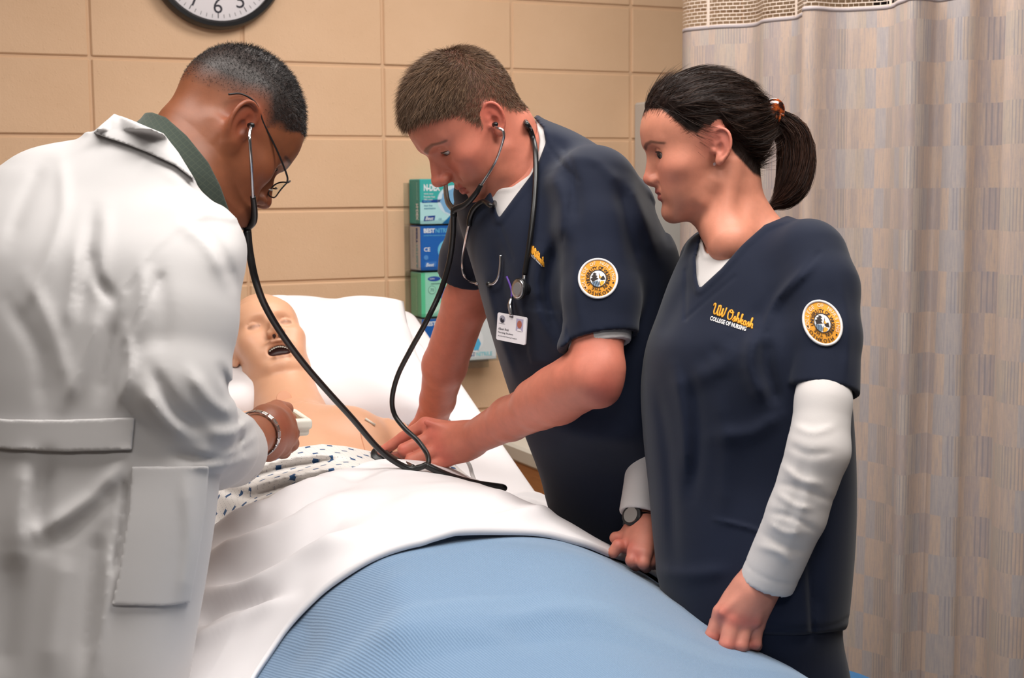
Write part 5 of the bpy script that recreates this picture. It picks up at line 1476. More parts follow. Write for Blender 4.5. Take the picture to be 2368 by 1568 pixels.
def top_m(P):
    prj = project(P); px, py, dd = prj
    d = torso_m(P, prj); tor = d
    sl = chain(P, SLV_M, SLV_MR, .012)
    n = SLV_M[3]-SLV_M[2]; n = n/np.linalg.norm(n)+np.array([.22, 0, 0])
    cutp = plane(P, W(1390, 785, 2.14), n)
    sl = smax(sl, cutp, F32(.004))
    inner = smax(chain(P, SLV_M, [r-.008 for r in SLV_MR], .012), -(cutp+.035), F32(.004))
    n2 = SRV_M[2]-SRV_M[1]; cp2 = plane(P, W(1078, 632, 2.60), n2/np.linalg.norm(n2)+np.array([.1, 0, 0]))
    sr = smax(chain(P, SRV_M, [.066, .058, .056], .01), cp2, F32(.004)); inr = smax(chain(P, SRV_M, [.060, .052, .050], .01), -(cp2+.035), F32(.003))
    far = smin_var(d, sr, F32(.004)+F32(.026)*np.clip((-.015-cp2)/.05, 0, 1))
    d = smin_var(far, sl, F32(.004)+F32(.021)*np.clip((-.015-cutp)/.06, 0, 1))
    d = d-folds(prj, FOLDS_M, 2.42)-F32(.0015)*wob(P, 24, 4, stretch=(1, 1, .6))
    inner = smax(inner, F32(.008)-tor, F32(.004)); inr = smax(inr, F32(.008)-tor, F32(.004)); d = smax(smax(d, -inner, F32(.002)), -inr, F32(.002))
    for pts, a, w in (([(1305, 345), (1330, 400), (1318, 480), (1300, 560)], -.0015, 5), ([(1262, 332), (1300, 380), (1340, 420)], -.0015, 5), ([(1155, 520), (1170, 560), (1185, 600)], -.0015, 5)):
        e, t = seg2(px, py, fold_line(pts)); d = d-F32(a)*np.exp(-(e/w)**2)*(dd < 2.4)
    e, t = seg2(px, py, [(1134, 440), (1143, 470), (1153, 505), (1190, 455), (1228, 405), (1247, 370), (1262, 330), (1256, 296), (1230, 268)])
    d = d-F32(.0025)*np.clip((17-e)/8, 0, 1)*(dd < 2.45)
    d = smax(d, -(poly2(px, py, CUT_M)*dd/F32(FPX)), F32(.003))
    # chest pocket
    pk = poly2(px, py, [(1203, 712), (1300, 722), (1330, 850), (1225, 840)]); d = d-F32(.0022)*np.clip(-pk/3, 0, 1)*(dd < 2.3)
    return smax(d, (py-1330)*dd/F32(FPX), F32(.004))
lo, hi = bbox([W(1046, 430, 2.55), W(1570, 700, 2.15), W(1500, 700, 2.05), W(1240, 262, 2.36), W(1290, 1340, 2.6), W(1570, 1340, 2.2), W(1050, 660, 2.7)], .07)
VtMM, FtMM = polygonize(top_m, lo, hi, .0035)
top_mo = mesh_obj('scrub_top', VtMM, FtMM, M['navy'], man)
# ---- white T-shirt
TEE_AX = [W(1385, 560, 2.19), W(1392, 690, 2.155), W(1385, 850, 2.13)]
def tee_m(P):
    prj = project(P); px, py, dd = prj
    t = torso_m(P, prj)+F32(.007)+F32(.012)*np.clip((py-520)/60, 0, 1)+F32(.010)*np.clip((px-1270)/50, 0, 1)
    cutn = poly2(px, py, [(1100, 300), (1125, 405), (1143, 438), (1185, 432), (1224, 405), (1243, 365), (1248, 325), (1240, 285), (1200, 240)])*dd/F32(FPX)
    e, _ = seg2(px, py, [(1125, 405), (1143, 438), (1185, 432), (1224, 405), (1243, 365), (1248, 325)]); t = t-F32(.0015)*np.clip((9-e)/2, 0, 1)
    t = smax(t, -cutn, F32(.002)); t = smax(t, (py-620)*dd/F32(FPX), F32(.004))
    s = chain(P, TEE_AX, [.046, .0465, .0475], .006); n = SLV_M[3]-SLV_M[2]; n = n/np.linalg.norm(n)+np.array([.22, 0, 0])
    cp = plane(P, W(1390, 802, 2.14), n); s = smax(s, cp, F32(.002)); s = smax(s, -smax(chain(P, TEE_AX, [.036, .0365, .0375], .006), -(cp+.05), F32(.003)), F32(.002))
    s = smax(s, -(cp+.10), F32(.004))
    return np.minimum(t, s)
v, f = polygonize(tee_m, lo, np.maximum(hi, lo+.1), .0034)
mesh_obj('t_shirt', v, f, M['tee'], man)
def trousers_m(P):
    d = loft(P, [(1250, 1330, 1600, 2.48, .13, -.35), (1330, 1385, 1630, 2.50, .13, -.35), (1450, 1470, 1680, 2.53, .13, -.35)], 2.3)
    d = smin(d, chain(P, LEG_ML, [.105, .085, .075], .02), F32(.04)); d = smin(d, chain(P, LEG_MR, [.105, .085, .075], .02), F32(.04))
    return smax(d-F32(.004)*wob(P, 22, 5, stretch=(1, 1, .35)), F32(.045)-P[:, 2], F32(.01))
lo, hi = bbox(LEG_ML+LEG_MR+[W(1300, 1260, 2.65), W(1680, 1460, 2.35)], .12); lo[2] = .02
v, f = polygonize(trousers_m, lo, hi, .009)
mesh_obj('trousers', v, f, M['navy'], man)
shoe('shoe', LEG_ML[2], (-1, .2), man, M['shoe']); shoe('shoe', LEG_MR[2], (-1, .2), man, M['shoe'])
# ---- short hair brushed forward
def short_hair(fr, V, Fc, mask, N, parent, c0, c1, lens, width, fwd_dir, seed, curl=0., name='hair', lift=.45, seg=3):
    rs = np.random.RandomState(seed)
    q = to_local(fr, V.astype(F32)).astype(float); w = mask(q)
    P_, N_ = tri_sample(V, Fc, w, N, rs); ql = to_local(fr, P_.astype(F32)).astype(float)
    L = lens(ql)*rs.uniform(.75, 1.15, N)
    fl = fwd_dir(ql); fl = fl @ fr['M'].T
    fl = fl-N_*np.sum(fl*N_, axis=1)[:, None]; fl /= np.linalg.norm(fl, axis=1)[:, None]+1e-9
    d = N_*lift+fl*(1-lift)+rs.normal(size=(N, 3))*(.16+curl); d /= np.linalg.norm(d, axis=1)[:, None]
    k = rs.rand(N, 1); cs = np.array(lin(c0))*(1-k)+np.array(lin(c1))*k
    bend = fl*.5-N_*.25+(rs.normal(size=(N, 3))*curl*2.5 if curl else 0)
    return strands(name, P_-N_*.0005, d, L, width, cs, parent, seg, bend=bend, seed=seed+1, kind='stuff')
def len_m(q):
    top = np.clip((q[:, 2]-.045)/.05, 0, 1); return .007+.021*top*np.clip((q[:, 1]+.07)/.08, .35, 1)
def flow_m(q):
    d = np.zeros_like(q); d[:, 1] = 1.0; d[:, 2] = -.35; d[:, 0] = .25*np.sign(q[:, 0]); k = np.clip((q[:, 1]+.075)/.05, 0, 1)[:, None]; return d*k+np.array([0, -.3, -1.0])*(1-k)+np.array([0, 0, -.6])*(k*(1-k))
short_hair(FR_M, VhM, FhM, hair_mask_m, 34000, man, (58, 42, 33), (132, 104, 82), len_m, .00026, flow_m, 21)

# ================================================================== instructor in a white coat, seen from behind
SK_D = (130, 76, 49)
FR_D = head_frame(519, 308, 2.05, -34, -47, 0, 'R', 1.03)
HPD, HF_D, HB_D = make_head(FR_D, jaw=1.04, nose=1.0, nosew=1.2, brow=1.05, lips=1.0, eye_open=.0038, lid_drop=.002, muzzle=.8, back=-.006, ear=1.08, flare=14, earx=.003, eary=.006)
NECK_D = [to_world(FR_D, (0, -.018, .015)), to_world(FR_D, (0, -.022, -.035)), W(482, 350, 2.03), W(430, 440, 2.01)]
NR_D = [.058, .058, .062, .08]
def neck_d(P):
    n = chain(P, NECK_D, NR_D, .02)
    n = smin(n, rc(P, W(462, 355, 2.01), W(370, 430, 1.98), .050, .082), F32(.03))
    n = smin(n, rc(P, to_world(FR_D, (-.02, .03, -.07)), W(500, 470, 2.04), .040, .055), F32(.03))
    return n
def skin_head_d(P):
    d = HF_D(to_local(FR_D, P))*F32(FR_D['s'])
    n = neck_d(P)
    n = smin(n, rc(P, to_world(FR_D, (-.058, -.035, -.02)), W(470, 400, 1.97), .010, .008), F32(.02))
    return smin(d, n, F32(.018))
def hair_mask_d(q):
    y, z = q[:, 1], q[:, 2]; ax = np.abs(q[:, 0])
    hl = np.interp(y, [-.13, -.095, -.070, -.045, -.030, -.012, .004, .016, .026, .040, .055, .075, .10], [.010, .004, .008, .020, .034, .040, .030, .022, .034, .040, .058, .072, .076])
    near_ear = (ax > .067) & (np.hypot((y+.012)/.024, (z-.002)/.036) < 1.05)
    soft = np.interp(y, [-.12, -.02, .03, .05], [.045, .040, .020, .006])
    return np.clip((z-hl)/soft, 0, 1)*~near_ear
lo, hi = bbox([FR_D['o'], W(400, 440, 2.0), W(350, 420, 1.97)], .09); lo2, hi2 = bbox([FR_D['o']], .165); lo, hi = np.minimum(lo, lo2), np.maximum(hi, hi2)
lo[2] = max(lo[2], W(480, 520, 2.03)[2]); VhD, FhD = polygonize(skin_head_d, lo, hi, .0018)
ChD = skin_cols_head(VhD, FR_D, HPD, SK_D, (142, 70, 50), (124, 68, 56), (146, 74, 52), (34, 26, 24), .005, stubble=(100, 56, 40), hairmask=lambda q: .95*np.clip(hair_mask_d(q)*1.25, 0, 1)**.8, hairc=(30, 26, 25))
def hand_dr(P):
    d = hand_chain(P, [([(560, 1030, 2.10), (598, 1000, 2.20), (622, 985, 2.24)], [.036, .030, .031]),
        ([(612, 985, 2.23), (648, 960, 2.29)], [.026, .0175]), ([(616, 990, 2.23), (660, 982, 2.285)], [.027, .0170]), ([(614, 1000, 2.22), (664, 1008, 2.28)], [.026, .0165]), ([(608, 1015, 2.21), (648, 1032, 2.27)], [.026, .0165]),
        ([(606, 1010, 2.20), (622, 1040, 2.22)], [.022, .018])], .016)
    for pts, rad in [([(650, 960, 2.29), (668, 972, 2.325), (672, 985, 2.36)], [.0150, .0130, .011]), ([(662, 983, 2.285), (676, 1000, 2.315), (672, 1010, 2.355)], [.0150, .0130, .011]), ([(665, 1008, 2.28), (674, 1026, 2.305), (668, 1034, 2.345)], [.0145, .0125, .011]), ([(650, 1033, 2.27), (656, 1044, 2.295), (652, 1048, 2.33)], [.0140, .0118, .010]),
                     ([(610, 965, 2.24), (640, 946, 2.30), (662, 946, 2.345)], [.020, .0150, .012])]:
        d = smin(d, chain(P, [W(*a) for a in pts], rad, .002), F32(.005))
    return d
lo, hi = bbox([W(560, 1030, 2.1), W(680, 930, 2.38), W(680, 1060, 2.38)], .05)
VrD, FrD = polygonize(hand_dr, lo, hi, .0018)
CrD = hand_cols(VrD, (150, 90, 66), (146, 76, 58), [(650, 960, 18), (660, 984, 18), (665, 1010, 16), (650, 1035, 16)])
# left hand, on the far side of the bed
DL = [W(60, 480, 2.20), W(160, 800, 2.42), W(330, 980, 2.50), W(440, 1010, 2.62)]
def hand_dl(P):
    e = DL[3]; f = np.array([.75, .62, -.2]); f /= np.linalg.norm(f); s_ = np.cross(f, UP); s_ /= np.linalg.norm(s_)
    d = chain(P, [DL[2], e, e+f*.05], [.036, .027, .028], .01)
    for k in range(4):
        b = e+f*.07+s_*(.03-.02*k); d = smin(d, chain(P, [b, b+f*.04-UP*.008, b+f*.065-UP*.03], [.012, .010, .009]), F32(.006))
    t = e+f*.02+s_*.03; d = smin(d, chain(P, [t, t+f*.03+s_*.02, t+f*.055+s_*.02-UP*.015], [.014, .011, .009]), F32(.008))
    return d
lo, hi = bbox([DL[2], DL[3], DL[3]+np.array([.14, .12, -.05])], .05)
VlD, FlD = polygonize(hand_dl, lo, hi, .0028)
ROWS_D = [(300, 236, 300, 2.02, .05, -.35), (318, 170, 392, 2.02, .075, -.35), (340, 80, 425, 2.02, .095, -.35), (385, -8, 452, 2.01, .12, -.35), (440, -62, 474, 2.00, .145, -.35), (500, -98, 515, 1.98, .165, -.35), (560, -118, 545, 1.96, .178, -.35), (700, -132, 525, 1.94, .185, -.33), (850, -130, 512, 1.93, .185, -.30), (1000, -122, 500, 1.92, .180, -.28), (1120, -126, 496, 1.92, .185, -.26), (1200, -132, 487, 1.92, .19, -.25), (1320, -142, 469, 1.92, .195, -.25), (1450, -150, 446, 1.92, .20, -.25), (1568, -156, 425, 1.92, .205, -.25), (1900, -190, 330, 1.92, .20, -.25), (2150, -190, 320, 1.92, .20, -.25)]
LEG_DR = [W(185, 1500, 1.88), W(160, 2250, 1.90), W(150, 2900, 1.93)]; LEG_DL = [W(-10, 1500, 2.02), W(-15, 2200, 2.05), W(-18, 2780, 2.08)]
LEG_DR[2][2] = .10; LEG_DL[2][2] = .10
def trunk_d(P):
    d = loft(P, ROWS_D[:-2], 2.3)+F32(.018)
    d = smin(d, chain(P, DL[:3], [.05, .04, .034], .01), F32(.02))
    d = smin(d, chain(P, LEG_DR, [.088, .06, .042], .02), F32(.03)); d = smin(d, chain(P, LEG_DL, [.088, .06, .042], .02), F32(.03))
    return d
lo, hi = bbox(DL[:3]+LEG_DR+LEG_DL+[W(-160, 560, 2.15), W(545, 1450, 1.75)], .12)
VtD, FtD = polygonize(trunk_d, lo, hi, .012)
doctor = empty('person', (W(170, 1600, 1.95)[0], W(170, 1600, 1.95)[1], 0)); tag(doctor, 'man in a white lab coat and glasses, seen from behind at the bedside', 'person')
V_, F_, C_ = join_pieces([(VhD, FhD, ChD), (VrD, FrD, CrD), (VlD, FlD, np.tile(np.array(lin((160, 100, 76))), (len(VlD), 1))), (VtD, FtD, np.tile(np.array(lin(SK_D)), (len(VtD), 1)))])
mesh_obj('body', V_, F_, M['skin'], doctor, cols=C_)
eyeballs(FR_D, doctor, (0, -25), (50, 36, 28)); lashes(FR_D, HPD, doctor, (30, 22, 20), .0006)
# ---- white coat
SLV_D = [W(438, 575, 1.86), W(412, 740, 1.80), W(402, 890, 1.775), W(424, 985, 1.80), W(486, 1030, 1.95), W(546, 1046, 2.12)]
SLV_DR = [.068, .070, .067, .064, .058, .054]
FOLDS_D = [([(140, 370), (148, 480), (110, 600), (60, 700)], .006, 16), ([(100, 380), (60, 460), (20, 560)], -.006, 20), ([(215, 480), (200, 600), (185, 720)], -.006, 16), ([(245, 480), (240, 570), (225, 680)], .006, 18), ([(180, 560), (170, 660), (150, 760)], .005, 16), ([(210, 580), (222, 640), (265, 700)], -.009, 14), ([(60, 640), (120, 760), (160, 900)], .005, 20), ([(20, 700), (90, 820), (100, 940)], -.005, 20), ([(230, 720), (200, 820), (150, 940)], .007, 18), ([(270, 740), (250, 830), (230, 920)], -.006, 16), ([(290, 760), (300, 850), (270, 950)], .006, 14),
           ([(430, 420), (470, 450), (510, 480)], -.004, 10), ([(380, 400), (440, 440), (490, 490)], .003, 12), ([(330, 600), (330, 700), (300, 800)], .005, 18), ([(420, 520), (480, 560), (520, 640)], .006, 18), ([(460, 520), (510, 580), (540, 660)], -.006, 14), ([(360, 620), (380, 720), (370, 820)], -.004, 22),
           ([(330, 900), (380, 970), (430, 1010)], .008, 18), ([(350, 850), (400, 940), (470, 1000)], -.007, 16), ([(440, 860), (490, 930), (540, 960)], .007, 16), ([(510, 850), (530, 900), (545, 920)], -.007, 10), ([(400, 1050), (480, 1060), (560, 1020)], -.006, 14), ([(430, 1070), (520, 1080), (590, 1050)], .006, 14), ([(480, 1000), (540, 1000), (590, 960)], .006, 14), ([(548, 960), (553, 1000), (556, 1040)], -.005, 10), ([(450, 1040), (520, 1050), (590, 1010)], .004, 10),
           ([(60, 1060), (40, 1200), (40, 1320)], .010, 26), ([(110, 1060), (95, 1180), (100, 1260)], -.010, 22), ([(290, 1060), (220, 1150), (110, 1220), (70, 1240)], .010, 22), ([(270, 1120), (200, 1190), (120, 1260)], -.007, 22), ([(230, 1230), (215, 1350), (200, 1568)], -.007, 26), ([(150, 1280), (130, 1400), (110, 1568)], .006, 30), ([(250, 1250), (240, 1400), (210, 1568)], .006, 14), ([(30, 1280), (20, 1420), (10, 1568)], -.008, 30), ([(430, 1100), (440, 1250), (420, 1400)], .004, 20)]
COATCUT = [(214, 306), (264, 262), (306, 278), (379, 308), (413, 352), (459, 428), (500, 470), (546, 506), (553, 548), (900, 548), (900, -400), (-400, -400), (-400, 250), (150, 285)]
def torso_d(P, prj): return loft(P, ROWS_D, 2.3, prj)
def coat_base(P, prj):
    d = torso_d(P, prj)
    d = smin(d, rc(P, W(285, 345, 2.00), W(405, 405, 1.985), .036, .050), F32(.05))
    return smin(d, neck_d(P)-F32(.006), F32(.06))
def coat_fn(P):
    prj = project(P); px, py, dd = prj
    d = coat_base(P, prj)
    d = smax(d, -(poly2(px, py, COATCUT)*dd/F32(FPX)), F32(.003))
    sl = chain(P, SLV_D, SLV_DR, .02)
    n = SLV_D[5]-SLV_D[4]; n = n/np.linalg.norm(n)+np.array([.25, 0, -.05]); cp = plane(P, W(541, 1045, 2.105), n)
    sl = smax(sl, cp, F32(.004))
    inn = smax(chain(P, SLV_D, [r-.007 for r in SLV_DR], .02), -(cp+.045), F32(.004))
    # far sleeve
    sf = chain(P, DL[:3], [.07, .062, .055], .02); sf = smax(sf, plane(P, W(330, 985, 2.5), DL[2]-DL[1]), F32(.004))
    d = smin(d, sf, F32(.04))
    kk = F32(.022)-F32(.018)*np.clip((py-760)/150, 0, 1)
    d = smin_var(d, sl, kk*np.clip((-.02-cp)/.06, .15, 1))
    d = d-folds(prj, FOLDS_D, 2.2)-F32(.0018)*wob(P, 18, 6, stretch=(1, 1, .6))
    d = smax(d, -inn, F32(.003))
    for pts, a, w in (([(545, 508), (462, 500), (400, 538), (340, 592), (290, 660), (272, 705)], .0020, 9), ([(545, 516), (464, 508), (404, 546), (345, 600), (296, 668)], -.0012, 9), ([(318, 970), (306, 1080), (275, 1250), (255, 1400), (236, 1568)], .0010, 12), ([(372, 640), (330, 720), (290, 800)], -.003, 8)):
        e, t = seg2(px, py, fold_line(pts)); d = d-F32(a)*np.exp(-(e/w)**2)*(dd < 2.05)
    e, t = seg2(px, py, [(291, 1108), (284, 1200), (264, 1335)]); d = d+F32(.008)*np.exp(-(e/7.5)**2)*(dd < 1.95)*np.clip(8*np.minimum(t, 1-t), 0, 1)
    return smax(d, (py-1900)*dd/F32(FPX), F32(.004))
lo, hi = bbox([W(-160, 560, 2.2), W(-165, 1500, 1.7), W(560, 800, 1.7), W(620, 1050, 2.25), W(250, 255, 2.05), W(-175, 1910, 2.2), W(390, 1910, 1.7), W(330, 985, 2.55), W(540, 480, 2.15)], .08)
v, f = polygonize(coat_fn, lo, hi, .0043)
coat_o = mesh_obj('lab_coat', v, f, M['coat'], doctor)
def shell_patch(name, base, poly, thick, mat, parent, dmin, dmax, h=.003, off=0.0, extra=None):
    """cloth piece lying on a garment surface, bounded by an outline"""
    def fn(P):
        prj = project(P); px, py, dd = prj
        d = np.abs(base(P, prj)-F32(off))-F32(thick)
        if extra is not None: d = d-extra(prj)
        d = smax(d, poly2(px, py, poly)*dd/F32(FPX), F32(.002))
        return smax(d, np.maximum(dmin-dd, dd-dmax), F32(.002))
    pts = [W(x, y, dz) for x, y in poly for dz in (dmin, dmax)]
    lo, hi = bbox(pts, .01); v, f = largest_piece(*polygonize(fn, lo, hi, h))
    return mesh_obj(name, v, f, mat, parent)
fd = lambda prj: folds(prj, FOLDS_D, 2.2)
def coat_plain(P, prj): return torso_d(P, prj)-folds(prj, FOLDS_D, 2.2)-F32(.0018)*wob(P, 18, 6, stretch=(1, 1, .6))
shell_patch('belt', coat_plain, [(-105, 952), (-60, 962), (20, 970), (140, 971), (312, 965), (305, 1041), (150, 1045), (20, 1040), (-60, 1030), (-105, 1022)], .0035, M['coat'], coat_o, 1.6, 1.99, .0024, .006)
shell_patch('pocket', coat_plain, [(304, 1079), (484, 1077), (476, 1180), (456, 1310), (440, 1394), (380, 1402), (258, 1400), (272, 1335), (298, 1180)], .0022, M['coat'], coat_o, 1.6, 1.99, .0024, .004)
# collars
CC = [(216, 307), (240, 284), (264, 263), (306, 280), (345, 296), (379, 310), (413, 353), (459, 429), (500, 486), (478, 450), (452, 418), (406, 383), (383, 372), (340, 352), (291, 333), (250, 320)]
shell_patch('coat_collar', coat_base, CC, .011, M['coat'], coat_o, 1.7, 2.3, .0025, .002)
sh = shell_patch('shirt_collar', lambda P, prj: neck_d(P)-F32(.006), [(300, 284), (329, 261), (352, 260), (383, 271), (432, 314), (482, 376), (509, 429), (537, 506), (515, 500), (490, 474), (459, 436), (413, 362), (379, 320), (345, 305)], .005, M['green_shirt'], doctor, 1.7, 2.3, .0028, .005)
def trousers_d(P):
    d = chain(P, [W(100, 1500, 1.95), W(100, 1600, 1.95)], [.13, .13])
    d = smin(d, chain(P, LEG_DR, [.105, .088, .078], .02), F32(.04)); d = smin(d, chain(P, LEG_DL, [.105, .088, .078], .02), F32(.04))
    return smax(d, F32(.045)-P[:, 2], F32(.01))
lo, hi = bbox(LEG_DR+LEG_DL, .15); lo[2] = .02
v, f = polygonize(trousers_d, lo, hi, .01); mesh_obj('trousers', v, f, M['dark_trousers'], doctor)
shoe('shoe', LEG_DR[2], (1, .5), doctor, M['shoe']); shoe('shoe', LEG_DL[2], (1, .5), doctor, M['shoe'])
# ---- cropped curly hair
def len_d(q): return .0035+.0055*np.clip((q[:, 2]-.05)/.05, 0, 1)
def flow_d(q):
    d = np.zeros_like(q); d[:, 1] = .6; d[:, 2] = -.6; return d
short_hair(FR_D, VhD, FhD, hair_mask_d, 26000, doctor, (14, 13, 13), (74, 70, 70), len_d, .00026, flow_d, 31, curl=.35, lift=.6)

# ================================================================== bed, linen and patient simulator
BT = np.array([-.342, .940, 0]); BL = np.array([.940, .342, 0]); BC = np.array([-.04, 1.672, 0])
def BP(t, lat, z): return BC+np.multiply.outer(np.asarray(t, float), BT)+np.multiply.outer(np.asarray(lat, float), BL)+np.multiply.outer(np.asarray(z, float), UP)
def mat_z(t): t = np.asarray(t, float); x = (t-.86)/.07; return .83+.335*.07*np.log1p(np.exp(np.clip(x, -40, 40)))
HALF = .41; CEN = .07; T0, T1 = -.12, 1.93
# ---- frame
bed = empty('hospital_bed', tuple(BP(.9, 0, 0))); tag(bed, 'adjustable hospital bed with raised backrest under white and blue linen', 'bed')
BM = np.stack([BL, BT, UP], 1)
mb = MB(); mb.box(BP(.36, CEN, .635), (.80, .98, .05), BM, .01); mb.build('deck', M['grey_plastic'], bed, False)
sl_ = math.atan(.32); BM2 = np.stack([BL, BT*math.cos(sl_)+UP*math.sin(sl_), UP*math.cos(sl_)-BT*math.sin(sl_)], 1)
mb = MB(); mb.box(BP(1.40, CEN, .80), (.80, 1.10, .05), BM2, .01); mb.build('backrest_deck', M['grey_plastic'], bed, False)
for s_ in (-1, 1):
    mb = MB(); mb.box(BP(.86, CEN+s_*.37, .52), (.05, 2.0, .07), BM, .008); mb.build('side_rail', M['dull_metal'], bed, False)
    for t in (.05, 1.72):
        mb = MB(); mb.box(BP(t, CEN+s_*.35, .30), (.05, .05, .40), BM, .006); mb.build('leg', M['dull_metal'], bed, False)
        mb = MB(); mb.lathe([(.035, -.014), (.05, -.012), (.05, .012), (.035, .014)], BP(t, CEN+s_*.35, .051), np.stack([BT, UP, BL], 1), 20); mb.build('castor', M['black_plastic'], bed)
mb = MB(); mb.box(BP(2.02, CEN, .72), (.84, .035, .50), BM, .015); mb.build('headboard', M['wood'], bed, False)
mb = MB(); mb.box(BP(-.20, CEN, .58), (.84, .035, .36), BM, .015); mb.build('footboard', M['wood'], bed, False)
# ---- mattress with its fitted sheet
V = []; nt_, ns_ = 70, 56
for t in np.linspace(T0, T1, nt_):
    zt = float(mat_z(t)); e = min(1, min(t-T0, T1-t)/.03+.35)
    for k in range(ns_):
        a = 2*math.pi*k/ns_; c, s = math.cos(a), math.sin(a)
        x = CEN+math.copysign(abs(c)**.22, c)*HALF; z = math.copysign(abs(s)**.45, s)*.085*(.6+.4*e)
        V.append(BP(t, x, zt-.085+z))
Fc = [(i*ns_+k, i*ns_+(k+1) % ns_, (i+1)*ns_+(k+1) % ns_, (i+1)*ns_+k) for i in range(nt_-1) for k in range(ns_)]
Fc += [tuple(range(ns_))[::-1], tuple(range((nt_-1)*ns_, nt_*ns_))]
mo = mesh_obj('mattress', V, Fc, M['sheet'], None); tag(mo, 'mattress in a smooth white fitted sheet under the patient simulator', 'mattress')
# ---- pillows
def pillow(name, c, e1, e2, a, b, h, label, seed, dent=None):
    e1 = np.array(e1, float); e1 /= np.linalg.norm(e1); e2 = np.array(e2, float); e2 -= (e2 @ e1)*e1; e2 /= np.linalg.norm(e2); e3 = np.cross(e1, e2)
    n = 56; g = np.linspace(-1, 1, n); X, Y = np.meshgrid(g, g, indexing='ij')
    pinx = 1-.055*(1-Y**2)*np.abs(X)**3-0*X; piny = 1-.075*(1-X**2)*np.abs(Y)**3
    prof = ((1-np.abs(X)**3.2)*(1-np.abs(Y)**3.2))**.5
    rs = np.random.RandomState(seed); P0 = np.stack([X*a*pinx, Y*b*piny, 0*X], -1)
    wr = .012*wob(P0.reshape(-1, 3).astype(F32), 16, seed).reshape(n, n)*prof+.010*np.sin(np.arctan2(Y, X)*11+seed+2*np.hypot(X, Y))*np.hypot(X, Y)**2*prof+.004*wob(P0.reshape(-1, 3).astype(F32), 40, seed+2).reshape(n, n)*prof
    top = prof*h+wr
    if dent is not None:
        for (dx, dy, r, dep) in dent: top = top-dep*np.exp(-((X*a-dx)**2+(Y*b-dy)**2)/r**2)
    Vt = np.array(c)+(X*a*pinx)[..., None]*e1+(Y*b*piny)[..., None]*e2+top[..., None]*e3
    Vb = np.array(c)+(X*a*pinx)[..., None]*e1+(Y*b*piny)[..., None]*e2-(prof*h*.8)[..., None]*e3
    V = np.concatenate([Vt.reshape(-1, 3), Vb.reshape(-1, 3)]); i = np.arange(n*n).reshape(n, n)
    F1 = np.stack([i[:-1, :-1], i[1:, :-1], i[1:, 1:], i[:-1, 1:]], -1).reshape(-1, 4); F2 = F1[:, ::-1]+n*n
    o = mesh_obj(name, V, np.concatenate([F1, F2]), M['pillowcase'], None)
    import bmesh
    bm = bmesh.new(); bm.from_mesh(o.data); bmesh.ops.remove_doubles(bm, verts=bm.verts, dist=.0008); bm.to_mesh(o.data); bm.free()
    tag(o, label, 'pillow', 'white pillows at the head of the bed'); return o
tr = W(937, 702, 3.34); br = W(1018, 978, 3.02); up2 = tr-br
cpil = (tr+br)/2-BL*.335
pillow('pillow', cpil+np.array([0, .02, -.0]), BL, up2, .345, np.linalg.norm(up2)/2+.005, .085, 'white pillow propped up behind the head of the patient simulator', 3, [(-.16, .0, .11, .07)])
pillow('pillow', BP(1.66, .03, 1.125), BL, BT*.95+UP*.32, .385, .20, .065, 'second white pillow lying flat behind the propped pillow', 5)

# ---- patient simulator
FR_P = dict(o=W(618, 808, 3.02), s=1.0)
f_ = np.array([.24, -.70, .67]); f_ /= np.linalg.norm(f_); u_ = np.array([-.38, .68, .66]); u_ -= (u_ @ f_)*f_; u_ /= np.linalg.norm(u_); FR_P['M'] = np.stack([np.cross(u_, f_), f_, u_], 1)
HPP, HF_P, HB_P = make_head(FR_P, jaw=1.03, nose=.9, nosew=1.1, brow=.8, lips=.8, mouth_open=.026, closed=True, mz=.002)
SH = lambda t, lat, dz: BP(t, lat, float(mat_z(t))+dz)
def patient_body(P):
    n = chain(P, [to_world(FR_P, (0, -.015, -.02)), to_world(FR_P, (.006, .0, -.07)), SH(1.255, .02, .045), SH(1.17, .015, .05)], [.062, .066, .072, .08], .02)
    d = None
    for pts, rad in [([(1.10, .0, .035), (.90, .0, .035), (.62, .0, .05)], [.105, .11, .11]), ([(1.14, -.10, .03), (.90, -.09, .03), (.64, -.07, .04)], [.085, .09, .10]), ([(1.14, .10, .03), (.90, .09, .03), (.64, .07, .04)], [.085, .09, .10]),
                     ([(1.19, .15, .03), (1.18, .19, .02)], [.062, .060]), ([(1.19, -.15, .03), (1.18, -.19, .02)], [.062, .060]),
                     ([(1.16, .20, .02), (.90, .265, .03), (.66, .27, .04), (.56, .25, .05)], [.055, .043, .036, .028]), ([(1.16, -.20, .02), (.92, -.25, .015), (.70, -.21, .0), (.60, -.18, .0)], [.055, .042, .034, .028]),
                     ([(.62, .09, .03), (.28, .10, .03), (-.02, .10, .01)], [.09, .066, .045]), ([(.62, -.09, .03), (.28, -.10, .03), (-.02, -.10, .01)], [.09, .066, .045])]:
        e = chain(P, [SH(*a) for a in pts], rad, .02); d = e if d is None else smin(d, e, F32(.035))
    # pectorals
    for s_ in (-1, 1): d = smin(d, ell(P, SH(1.10, s_*.085, .085), (.085, .075, .055), BM2), F32(.04))
    return smin(d, n, F32(.03))
def patient(P):
    d = HF_P(to_local(FR_P, P)); b = patient_body(P)
    d = smin(d, b, F32(.012))
    # scalp seam and throat plug
    q = to_local(FR_P, P)
    d = d+F32(.0015)*np.exp(-((q[:, 2]-.082+.10*(q[:, 1]-.02))/.0018)**2)*(q[:, 2] > .03)
    return d
lo, hi = bbox([FR_P['o']], .15); lo = np.minimum(lo, SH(1.0, -.26, 0).min()*0+np.minimum(SH(1.0, -.3, -.05), SH(1.0, .3, -.05))); hi = np.maximum(hi, np.maximum(SH(1.25, .3, .2), SH(1.0, .3, .2)))
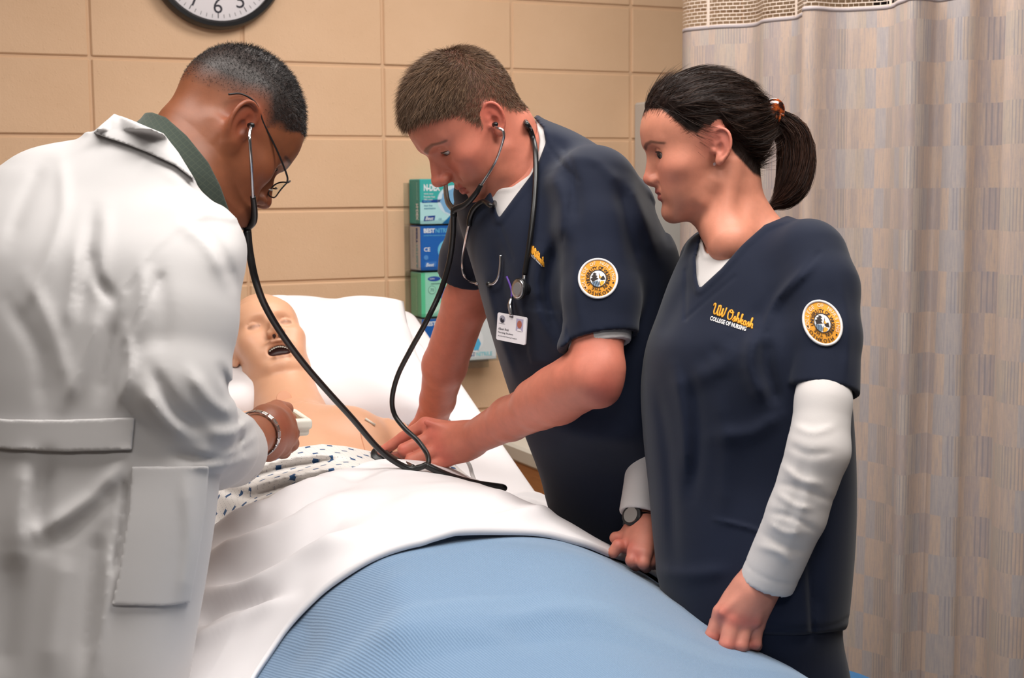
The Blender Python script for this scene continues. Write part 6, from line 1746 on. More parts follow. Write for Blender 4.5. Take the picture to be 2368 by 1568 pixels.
lo_, hi_ = bbox([FR_P['o'], SH(1.2, 0, .05)], .13)
vp1, fp1 = polygonize(lambda P: smax(patient(P), plane(P, SH(1.16, 0, 0), -BT), F32(.0005)), lo_, np.maximum(hi_, FR_P['o']+.15), .0029)
lo_, hi_ = bbox([SH(a, b, c) for a in (-.08, 1.20) for b in (-.32, .32) for c in (-.1, .2)], .02)
vp2, fp2 = polygonize(lambda P: smax(patient_body(P), plane(P, SH(1.166, 0, 0), BT), F32(.0005)), lo_, hi_, .011)
cp1 = skin_cols_head(vp1, FR_P, HPP, (216, 164, 132), (212, 154, 124), (178, 128, 100), (220, 166, 130), (214, 160, 126), .002)
q = to_local(FR_P, vp1.astype(F32)).astype(float)
ns = (np.abs(np.abs(q[:, 0])-.0058) < .0042) & (np.abs(q[:, 2]+.0365) < .004) & (q[:, 1] < .106) & (q[:, 1] > .09)
mouth_in = (np.hypot(q[:, 0]/.0262, (q[:, 2]+.0656)/.0128) < 1) & (q[:, 1] < .0850-8*q[:, 0]**2) & (q[:, 1] > .05)
cp1[mouth_in] = lin((58, 26, 22))
pat = empty('patient_simulator', tuple(SH(.9, 0, 0))); tag(pat, 'pale vinyl patient mannequin lying in bed with its mouth open', 'mannequin')
V_, F_, C_ = join_pieces([(vp1, fp1, cp1), (vp2, fp2, np.tile(np.array(lin((218, 166, 134))), (len(vp2), 1)))])
mesh_obj('body', V_, F_, M['vinyl_skin'], pat, cols=C_)
for s_ in (-1, 1):       # dark nostril openings, teeth
    mb = MB(); c = to_world(FR_P, (s_*.0058, .0990, -.0368)); mb.lathe([(.0012, -.002), (.0034, -.0012), (.0034, .0006)], c, FR_P['M'] @ np.array([[1, 0, 0], [0, .6, -.8], [0, .8, .6]]) @ np.array([[1, 0, 0], [0, 1.5, 0], [0, 0, 1.0]]), 14); mb.build('nostril', ink((50, 22, 18)), pat)
def teeth(zc, y0, n, sgn):
    for k in range(n):
        x = (k-(n-1)/2)*.0047; y = y0-9.0*x*x
        mb = MB(); mb.box(to_world(FR_P, (x, y, zc-sgn*x*x)), (.0045, .003, .0032), FR_P['M'], .0009); mb.build('tooth', M['white_plastic'], pat, False)
teeth(-.0540, .0815, 9, 13); teeth(-.0768, .0760, 8, -9)
# throat plug
cth = trace(patient, [(657, 921)], 2.5, 3.2)[0]
mb = MB(); nrm = np.array([.05, -.86, .5]); nrm /= np.linalg.norm(nrm); xa = np.cross(nrm, UP); xa /= np.linalg.norm(xa)
mb.lathe([(.0150, -.008), (.0150, .0035), (.0138, .0050), (.0, .0052)], cth, np.stack([xa, np.cross(nrm, xa), nrm], 1), 24); smooth_by_angle(mb.build('throat_plug', plain('plug_vinyl', (222, 160, 124), rough=.45), pat))
# chest skin seams and port
mb = MB(); pts = trace(lambda P: patient_body(P), [(812, 955), (830, 985), (838, 1020), (845, 1045)], 2.2, 3.1); mb.tube(spline(pts, 12)+np.array([0, -.0005, .0]), .0011, 6); mb.build('seam', plain('seam_vinyl', (206, 142, 108), rough=.5), pat)
pts = trace(lambda P: patient_body(P), [(845, 970), (868, 985)], 2.2, 3.1); mb = MB(); mb.tube(pts+np.array([0, -.002, .002]), .0022, 8); mb.build('port', M['white_plastic'], pat)

# ---- printed gown
GOWN = [(440, 1120), (560, 1075), (612, 1062), (640, 1048), (690, 1034), (745, 1027), (800, 1032), (870, 1046), (930, 1060), (1010, 1062), (1052, 1070), (1075, 1090), (1100, 1118), (1130, 1150), (1200, 1260), (1100, 1500), (420, 1500)]
GF = [([(560, 1090), (640, 1064), (740, 1050), (860, 1060)], .010, 10), ([(560, 1110), (660, 1082), (760, 1066)], -.009, 9), ([(570, 1128), (660, 1102), (780, 1080), (900, 1075)], .011, 10), ([(580, 1150), (660, 1126), (760, 1100)], -.009, 9), ([(560, 1190), (640, 1150), (730, 1110)], .010, 12), ([(500, 1120), (540, 1140), (600, 1150)], -.006, 10), ([(1000, 1085), (1040, 1100), (1060, 1130)], .007, 10)]
def gown_fn(P):
    prj = project(P); px, py, dd = prj
    b = patient_body(P)
    d = b-F32(.011)-folds(prj, GF)
    d = smax(d, poly2(px, py, GOWN)*dd/F32(FPX), F32(.002))
    t = (P-A(BC)) @ A(BT)
    zl = (F32(.83)+F32(.32)*np.maximum(t-F32(.86), 0))-P[:, 2]
    return smax(d, np.maximum(np.maximum(F32(.45)-t, t-F32(1.22)), zl), F32(.002))
lo_, hi_ = bbox([SH(a, b, c) for a in (.44, 1.24) for b in (-.34, .34) for c in (-.02, .2)], .01)
v, f = polygonize(gown_fn, lo_, hi_, .0047)
rel = v-BC; lat = rel @ BL; tt = rel @ BT; zz_ = v[:, 2]-mat_z(tt)
arc = np.where(np.abs(lat) < .14, lat, np.sign(lat)*(.14+np.hypot(np.abs(lat)-.14, np.maximum(.15-zz_, 0))))
mesh_obj('gown', v, f, M['gown'], pat, attrs={'suv': np.c_[arc, tt*1.0, 0*tt]})
mb = MB(); pts = [W(1062, 1062, 2.60), W(1078, 1078, 2.60), W(1090, 1100, 2.58), W(1098, 1122, 2.55)]; 
# gown tie
tie = spline([W(1070, 1055, 2.66), W(1085, 1075, 2.66), W(1092, 1098, 2.66), W(1100, 1120, 2.64)], 14)
V = []; 
for p_ in tie: V += [p_+BL*.004, p_-BL*.004, p_-BL*.004+UP*.001, p_+BL*.004+UP*.001]
mesh_obj('tie', V, [(4*i+a, 4*i+b, 4*i+4+b, 4*i+4+a) for i in range(13) for a, b in ((0, 1), (1, 2), (2, 3), (3, 0))], M['tee'], pat)

# ---- top sheet and blanket as draped surfaces over the body
def body_z(t, lat):
    """height of whatever lies on the mattress"""
    H = np.interp(t, [-.2, -.02, .06, .20, .40, .60, .80, 1.0], [.05, .09, .125, .150, .160, .165, .165, .16])
    Wd = np.interp(t, [-.2, .0, .2, .5, .8, 1.0], [.20, .20, .215, .25, .29, .31])
    Wr = np.interp(t, [-.2, .2, .5, .7, .9], [.20, .31, .335, .30, .30]); Wd = np.where(lat > .02, Wr, Wd)
    return mat_z(t)+H*np.exp(-(np.abs(lat-.02)/Wd)**3.2)
def drape(S, T, off, fl, amp=.0035, seed=1, top_edge=None, hang=.40):
    """S: distance across the bed along the cloth, T: along the bed. returns points"""
    aS = np.abs(S); edge = np.where(S < 0, .352, .478)
    lat = np.where(aS <= edge, S, np.sign(S)*(edge+.012*np.sin(np.clip((aS-edge)/.05, 0, math.pi/2))))
    z = body_z(T, np.clip(lat, -.352, .478))
    r = .10; drop = np.maximum(aS-edge, 0)
    z = z-np.where(aS > edge-r, np.clip((aS-edge+r)/r, 0, 1)**2*.030, 0)-drop
    lat = lat+np.where(aS > edge, np.sign(S)*.010*np.sin(T*14+seed)*np.clip(drop/.1, 0, 1), 0)
    P = BP(T, lat, z)
    nrm = np.zeros_like(P); nrm[..., 2] = np.where(aS > edge, .15, 1); nrm = nrm+np.where(aS > edge, np.sign(S)*.9, np.clip(S*1.2, -.6, .6))[..., None]*BL
    nrm /= np.linalg.norm(nrm, axis=-1)[..., None]
    flat = P.reshape(-1, 3); prj = project(flat)
    h = off+folds(prj, fl).reshape(S.shape)+amp*wob(flat.astype(F32), 13, seed).reshape(S.shape)+amp*.5*wob(flat.astype(F32), 34, seed+1).reshape(S.shape)
    return P+nrm*h[..., None]
def grid_obj(name, P, uv, mat, parent, thick):
    n, m = P.shape[:2]; i = np.arange(n*m).reshape(n, m)
    Fq = np.stack([i[:-1, :-1], i[1:, :-1], i[1:, 1:], i[:-1, 1:]], -1).reshape(-1, 4)
    o = mesh_obj(name, P.reshape(-1, 3), Fq, mat, parent, attrs={'suv': uv.reshape(-1, 3)})
    md = o.modifiers.new('thick', 'SOLIDIFY'); md.thickness = thick; md.offset = -1
    return o
CUFF_L = [-.85, -.60, -.42, -.33, -.28, -.25, -.20, -.15, -.10, .0, .16, .286, .40, .46, .60, .85]; CUFF_T = [-.30, -.24, -.16, -.06, .06, .14, .205, .215, .21, .225, .265, .34, .43, .46, .47, .48]
TOP_L = [-.85, -.5, -.32, -.24, -.19, -.15, -.10, -.03, .058, .15, .25, .35, .46, .6, .85]; TOP_T = [.80, .80, .82, .76, .67, .63, .64, .72, .785, .80, .84, .92, 1.00, 1.03, 1.03]
ss = np.linspace(-.70, .80, 220)
cuff = smooth_interp(ss, CUFF_L, CUFF_T).astype(float); topl = smooth_interp(ss, TOP_L, TOP_T).astype(float)
SF = [([(500, 1245), (600, 1205), (680, 1130), (760, 1085)], 0.0216, 18), ([(560, 1270), (680, 1215), (760, 1150), (860, 1120)], -0.0135, 18), ([(480, 1320), (600, 1280), (720, 1215), (860, 1170)], 0.0189, 20), ([(500, 1370), (640, 1320), (780, 1245)], -0.0135, 20), ([(470, 1400), (600, 1390), (700, 1330), (840, 1270)], 0.0135, 22), ([(450, 1460), (540, 1420), (640, 1420)], -0.0162, 20), ([(440, 1520), (560, 1480), (680, 1430)], 0.0108, 18),
      ([(900, 1180), (1050, 1170), (1200, 1190)], 0.0108, 30), ([(860, 1260), (1000, 1230), (1180, 1210)], -0.0081, 22), ([(1000, 1280), (1140, 1245), (1280, 1215)], 0.0108, 16), ([(1100, 1120), (1250, 1150), (1380, 1195)], 0.0108, 12), ([(1120, 1145), (1260, 1175), (1390, 1225)], -0.0095, 12), ([(1180, 1165), (1300, 1200), (1420, 1240)], 0.0108, 12), ([(1260, 1210), (1350, 1240), (1440, 1270)], -0.0081, 12), ([(1330, 1170), (1420, 1215), (1490, 1275)], 0.0135, 12), ([(720, 1330), (860, 1290), (1000, 1265)], 0.0081, 16), ([(640, 1180), (740, 1140), (820, 1130)], 0.0108, 10)]
n2 = 130; k = np.linspace(0, 1, n2)[:, None]
T = topl[None]+(cuff-topl)[None]*k; S = np.tile(ss[None], (n2, 1))
roll = .010*np.clip((.02-np.abs(k*(topl-cuff)[None]))/.02, 0, 1)       # soft turned edge at the chest
P = drape(S, T, .016+.010*np.clip((k-.55)/.2, 0, 1)-0*S, SF, .0050, 1)
P[-1] = P[-2]*.5+P[-1]*.5-UP*.010
P[0] = P[0]-UP*.012
P = P-UP*(np.maximum(0, 1-k*12)**2*.012)[..., None]
o = grid_obj('bed_sheet', P, np.stack([S, T, 0*S], -1), M['sheet'], None, .0035); tag(o, 'white top sheet folded back over the blue blanket', 'sheet')
BF = [([(900, 1340), (940, 1430), (900, 1540)], .006, 50), ([(1300, 1300), (1480, 1400), (1640, 1540)], .006, 40), ([(1140, 1320), (1200, 1420), (1220, 1540)], -.004, 60), ([(1400, 1270), (1500, 1340), (1580, 1420)], -.004, 20), ([(1100, 1470), (1300, 1430), (1480, 1440)], .003, 20), ([(700, 1440), (720, 1500), (660, 1568)], -.004, 30), ([(900, 1500), (1060, 1480), (1200, 1520)], .003, 24)]
foot = -.30
T = foot+(cuff+.10-foot)[None]*np.linspace(0, 1, 110)[:, None]; S = np.tile(ss[None], (110, 1))
Tc = np.maximum(T, -.16); 
P = drape(S, Tc, .008+0*S, BF, .0025, 4)
P = P-UP*np.maximum(-.16-T, 0)[..., None]*2.2-BT*np.minimum(np.maximum(-.16-T, 0), .02)[..., None]
o = grid_obj('blanket', P, np.stack([S, T, 0*S], -1), M['blanket'], None, .004); tag(o, 'light blue twill blanket over the legs of the patient simulator', 'blanket')

# ---- bedside cabinet against the wall
s0, _ = front_at(1252, 1040, .40); cw = .46
cab = empty('bedside_cabinet', tuple(wallpt(s0+cw/2, .22, 0))); tag(cab, 'oak bedside cabinet with a pale top behind the raised backrest', 'cabinet')
mb = MB(); mb.box(wallpt(s0+cw/2, .21, .375), (cw-.02, .38, .63), WM, .004); mb.build('carcass', M['wood'], cab, False)
mb = MB(); mb.box(wallpt(s0+cw/2, .21, .715), (cw, .41, .05), WM, .008); mb.build('top', M['white_plastic'], cab, False)
for k_, (zc, h) in enumerate(((.60, .13), (.455, .13))):
    mb = MB(); mb.box(wallpt(s0+cw/2, .408, zc), (cw-.05, .016, h), WM, .004); dw = mb.build('drawer', M['wood'], cab, False)
    mb = MB(); mb.tube([wallpt(s0+cw/2-.05, .416, zc), wallpt(s0+cw/2-.05, .435, zc), wallpt(s0+cw/2+.05, .435, zc), wallpt(s0+cw/2+.05, .416, zc)], .005, 8); mb.build('handle', M['dull_metal'], dw)
mb = MB(); mb.box(wallpt(s0+cw/2, .408, .23), (cw-.05, .016, .28), WM, .004); dw = mb.build('door', M['wood'], cab, False)
mb = MB(); mb.tube([wallpt(s0+.06, .416, .30), wallpt(s0+.06, .435, .30), wallpt(s0+.06, .435, .20), wallpt(s0+.06, .416, .20)], .005, 8); mb.build('handle', M['dull_metal'], dw)
mb = MB(); mb.box(wallpt(s0+cw/2, .21, .03), (cw-.06, .36, .06), WM); mb.build('plinth', M['black_plastic'], cab, False)

# ---- blue stool by the curtain
sc_ = WZ(1856, 1598, .47); st = empty('stool', (sc_[0], sc_[1], 0)); tag(st, 'blue round plastic stool standing by the curtain', 'stool')
mb = MB(); mb.lathe([(.02, .435), (.165, .437), (.178, .447), (.178, .460), (.170, .470), (.09, .466), (.0, .464)], (sc_[0], sc_[1], 0), None, 40); smooth_by_angle(mb.build('seat', M['blue_plastic'], st), .9)
for a in (45, 135, 225, 315):
    a = math.radians(a); mb = MB(); mb.tube([(sc_[0]+.12*math.cos(a), sc_[1]+.12*math.sin(a), .437), (sc_[0]+.17*math.cos(a), sc_[1]+.17*math.sin(a), .002)], .012, 10); mb.build('leg', M['dull_metal'], st)
mb = MB(); mb.tube([(sc_[0]+.15*math.cos(x), sc_[1]+.15*math.sin(x), .18) for x in np.linspace(0, 2*math.pi, 33)], .007, 8, cap=False); mb.build('foot_ring', M['dull_metal'], st)

# ================================================================== things worn, held and sewn on
def decal(name, V2, Fc, fn, c, Am, d0, d1, off, mat, parent, thick=0.0):
    """flat shape laid on a garment: V2 in its own units, Am 2x2 to pixels (y down), c centre pixel"""
    V2 = np.asarray(V2, float); px = np.array(c)+V2 @ np.array(Am, float).T
    P = drop_on(fn, px, off)
    return mesh_obj(name, P, Fc, mat, parent, False)
def disc_grid(r0, r1, nr, na):
    V = []; Fc = []
    for i in range(nr+1):
        r = r0+(r1-r0)*i/nr
        for k in range(na): a = 2*math.pi*k/na; V.append((r*math.cos(a), r*math.sin(a)))
    for i in range(nr):
        for k in range(na):
            a, b = i*na+k, i*na+(k+1) % na; Fc.append((a, b, b+na, a+na))
    return V, Fc
def arc_text(s, r, a0, a1, h, inward=False, bold=.02):
    """letters along a circle, from angle a0 to a1 in degrees clockwise from the top"""
    V = []; Fc = []; n = len(s)
    for i, ch in enumerate(s):
        if ch == ' ': continue
        T, TF, tw, th = text_geo(ch, bold, 2); ang = math.radians(a0+(a1-a0)*(i/(n-1) if n > 1 else .5)); k = h/.69
        cx, cy = r*math.sin(ang), r*math.cos(ang); rot = -ang if not inward else -ang+math.pi
        base = len(V)
        for v in T:
            x, y = (v[0]-tw/2)*k, (v[1]-th/2)*k
            V.append((cx+x*math.cos(rot)-y*math.sin(rot), cy+x*math.sin(rot)+y*math.cos(rot)))
        Fc += [tuple(q+base for q in f) for f in TF]
    return V, Fc
def seal(parent, fn, c, R, rot, ell_, d0, d1):
    """round embroidered sleeve patch"""
    a = math.radians(rot); Rm = np.array([[math.cos(a), -math.sin(a)], [math.sin(a), math.cos(a)]]); Am = np.array(ell_) @ (Rm @ np.array([[1, 0], [0, -1]]))*R
    L = lambda nm, V, F, o, m: decal(nm, V, F, fn, c, Am, d0, d1, o, m, parent)
    V, F = disc_grid(.0, .93, 6, 48); L('patch', V, F, .0012, M['patch_orange'])
    ang = np.linspace(0, 2*math.pi, 61)[:-1]; pr = drop_on(fn, np.array(c)+np.stack([np.cos(ang), np.sin(ang)], 1)*.955 @ Am.T, .0012)
    mb = MB(); mb.tube(np.vstack([pr, pr[:2]]), .0019, 8, cap=False); mb.build('patch_rim', M['white_thread'], parent)
    V, F = arc_text('COLLEGE OF NURSING', .775, -118, 100, .155); L('patch_lettering', V, F, .0020, M['pale_thread'])
    V, F = arc_text('OSHKOSH', .775, 224, 138, .17, True); L('patch_lettering', V, F, .0020, M['black_thread'])
    V, F = arc_text('UNIVERSITY OF WISCONSIN', .535, -108, 150, .155); L('patch_lettering', V, F, .0020, M['black_thread'])
    V, F = arc_text('THE', .535, 182, 218, .15); L('patch_lettering', V, F, .0020, M['black_thread'])
    for s_ in (-1, 1):
        V, F = disc_grid(.0, .045, 1, 12); V = [(x+s_*.72, y-.34) for x, y in V]; L('patch_dot', V, F, .0020, M['black_thread'])
    V, F = disc_grid(0, .41, 4, 36); L('patch_picture', V, F, .0018, M['white_thread'])
    V, F = disc_grid(.40, .445, 1, 40); L('patch_picture', V, F, .0022, M['black_thread'])
    rr = random.Random(8)
    def poly(pts, m, o=.0022): L('patch_picture', pts, [tuple(range(len(pts)))], o, m)
    poly([(-.12, .32), (-.02, .24), (-.10, .20), (.0, .12), (-.08, .08), (.02, -.02), (-.30, -.12), (-.38, .05), (-.26, .10), (-.32, .18), (-.2, .22), (-.24, .28)], M['black_thread'])
    poly([(-.36, -.14), (-.05, -.08), (.06, -.30), (-.10, -.40), (-.26, -.32)], M['blue_thread'])
    for k in range(5): x = -.30+k*.08; poly([(x, -.10-.02*k), (x+.03, -.10), (x+.05, -.34), (x+.03, -.36)], M['black_thread'], .0025)
    poly([(.09, .30), (.13, .02), (.05, .0)], M['black_thread'], .0024); poly([(.10, .16), (.20, .02), (.08, .0)], M['orange_thread'], .0025)
    poly([(.16, .04), (.30, .10), (.36, -.10), (.20, -.12), (.10, -.06)], M['black_thread']); poly([(.02, -.30), (.12, -.14), (.30, -.18), (.22, -.32), (.06, -.40)], M['orange_thread'])
SURF_W = (VtW, FtW); SURF_M = (VtMM, FtMM)
seal(top_wo, SURF_W, (1902, 747), 1.0, 10, [[46, 6], [4, 53]], 1.75, 2.1)
seal(top_mo, SURF_M, (1383, 644), 1.0, -10, [[46, 0], [0, 46.5]], 1.9, 2.3)

# chest embroidery: handwritten name and block capitals
GL = {'U': (.70, [[(.0, .72), (.06, .92), (.20, .95), (.22, .70), (.15, .25), (.24, .03), (.42, .08), (.56, .45), (.66, .95), (.60, .40), (.62, .05), (.76, .05)]]),
      'W': (.95, [[(.0, .72), (.08, .93), (.22, .92), (.22, .60), (.18, .15), (.28, .02), (.44, .35), (.54, .80), (.52, .20), (.62, .02), (.80, .40), (.92, .98)]]),
      'O': (.72, [[(.42, .96), (.20, .85), (.05, .50), (.10, .12), (.32, .02), (.55, .25), (.62, .62), (.48, .92), (.30, .90), (.26, .74), (.44, .68), (.72, .82)]]),
      's': (.38, [[(.0, .05), (.18, .35), (.24, .50), (.30, .28), (.26, .05), (.10, .02), (.30, .06), (.40, .14)]]),
      'h': (.52, [[(.0, .05), (.20, .55), (.28, .92), (.20, .90), (.14, .40), (.12, .02), (.20, .35), (.34, .46), (.40, .30), (.38, .05), (.52, .12)]]),
      'k': (.50, [[(.0, .05), (.20, .55), (.28, .92), (.20, .90), (.14, .40), (.12, .02), (.22, .36), (.38, .46), (.34, .28), (.20, .24), (.34, .05), (.50, .12)]]),
      'o': (.44, [[(.0, .05), (.10, .30), (.24, .46), (.12, .40), (.08, .15), (.20, .02), (.34, .18), (.32, .40), (.24, .46), (.44, .38)]])}
def script(parent, fn, p0, ex, ey, d0, d1, skip=0, rad=.0011):
    x = 0.; segs = []
    for ch in 'UW Oshkosh':
        if ch == ' ': x += .28; continue
        w, st_ = GL[ch]
        for s_ in st_: segs.append(spline([(a+x, b) for a, b in s_], 26))
        x += w*.94
    tot = x
    for i, s_ in enumerate(segs):
        if i < skip: continue
        px = np.array(p0)+(s_[:, :1]/tot)*np.array(ex)+s_[:, 1:]*np.array(ey)
        P = drop_on(fn, px, .0009); mb = MB(); mb.tube(P, rad, 6); mb.build('embroidered_name', M['orange_thread'], parent)
def caps(parent, fn, p0, ex, ey, d0, d1, s):
    T, TF, tw, th = text_geo(s, .03, 2); px = np.array(p0)+(T[:, :1]/tw)*np.array(ex)+(T[:, 1:]/th)*np.array(ey)
    mesh_obj('embroidered_capitals', drop_on(fn, px, .0012), TF, M['white_thread'], parent, False)
script(top_wo, SURF_W, (1647, 725), (93, 36), (5, -25), 1.75, 2.2); caps(top_wo, SURF_W, (1641, 740), (83, 26), (3, -10), 1.75, 2.2, 'COLLEGE OF NURSING')
script(top_mo, SURF_M, (1224, 580), (34, 38), (-1, -23), 1.9, 2.4, 1); caps(top_mo, SURF_M, (1228, 592), (26, 26), (-1, -9), 1.9, 2.4, 'GE OF NURSING')

# ---- teaching stethoscope shared by instructor and student
ts = empty('stethoscope', tuple(W(990, 1078, 2.39))); tag(ts, 'black two-headset teaching stethoscope joining the instructor and the young man', 'stethoscope')
def tubew(name, pts, r, mat, parent, n=None, seg=12):
    mb = MB(); mb.tube(spline([W(*p) for p in pts], n or 10*len(pts)), r, seg); return mb.build(name, mat, parent)
ear_d = to_world(FR_D, (-.074, -.004, -.004)); ear_d2 = to_world(FR_D, (.074, -.004, -.004))
pe = project(ear_d[None])
def tip(c, axis, parent):
    axis = np.array(axis, float)/np.linalg.norm(axis); xa = np.cross(axis, UP if abs(axis[2]) < .9 else WE); xa /= np.linalg.norm(xa)
    mb = MB(); mb.lathe([(.0022, -.009), (.0036, -.007), (.0042, -.002), (.0040, .003), (.0024, .006), (.0010, .008)], c, np.stack([xa, np.cross(axis, xa), axis], 1), 14); mb.build('ear_tip', M['black_rubber'], parent)
e_d = float(pe[2][0])
tip(W(579, 290, e_d-.010), FR_D['M'][:, 0], ts)
tubew('ear_tube', [(579, 291, e_d-.012), (579, 299, e_d-.024), (577, 312, e_d-.030), (578, 330, e_d-.032), (581, 380, e_d-.02), (585, 465, e_d+.02)], .0024, M['chrome'], ts)
tubew('yoke', [(585, 455, e_d+.016), (588, 485, e_d+.035), (586, 512, e_d+.05), (573, 527, e_d+.06), (572, 540, e_d+.06)], [.0040, .0050, .0055, .0062], M['black_rubber'], ts)
tubew('yoke', [(536, 480, e_d+.20), (545, 502, e_d+.16), (558, 520, e_d+.10), (572, 529, e_d+.06)], [.0040, .0050, .0055], M['black_rubber'], ts)
mb = MB(); mb.tube(spline([ear_d2, ear_d2+np.array([.02, .01, -.03]), W(560, 420, e_d+.22), W(536, 482, e_d+.20)], 30), .0024, 10); mb.build('ear_tube', M['chrome'], ts)
tubew('tubing', [(572, 532, e_d+.06), (577, 580, e_d+.06), (590, 645, 2.05), (612, 705, 2.09), (650, 770, 2.13), (700, 838, 2.19), (755, 902, 2.25), (815, 968, 2.31), (868, 1030, 2.355), (905, 1062, 2.375), (945, 1083, 2.385), (970, 1081, 2.385), (988, 1074, 2.385)], [.0058, .0054, .0052, .0052, .0052], M['black_rubber'], ts, 110)
e_m = float(project(to_world(FR_M, (.076, -.004, -.004))[None])[2][0])
tip(W(1144, 288, e_m-.008), -FR_M['M'][:, 0], ts)
fm = lambda pts, off: project(drop_on((VhM, FhM), pts, off))[2]
f1, f2, f3 = fm([(1160, 330), (1145, 375), (1118, 420)], .010)
tubew('ear_tube', [(1145, 290, e_m-.010), (1149, 296, e_m-.020), (1156, 298, e_m-.026), (1164, 305, e_m-.028), (1163, 325, min(f1, e_m-.022)), (1145, 375, f2), (1110, 432, f3)], .0023, M['chrome'], ts)
tubew('yoke', [(1113, 427, f3), (1100, 448, f3+.005), (1078, 472, f3+.02), (1052, 485, e_m+.055), (1049, 500, e_m+.06)], [.0038, .0046, .0052, .0056], M['black_rubber'], ts)
tubew('yoke', [(1031, 418, e_m+.20), (1031, 440, e_m+.16), (1036, 468, e_m+.10), (1050, 486, e_m+.056)], [.0036, .0044, .0052], M['black_rubber'], ts)
mb = MB(); mb.tube(spline([to_world(FR_M, (-.078, .0, -.006)), to_world(FR_M, (-.085, .03, -.03)), W(1034, 390, e_m+.22), W(1031, 420, e_m+.20)], 30), .0022, 10); mb.build('ear_tube', M['chrome'], ts)
tubew('tubing', [(1049, 490, e_m+.057), (1047, 550, e_m+.08), (1038, 610, e_m+.10), (1018, 675, e_m+.11), (985, 745, 2.34), (950, 808, 2.38), (920, 868, 2.42), (907, 920, 2.44), (912, 958, 2.445), (935, 990, 2.44), (965, 1018, 2.435), (985, 1045, 2.42), (991, 1064, 2.40), (988, 1080, 2.385)], [.0050, .0046, .0044, .0044, .0048], M['black_rubber'], ts, 120)
tubew('stem', [(985, 1076, 2.385), (1010, 1088, 2.387), (1050, 1104, 2.395), (1100, 1117, 2.405), (1150, 1124, 2.415), (1163, 1126, 2.417), (1166, 1130, 2.422), (1150, 1133, 2.44)], [.0062, .0058, .0054, .0050, .0048, .0048], M['black_rubber'], ts, 60)
tubew('chest_tube', [(893, 1046, 2.535), (905, 1056, 2.51), (920, 1064, 2.485), (938, 1072, 2.46), (955, 1080, 2.42)], .0044, M['black_rubber'], ts)
mb = MB(); ax_ = np.array([.15, -.55, .8]); ax_ /= np.linalg.norm(ax_); xa = np.cross(ax_, UP); xa /= np.linalg.norm(xa)
mb.lathe([(.004, .010), (.010, .008), (.013, .002), (.020, -.001), (.021, -.004), (.020, -.007), (.0, -.0072)], W(884, 1048, 2.56), np.stack([xa, np.cross(ax_, xa), ax_], 1), 28); smooth_by_angle(mb.build('chest_piece', M['black_plastic'], ts))
tubew('chest_stem', [(888, 1050, 2.545), (898, 1052, 2.525)], .003, M['chrome'], ts)

# ---- second stethoscope hanging round the young man's neck
s2 = empty('stethoscope', tuple(W(1203, 668, 2.2))); tag(s2, 'stethoscope with steel ear tubes hanging round the neck of the young man', 'stethoscope')
def on_chest(pts, off): return drop_on(SURF_M, pts, off)
neckpts = [W(1150, 420, 2.47), W(1188, 310, 2.47), W(1206, 272, 2.41)]+list(drop_on((VhM, FhM), [(1216, 284), (1226, 300), (1233, 322)], .006))+[W(1238, 352, 2.255)]
ch = on_chest([(1239, 400), (1236, 460), (1230, 520), (1222, 580), (1213, 635)], .007)
mb = MB(); mb.tube(spline(neckpts+list(ch), 110), .0044, 12); mb.build('tubing', M['black_rubber'], s2)
ch2 = on_chest([(1142, 474), (1118, 466), (1098, 480), (1087, 503), (1085, 522)], .010); mb = MB(); mb.tube(spline([neckpts[0]]+list(ch2), 40), [.0036, .0040, .0046, .0042], 12); mb.build('yoke', M['black_rubber'], s2)
ch3 = on_chest([(1085, 518), (1076, 560), (1069, 605), (1073, 636), (1086, 650), (1104, 656)], .010); mb = MB(); mb.tube(spline(ch3, 40), .0023, 10); mb.build('ear_tube', M['chrome'], s2)
ch4 = on_chest([(1102, 656), (1132, 657)], .010); mb = MB(); mb.tube(ch4, .0042, 12); mb.build('spring_sleeve', M['black_rubber'], s2)
ch5 = on_chest([(1130, 657), (1143, 655), (1153, 640), (1157, 615), (1158, 590)], .010); mb = MB(); mb.tube(spline(ch5, 30), .0023, 10); mb.build('ear_tube', M['chrome'], s2)
cpos = on_chest([(1203, 668)], .020)[0]; ax_ = np.array([-.80, -.60, .10]); ax_ /= np.linalg.norm(ax_); xa = np.cross(ax_, UP); xa /= np.linalg.norm(xa); CMx = np.stack([xa, np.cross(ax_, xa), ax_], 1)
mb = MB(); mb.lathe([(.006, -.016), (.009, -.014), (.010, -.006), (.0150, -.003), (.0172, .0), (.0172, .004), (.0155, .0055)], cpos, CMx, 36); smooth_by_angle(mb.build('chest_piece', M['black_plastic'], s2))
mb = MB(); mb.lathe([(.0152, .005), (.0150, .0058), (.0105, .0060)], cpos, CMx, 36); mb.build('diaphragm', M['chrome'], s2)
mb = MB(); mb.lathe([(.0100, .0050), (.0098, .0064)], cpos, CMx, 30); mb.build('centre_plate', ink((120, 116, 116)), s2, False)
mb = MB(); mb.lathe([(.011, -.020), (.012, -.026), (.011, -.028)], cpos, CMx, 24); mb.build('bell', M['chrome'], s2)
mb = MB(); mb.tube(spline([ch[-1], cpos-ax_*.008+UP*.014, cpos-ax_*.010], 10), .003, 10); mb.build('chest_stem', M['chrome'], s2)

